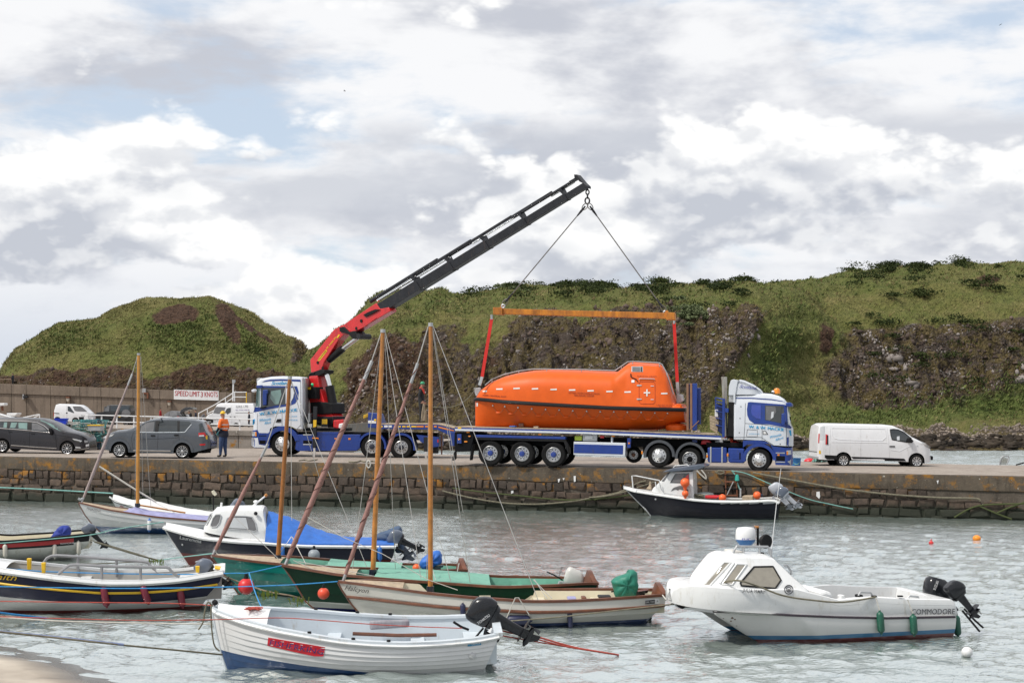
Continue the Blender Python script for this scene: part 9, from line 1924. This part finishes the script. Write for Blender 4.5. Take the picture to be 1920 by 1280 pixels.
fishing_boat()
# black cuddy boat against the quay
def cuddy_boat():
 m=mat_bands('cuddy_paint',[(0.06,(0.05,0.06,0.07)),(9,(0.010,0.011,0.017))],coat=0.0,rough=0.45,var=0.1,grime=0.01,spec=0.1)
 h=boat_hull('cuddy_boat','black and white boat with a small wheelhouse moored against the quay wall',(1219,967.5),-14.0,A2([(140,335),(220,362),(400,390),(600,420),(740,440),(900,452),(1100,455),(1300,450),(1440,440),(1465,470)]),A2([(140,335),(220,420),(300,500),(362,568),(380,590)]),A2([(1462,462),(1458,500),(1440,598),(1438,615)]),1.7,m,mat('grey_inside',(0.3,0.3,0.28),0.7),GELCOAT,tm=0.5,kb=1.9,bq=0.7,bt=0.85,nstr=6,lap=0.006,floor=0.45,cap_w=0.10,m_rub=GELCOAT,rub=0.04)
 fr=h.fr;t=h.t;foredeck(h,.01,.40,GELCOAT,camber=.06)
 cab,bv,_=body(fr,A2([(368,365),(380,345),(440,290),(520,205),(540,200),(725,196),(735,430)]),A2([(368,375),(600,410),(735,432)]),1.25,GELCOAT,t,'wheelhouse',belt=A2([(368,380),(735,310)]),tumble=.06,round0=.3,round1=.03,crown=.02,shoulder=.05,y0=-.62,barrel=0)
 old=fr.bvh;fr.bvh=[bv];decal(fr,A2([(530,296),(575,218),(696,212),(698,290),(680,300)]),GLASS,cab,'side_window',off=.01,step=2);decal(fr,A2([(548,290),(590,226),(650,222),(640,290)]),GREYGLASS,cab,'window_pane',off=.016,step=2);decal(fr,A2([(452,280),(510,210),(535,206),(478,284)]),GREYGLASS,cab,'windscreen',off=.01,step=2);decal(fr,A2([(655,260),(668,240),(690,220),(695,290),(665,292)]),REDLENS,cab,'red_jacket',off=.02,step=2)
 q=smooth_px([(540,368),(560,340),(590,328),(620,320),(650,328),(680,350),(690,365),(670,372),(640,358),(610,350),(600,360),(580,352),(555,360)],3,True);decal(fr,A2(q),GREYGLASS,cab,'dolphin_emblem',off=.012,step=2)
 fr.bvh=old
 pprism(fr,t,'roof',A2([(468,205),(490,192),(560,168),(640,160),(790,138),(840,150),(820,165),(770,184),(560,200)]),-.78,.78,OUTGY,bevel=.04);mb=MB()
 for y in(-.5,.4):mb.tube([fr.L(*p,y)for p in A2([(560,165),(575,150),(680,142),(700,160)])],.02,6,WHITE)
 mb.build('roof_rail',None,t,smooth=True)
 for y in(-.6,.6):mb=MB();mb.tube([fr.L(*p,y*.9)for p in A2([(215,345),(205,235),(240,236),(440,275),(445,290)])],.024,6,WHITE);mb.tube([fr.L(*p,y)for p in A2([(405,285),(412,330),(430,350)])],.02,6,WHITE);mb.build('bow_rail',None,t,smooth=True)
 mb=MB();mb.tube([fr.L(*p,-.72)for p in A2([(440,290),(455,350),(480,385),(600,400),(720,420),(700,330),(640,320)])],.018,6,STEEL);mb.build('side_rail',None,t,smooth=True);pprism(fr,t,'anchor',A2([(325,350),(350,320),(355,285),(362,285),(365,330),(372,352)]),-.1,.1,PALEWOOD)
 MB().tube([fr.L(*p,0)for p in A2([(132,328),(160,336),(185,345)])],.05,8,STEEL).build('bow_roller',None,t)
 for a,b in((960,1040),(1045,1120),(1125,1200),(1206,1292),(1325,1425)):decal(fr,A2([(a,461),(b,459),(b+3,472),(a+4,478)]),mat('dull_white_panel',(0.42,0.43,0.44),0.5),h.near,'registration_panel',off=.012,step=2)
 outboard(h,A2([(1430,420)])[0],0.1,35,0.85,OUTLG,OUTLG,till=False);outboard(h,A2([(1500,445)])[0],-.45,48,.75,OUTGY,OUTLG,till=False)
 MB().ball(fr.hit(*A2([(408,435)])[0],0),.04,8,5,WHITE).build('skin_fitting',None,t);MB().tube([fr.L(*p,-.1)for p in A2([(300,500),(330,530),(352,560)])],.02,5,STEEL).build('bow_eye',None,t)
 OB=MATS['float_orange']
 for c,r,y,l in(((660,295),40,-.80,'large orange buoy hanging on the wheelhouse side of the black boat'),((662,388),29,-.85,'smaller orange buoy below the large one on the wheelhouse side'),((980,425),33,-.3,'orange buoy lying amidships in the cockpit of the black boat'),((1278,403),34,-.3,'orange buoy lying near the outboards of the black boat')):
  p=fr.M@fr.L(*A2([c])[0],y);f=Fr(p,math.degrees(fr.yaw));b=thing('ball_buoy',l,'buoy',f,'orange buoys on the black boat');R=r/4.5714*p.y/F;MB().ball((0,0,0),R,18,12,OB).build('ball',None,b,smooth=True)
  d=V((1,0,0))if c[0]>1200 else V((-1,0,0))if c[0]>900 else V((0,0,-1));MB().tube([d*R*.9,d*R*1.3,d*R*1.5],[R*.5,R*.35,R*.3],8,NAVYPAINT if c[0]>900 else OB).build('eye',None,b,smooth=True)
 nb=MB();r=random.Random(4)
 for k in range(22):nb.tube([V(q)for q in smooth_px([tuple(fr.L(lerp(735,820,r.random())/4.5714+1140,lerp(392,425,r.random())/4.5714+840,r.uniform(-.5,.2)))for _ in range(4)],3)],.025,4,ROPEK)
 o=nb.build('net_heap',None,None,smooth=True);o.location=fr.o;o.rotation_euler=(0,0,fr.yaw);tag(o,'heap of brown netting behind the wheelhouse of the black boat','net')
 p=fr.M@fr.L(*A2([(835,405)])[0],0);b=thing('grey_basket','round grey fish basket in the cockpit of the black boat','basket',Fr(p,0));MB().lathe([(.02,-.2),(.28,-.2),(.32,.05),(.28,.1),(.1,.13),(.02,.13)],(0,0,0),'z',16,mat('basket_grey',(.3,.33,.31),.7)).build('basket',None,b,smooth=True)
 p=fr.M@fr.L(*A2([(905,415)])[0],-.2);b=thing('red_fuel_can','flat red fuel can lying in the cockpit of the black boat','fuel can',Fr(p,-14));MB().box((-.3,-.15,-.06),(.3,.15,.06),MATS['bright_red']).build('can',None,b,bevel=.03);MB().tube([(.15,0,.06),(.15,0,.1)],.03,8,BLACK).build('cap',None,b)
 pprism(fr,t,'cockpit_post',A2([(1128,345),(1142,345),(1142,420),(1128,420)]),-.1,.0,STEEL);MB().tube([fr.L(*p,.3)for p in A2([(1020,400),(1075,285)])],.02,6,STEEL).build('boat_hook',None,t);pprism(fr,t,'engine_box',A2([(1150,412),(1240,410),(1240,445),(1150,448)]),-.4,.4,PALEWOOD)
cuddy_boat()
# buoys, mooring lines, gulls
RB_=mat('buoy_red',(0.62,0.022,0.025),0.4,var=0.1,dirt=(.25,.02,.02),dirt_amt=.2);buoy('big round red buoy hanging from the blue mooring rope beside the teal bow',(461.5,1098.5),15.2,28.9,RB_,neck=1);buoy('orange red buoy on the blue rope below the dark green bow',(606.5,1112),11.0,27.2,mat('buoy_orange_red',(0.70,0.075,0.03),0.4),neck=1);
buoy('orange buoy floating on the open water at the right',(1831.5,1009),7.6,WY(1012.5),mat('buoy_orange',(0.85,0.27,0.02),0.4),sq=.85);buoy('small red buoy floating near the orange one at the right',(1746,1017),4.4,WY(1018),RB_,neck=1,sq=.8,neck_m=RB_);buoy('white buoy floating in front of the stern of the white fishing boat',(1813,1222),10.4,WY(1228),WHITE,sq=.98)
rope('upper blue mooring rope running from the navy boat to the dark green bow',[(-40,1058),(55,1069),(150,1073),(259,1075.5),(360,1076),(440,1074),(468,1073),(529,1059.5)],29.2,28.9,.011,ROPEB);rope('blue rope dropping from the red buoy to the clinker dinghy foredeck',[(467,1073),(475,1100),(484,1124),(492,1141)],28.9,22.8,.010,ROPEB)
rope('lower blue mooring rope running to the cream Halcyon bow',[(-40,1098),(100,1101),(250,1102.5),(419,1100),(540,1096),(633,1089.5)],27.5,27.3,.011,ROPEB);rope('red mooring line reaching the clinker dinghy bow from the left',[(-40,1126),(150,1128.5),(300,1130),(392,1134),(430,1139),(462,1142)],22.9,22.6,.008,ROPER)
rope('red line stretched along the whole length of the clinker dinghy',[(-40,1154),(240,1162),(398,1161),(520,1157.6),(600,1162),(689,1169),(780,1174),(866,1177)],21.5,21.8,.007,ROPER);rope('sagging blue rope touching the water at the lower left',[(-40,1143),(0,1148),(40,1153),(92,1159)],26,WY(1159),.02,ROPEB);rope('thin pale line from the lower left to the dinghy stem',[(-40,1153),(100,1163),(250,1167),(398,1169.5)],22.5,22.5,.010,ROPEW);rope('dark mooring line with a blue sleeve at the bottom left',[(-40,1180),(60,1190),(230,1208.5),(330,1218),(417,1226.5)],20.5,22.4,.014,ROPEK);rope('blue sleeve on the dark mooring line at the bottom left',[(0,1183.6),(60,1189.4),(130,1196.8),(232,1208)],20.8,21.45,.020,mat('sleeve_blue',(0.16,0.2,0.34),.7))
rope('brown bow painter looped at the stem of the white clinker dinghy',[(399,1136),(390,1128),(384,1145),(381,1165),(372,1180)],22.3,22.2,.012,ROPEK);rope('brown painter hanging down the stem of the white clinker dinghy',[(396,1135),(396,1165),(399,1195),(403,1211),(412,1220)],22.2,22.25,.012,ROPEK)
for i,(pts,l)in enumerate((([(905,1173),(940,1177),(990,1188),(1070,1211),(1124,1221),(1160,1227)],'upper red stern line of the clinker dinghy running out to the water'),([(925,1178),(985,1192),(1060,1211),(1120,1221),(1158,1227)],'middle red stern line of the clinker dinghy'),([(935,1190),(1010,1203),(1070,1213),(1125,1222)],'lower red stern line of the clinker dinghy'))):rope(l,pts,22.8,WY(1227),.014-.002*i,ROPER)
rope('sea green rope along the foot of the quay wall to the white covered boat',[(-40,912),(60,916),(150,921),(212,924.5)],53,51.5,.022,ROPEG);rope('sea green rope from the red banded boat to the cabin boat bow',[(-40,1021),(60,1013),(165,1003),(216,992),(307,978)],37.4,37.8,.013,ROPEG);rope('weedy brown rope sagging from the red banded boat',[(177,1015),(215,1027),(259,1040),(297,1050)],38,WY(1050),.022,ROPEK);rope('thin second line from the red banded boat stern',[(170,1012),(230,1029),(290,1048)],38.2,WY(1049),.01,ROPEK);rope('grey green rope from the water to the teal bow',[(296,1050),(340,1044),(399,1037)],WY(1050),31.6,.012,ROPEG);rope('dark line lying between the navy boat and the teal bow',[(144,1058),(230,1054),(297,1051)],34,WY(1050),.014,ROPEK)
rope('upper tan stern rope from the navy boat under the teal bow',[(416,1078),(450,1091),(500,1108),(545,1116),(566,1122)],29.6,WY(1124),.016,PALEWOOD);rope('lower tan stern rope from the navy boat to the water',[(414,1083),(445,1096),(480,1106)],29.6,WY(1112),.014,PALEWOOD);rope('long pale line from the Halcyon side to the fishing boat bow',[(948,1164),(1040,1157),(1120,1148),(1200,1139),(1252,1133),(1264,1132)],26.0,25.6,.012,ROPEK);rope('pale stern line from the Halcyon stern to the fishing boat bow',[(1240,1112),(1250,1124),(1262,1131)],27.2,25.6,.012,ROPEW)
rope('tan bow rope from the black boat to the quay wall',A2([(185,362),(80,388),(-40,412),(-160,420)]),55,57.0,.03,ROPEK);rope('second bow rope of the black boat, lower on the wall',A2([(220,400),(100,412),(-20,424),(-120,440)]),55,57.0,.025,MATS['mossy_rope']);rope('tan rope rising from the black boat foredeck to the quay wall',A2([(250,335),(320,315),(400,290)]),55.2,55.8,.03,ROPEK)
def weed(c,Y,n,label):
 mb=MB();p0=P(c[0],c[1],Y);m=mat('weed_green',(0.09,0.13,0.012),.8,var=.4);r=random.Random(n)
 for k in range(n):
  a=V((r.uniform(-.22,.22),r.uniform(-.1,.1),r.uniform(-.02,.04)));ln=r.uniform(.03,.17);b=a+V((r.uniform(-.04,.04),0,-ln));w=V((.012,0,0));mb.add([a-w,a+w,b+w*.5,b-w*.5],[(0,1,2,3)],m)
 o=mb.build('seaweed',None,None,kind='stuff');o.location=p0;tag(o,label,'seaweed')
weed((500,1110),28.6,34,'bright green weed hanging in strands from the tan rope under the teal boat');weed((562,1121),28.4,20,'green weed on the end of the tan rope by the dark green bow');weed((292,1049.5),37.0,24,'green weed on the sagging brown rope by the cabin boat')
def gull(label,px,py,Y,sp,bank):
 f=Fr(P(px,py,Y),20);t=thing('gull',label,'gull',f);m=mat('gull_grey',(0.10,0.10,0.11),.8);w=sp
 MB().tube([(-.22*w,0,0),(-.1*w,0,.0),(.05*w,0,.01),(.18*w,0,.02),(.24*w,0,.02)],[.02*w,.05*w,.06*w,.04*w,.01*w],8,m).build('body',None,t,smooth=True)
 for s in(-1,1):mb=MB();q=[(-.06,.0,0),(.08,0,0),(.1,.28,.14),(.02,.6,.06),(-.02,.6,.06),(-.06,.28,.13)];mb.add([(x*w,s*y*w,(z+bank*s*y)*w)for x,y,z in q]+[(x*w,s*y*w,(z+bank*s*y)*w-.015*w)for x,y,z in q],[(0,1,2,5),(5,2,3,4),(6,7,8,11),(11,8,9,10)],m);mb.build('wing',None,t)
gull('gull gliding in the upper left sky',646,171,150,.55,.5);gull('tiny gull high at the right edge of the sky',1876,47,190,.5,-.2)
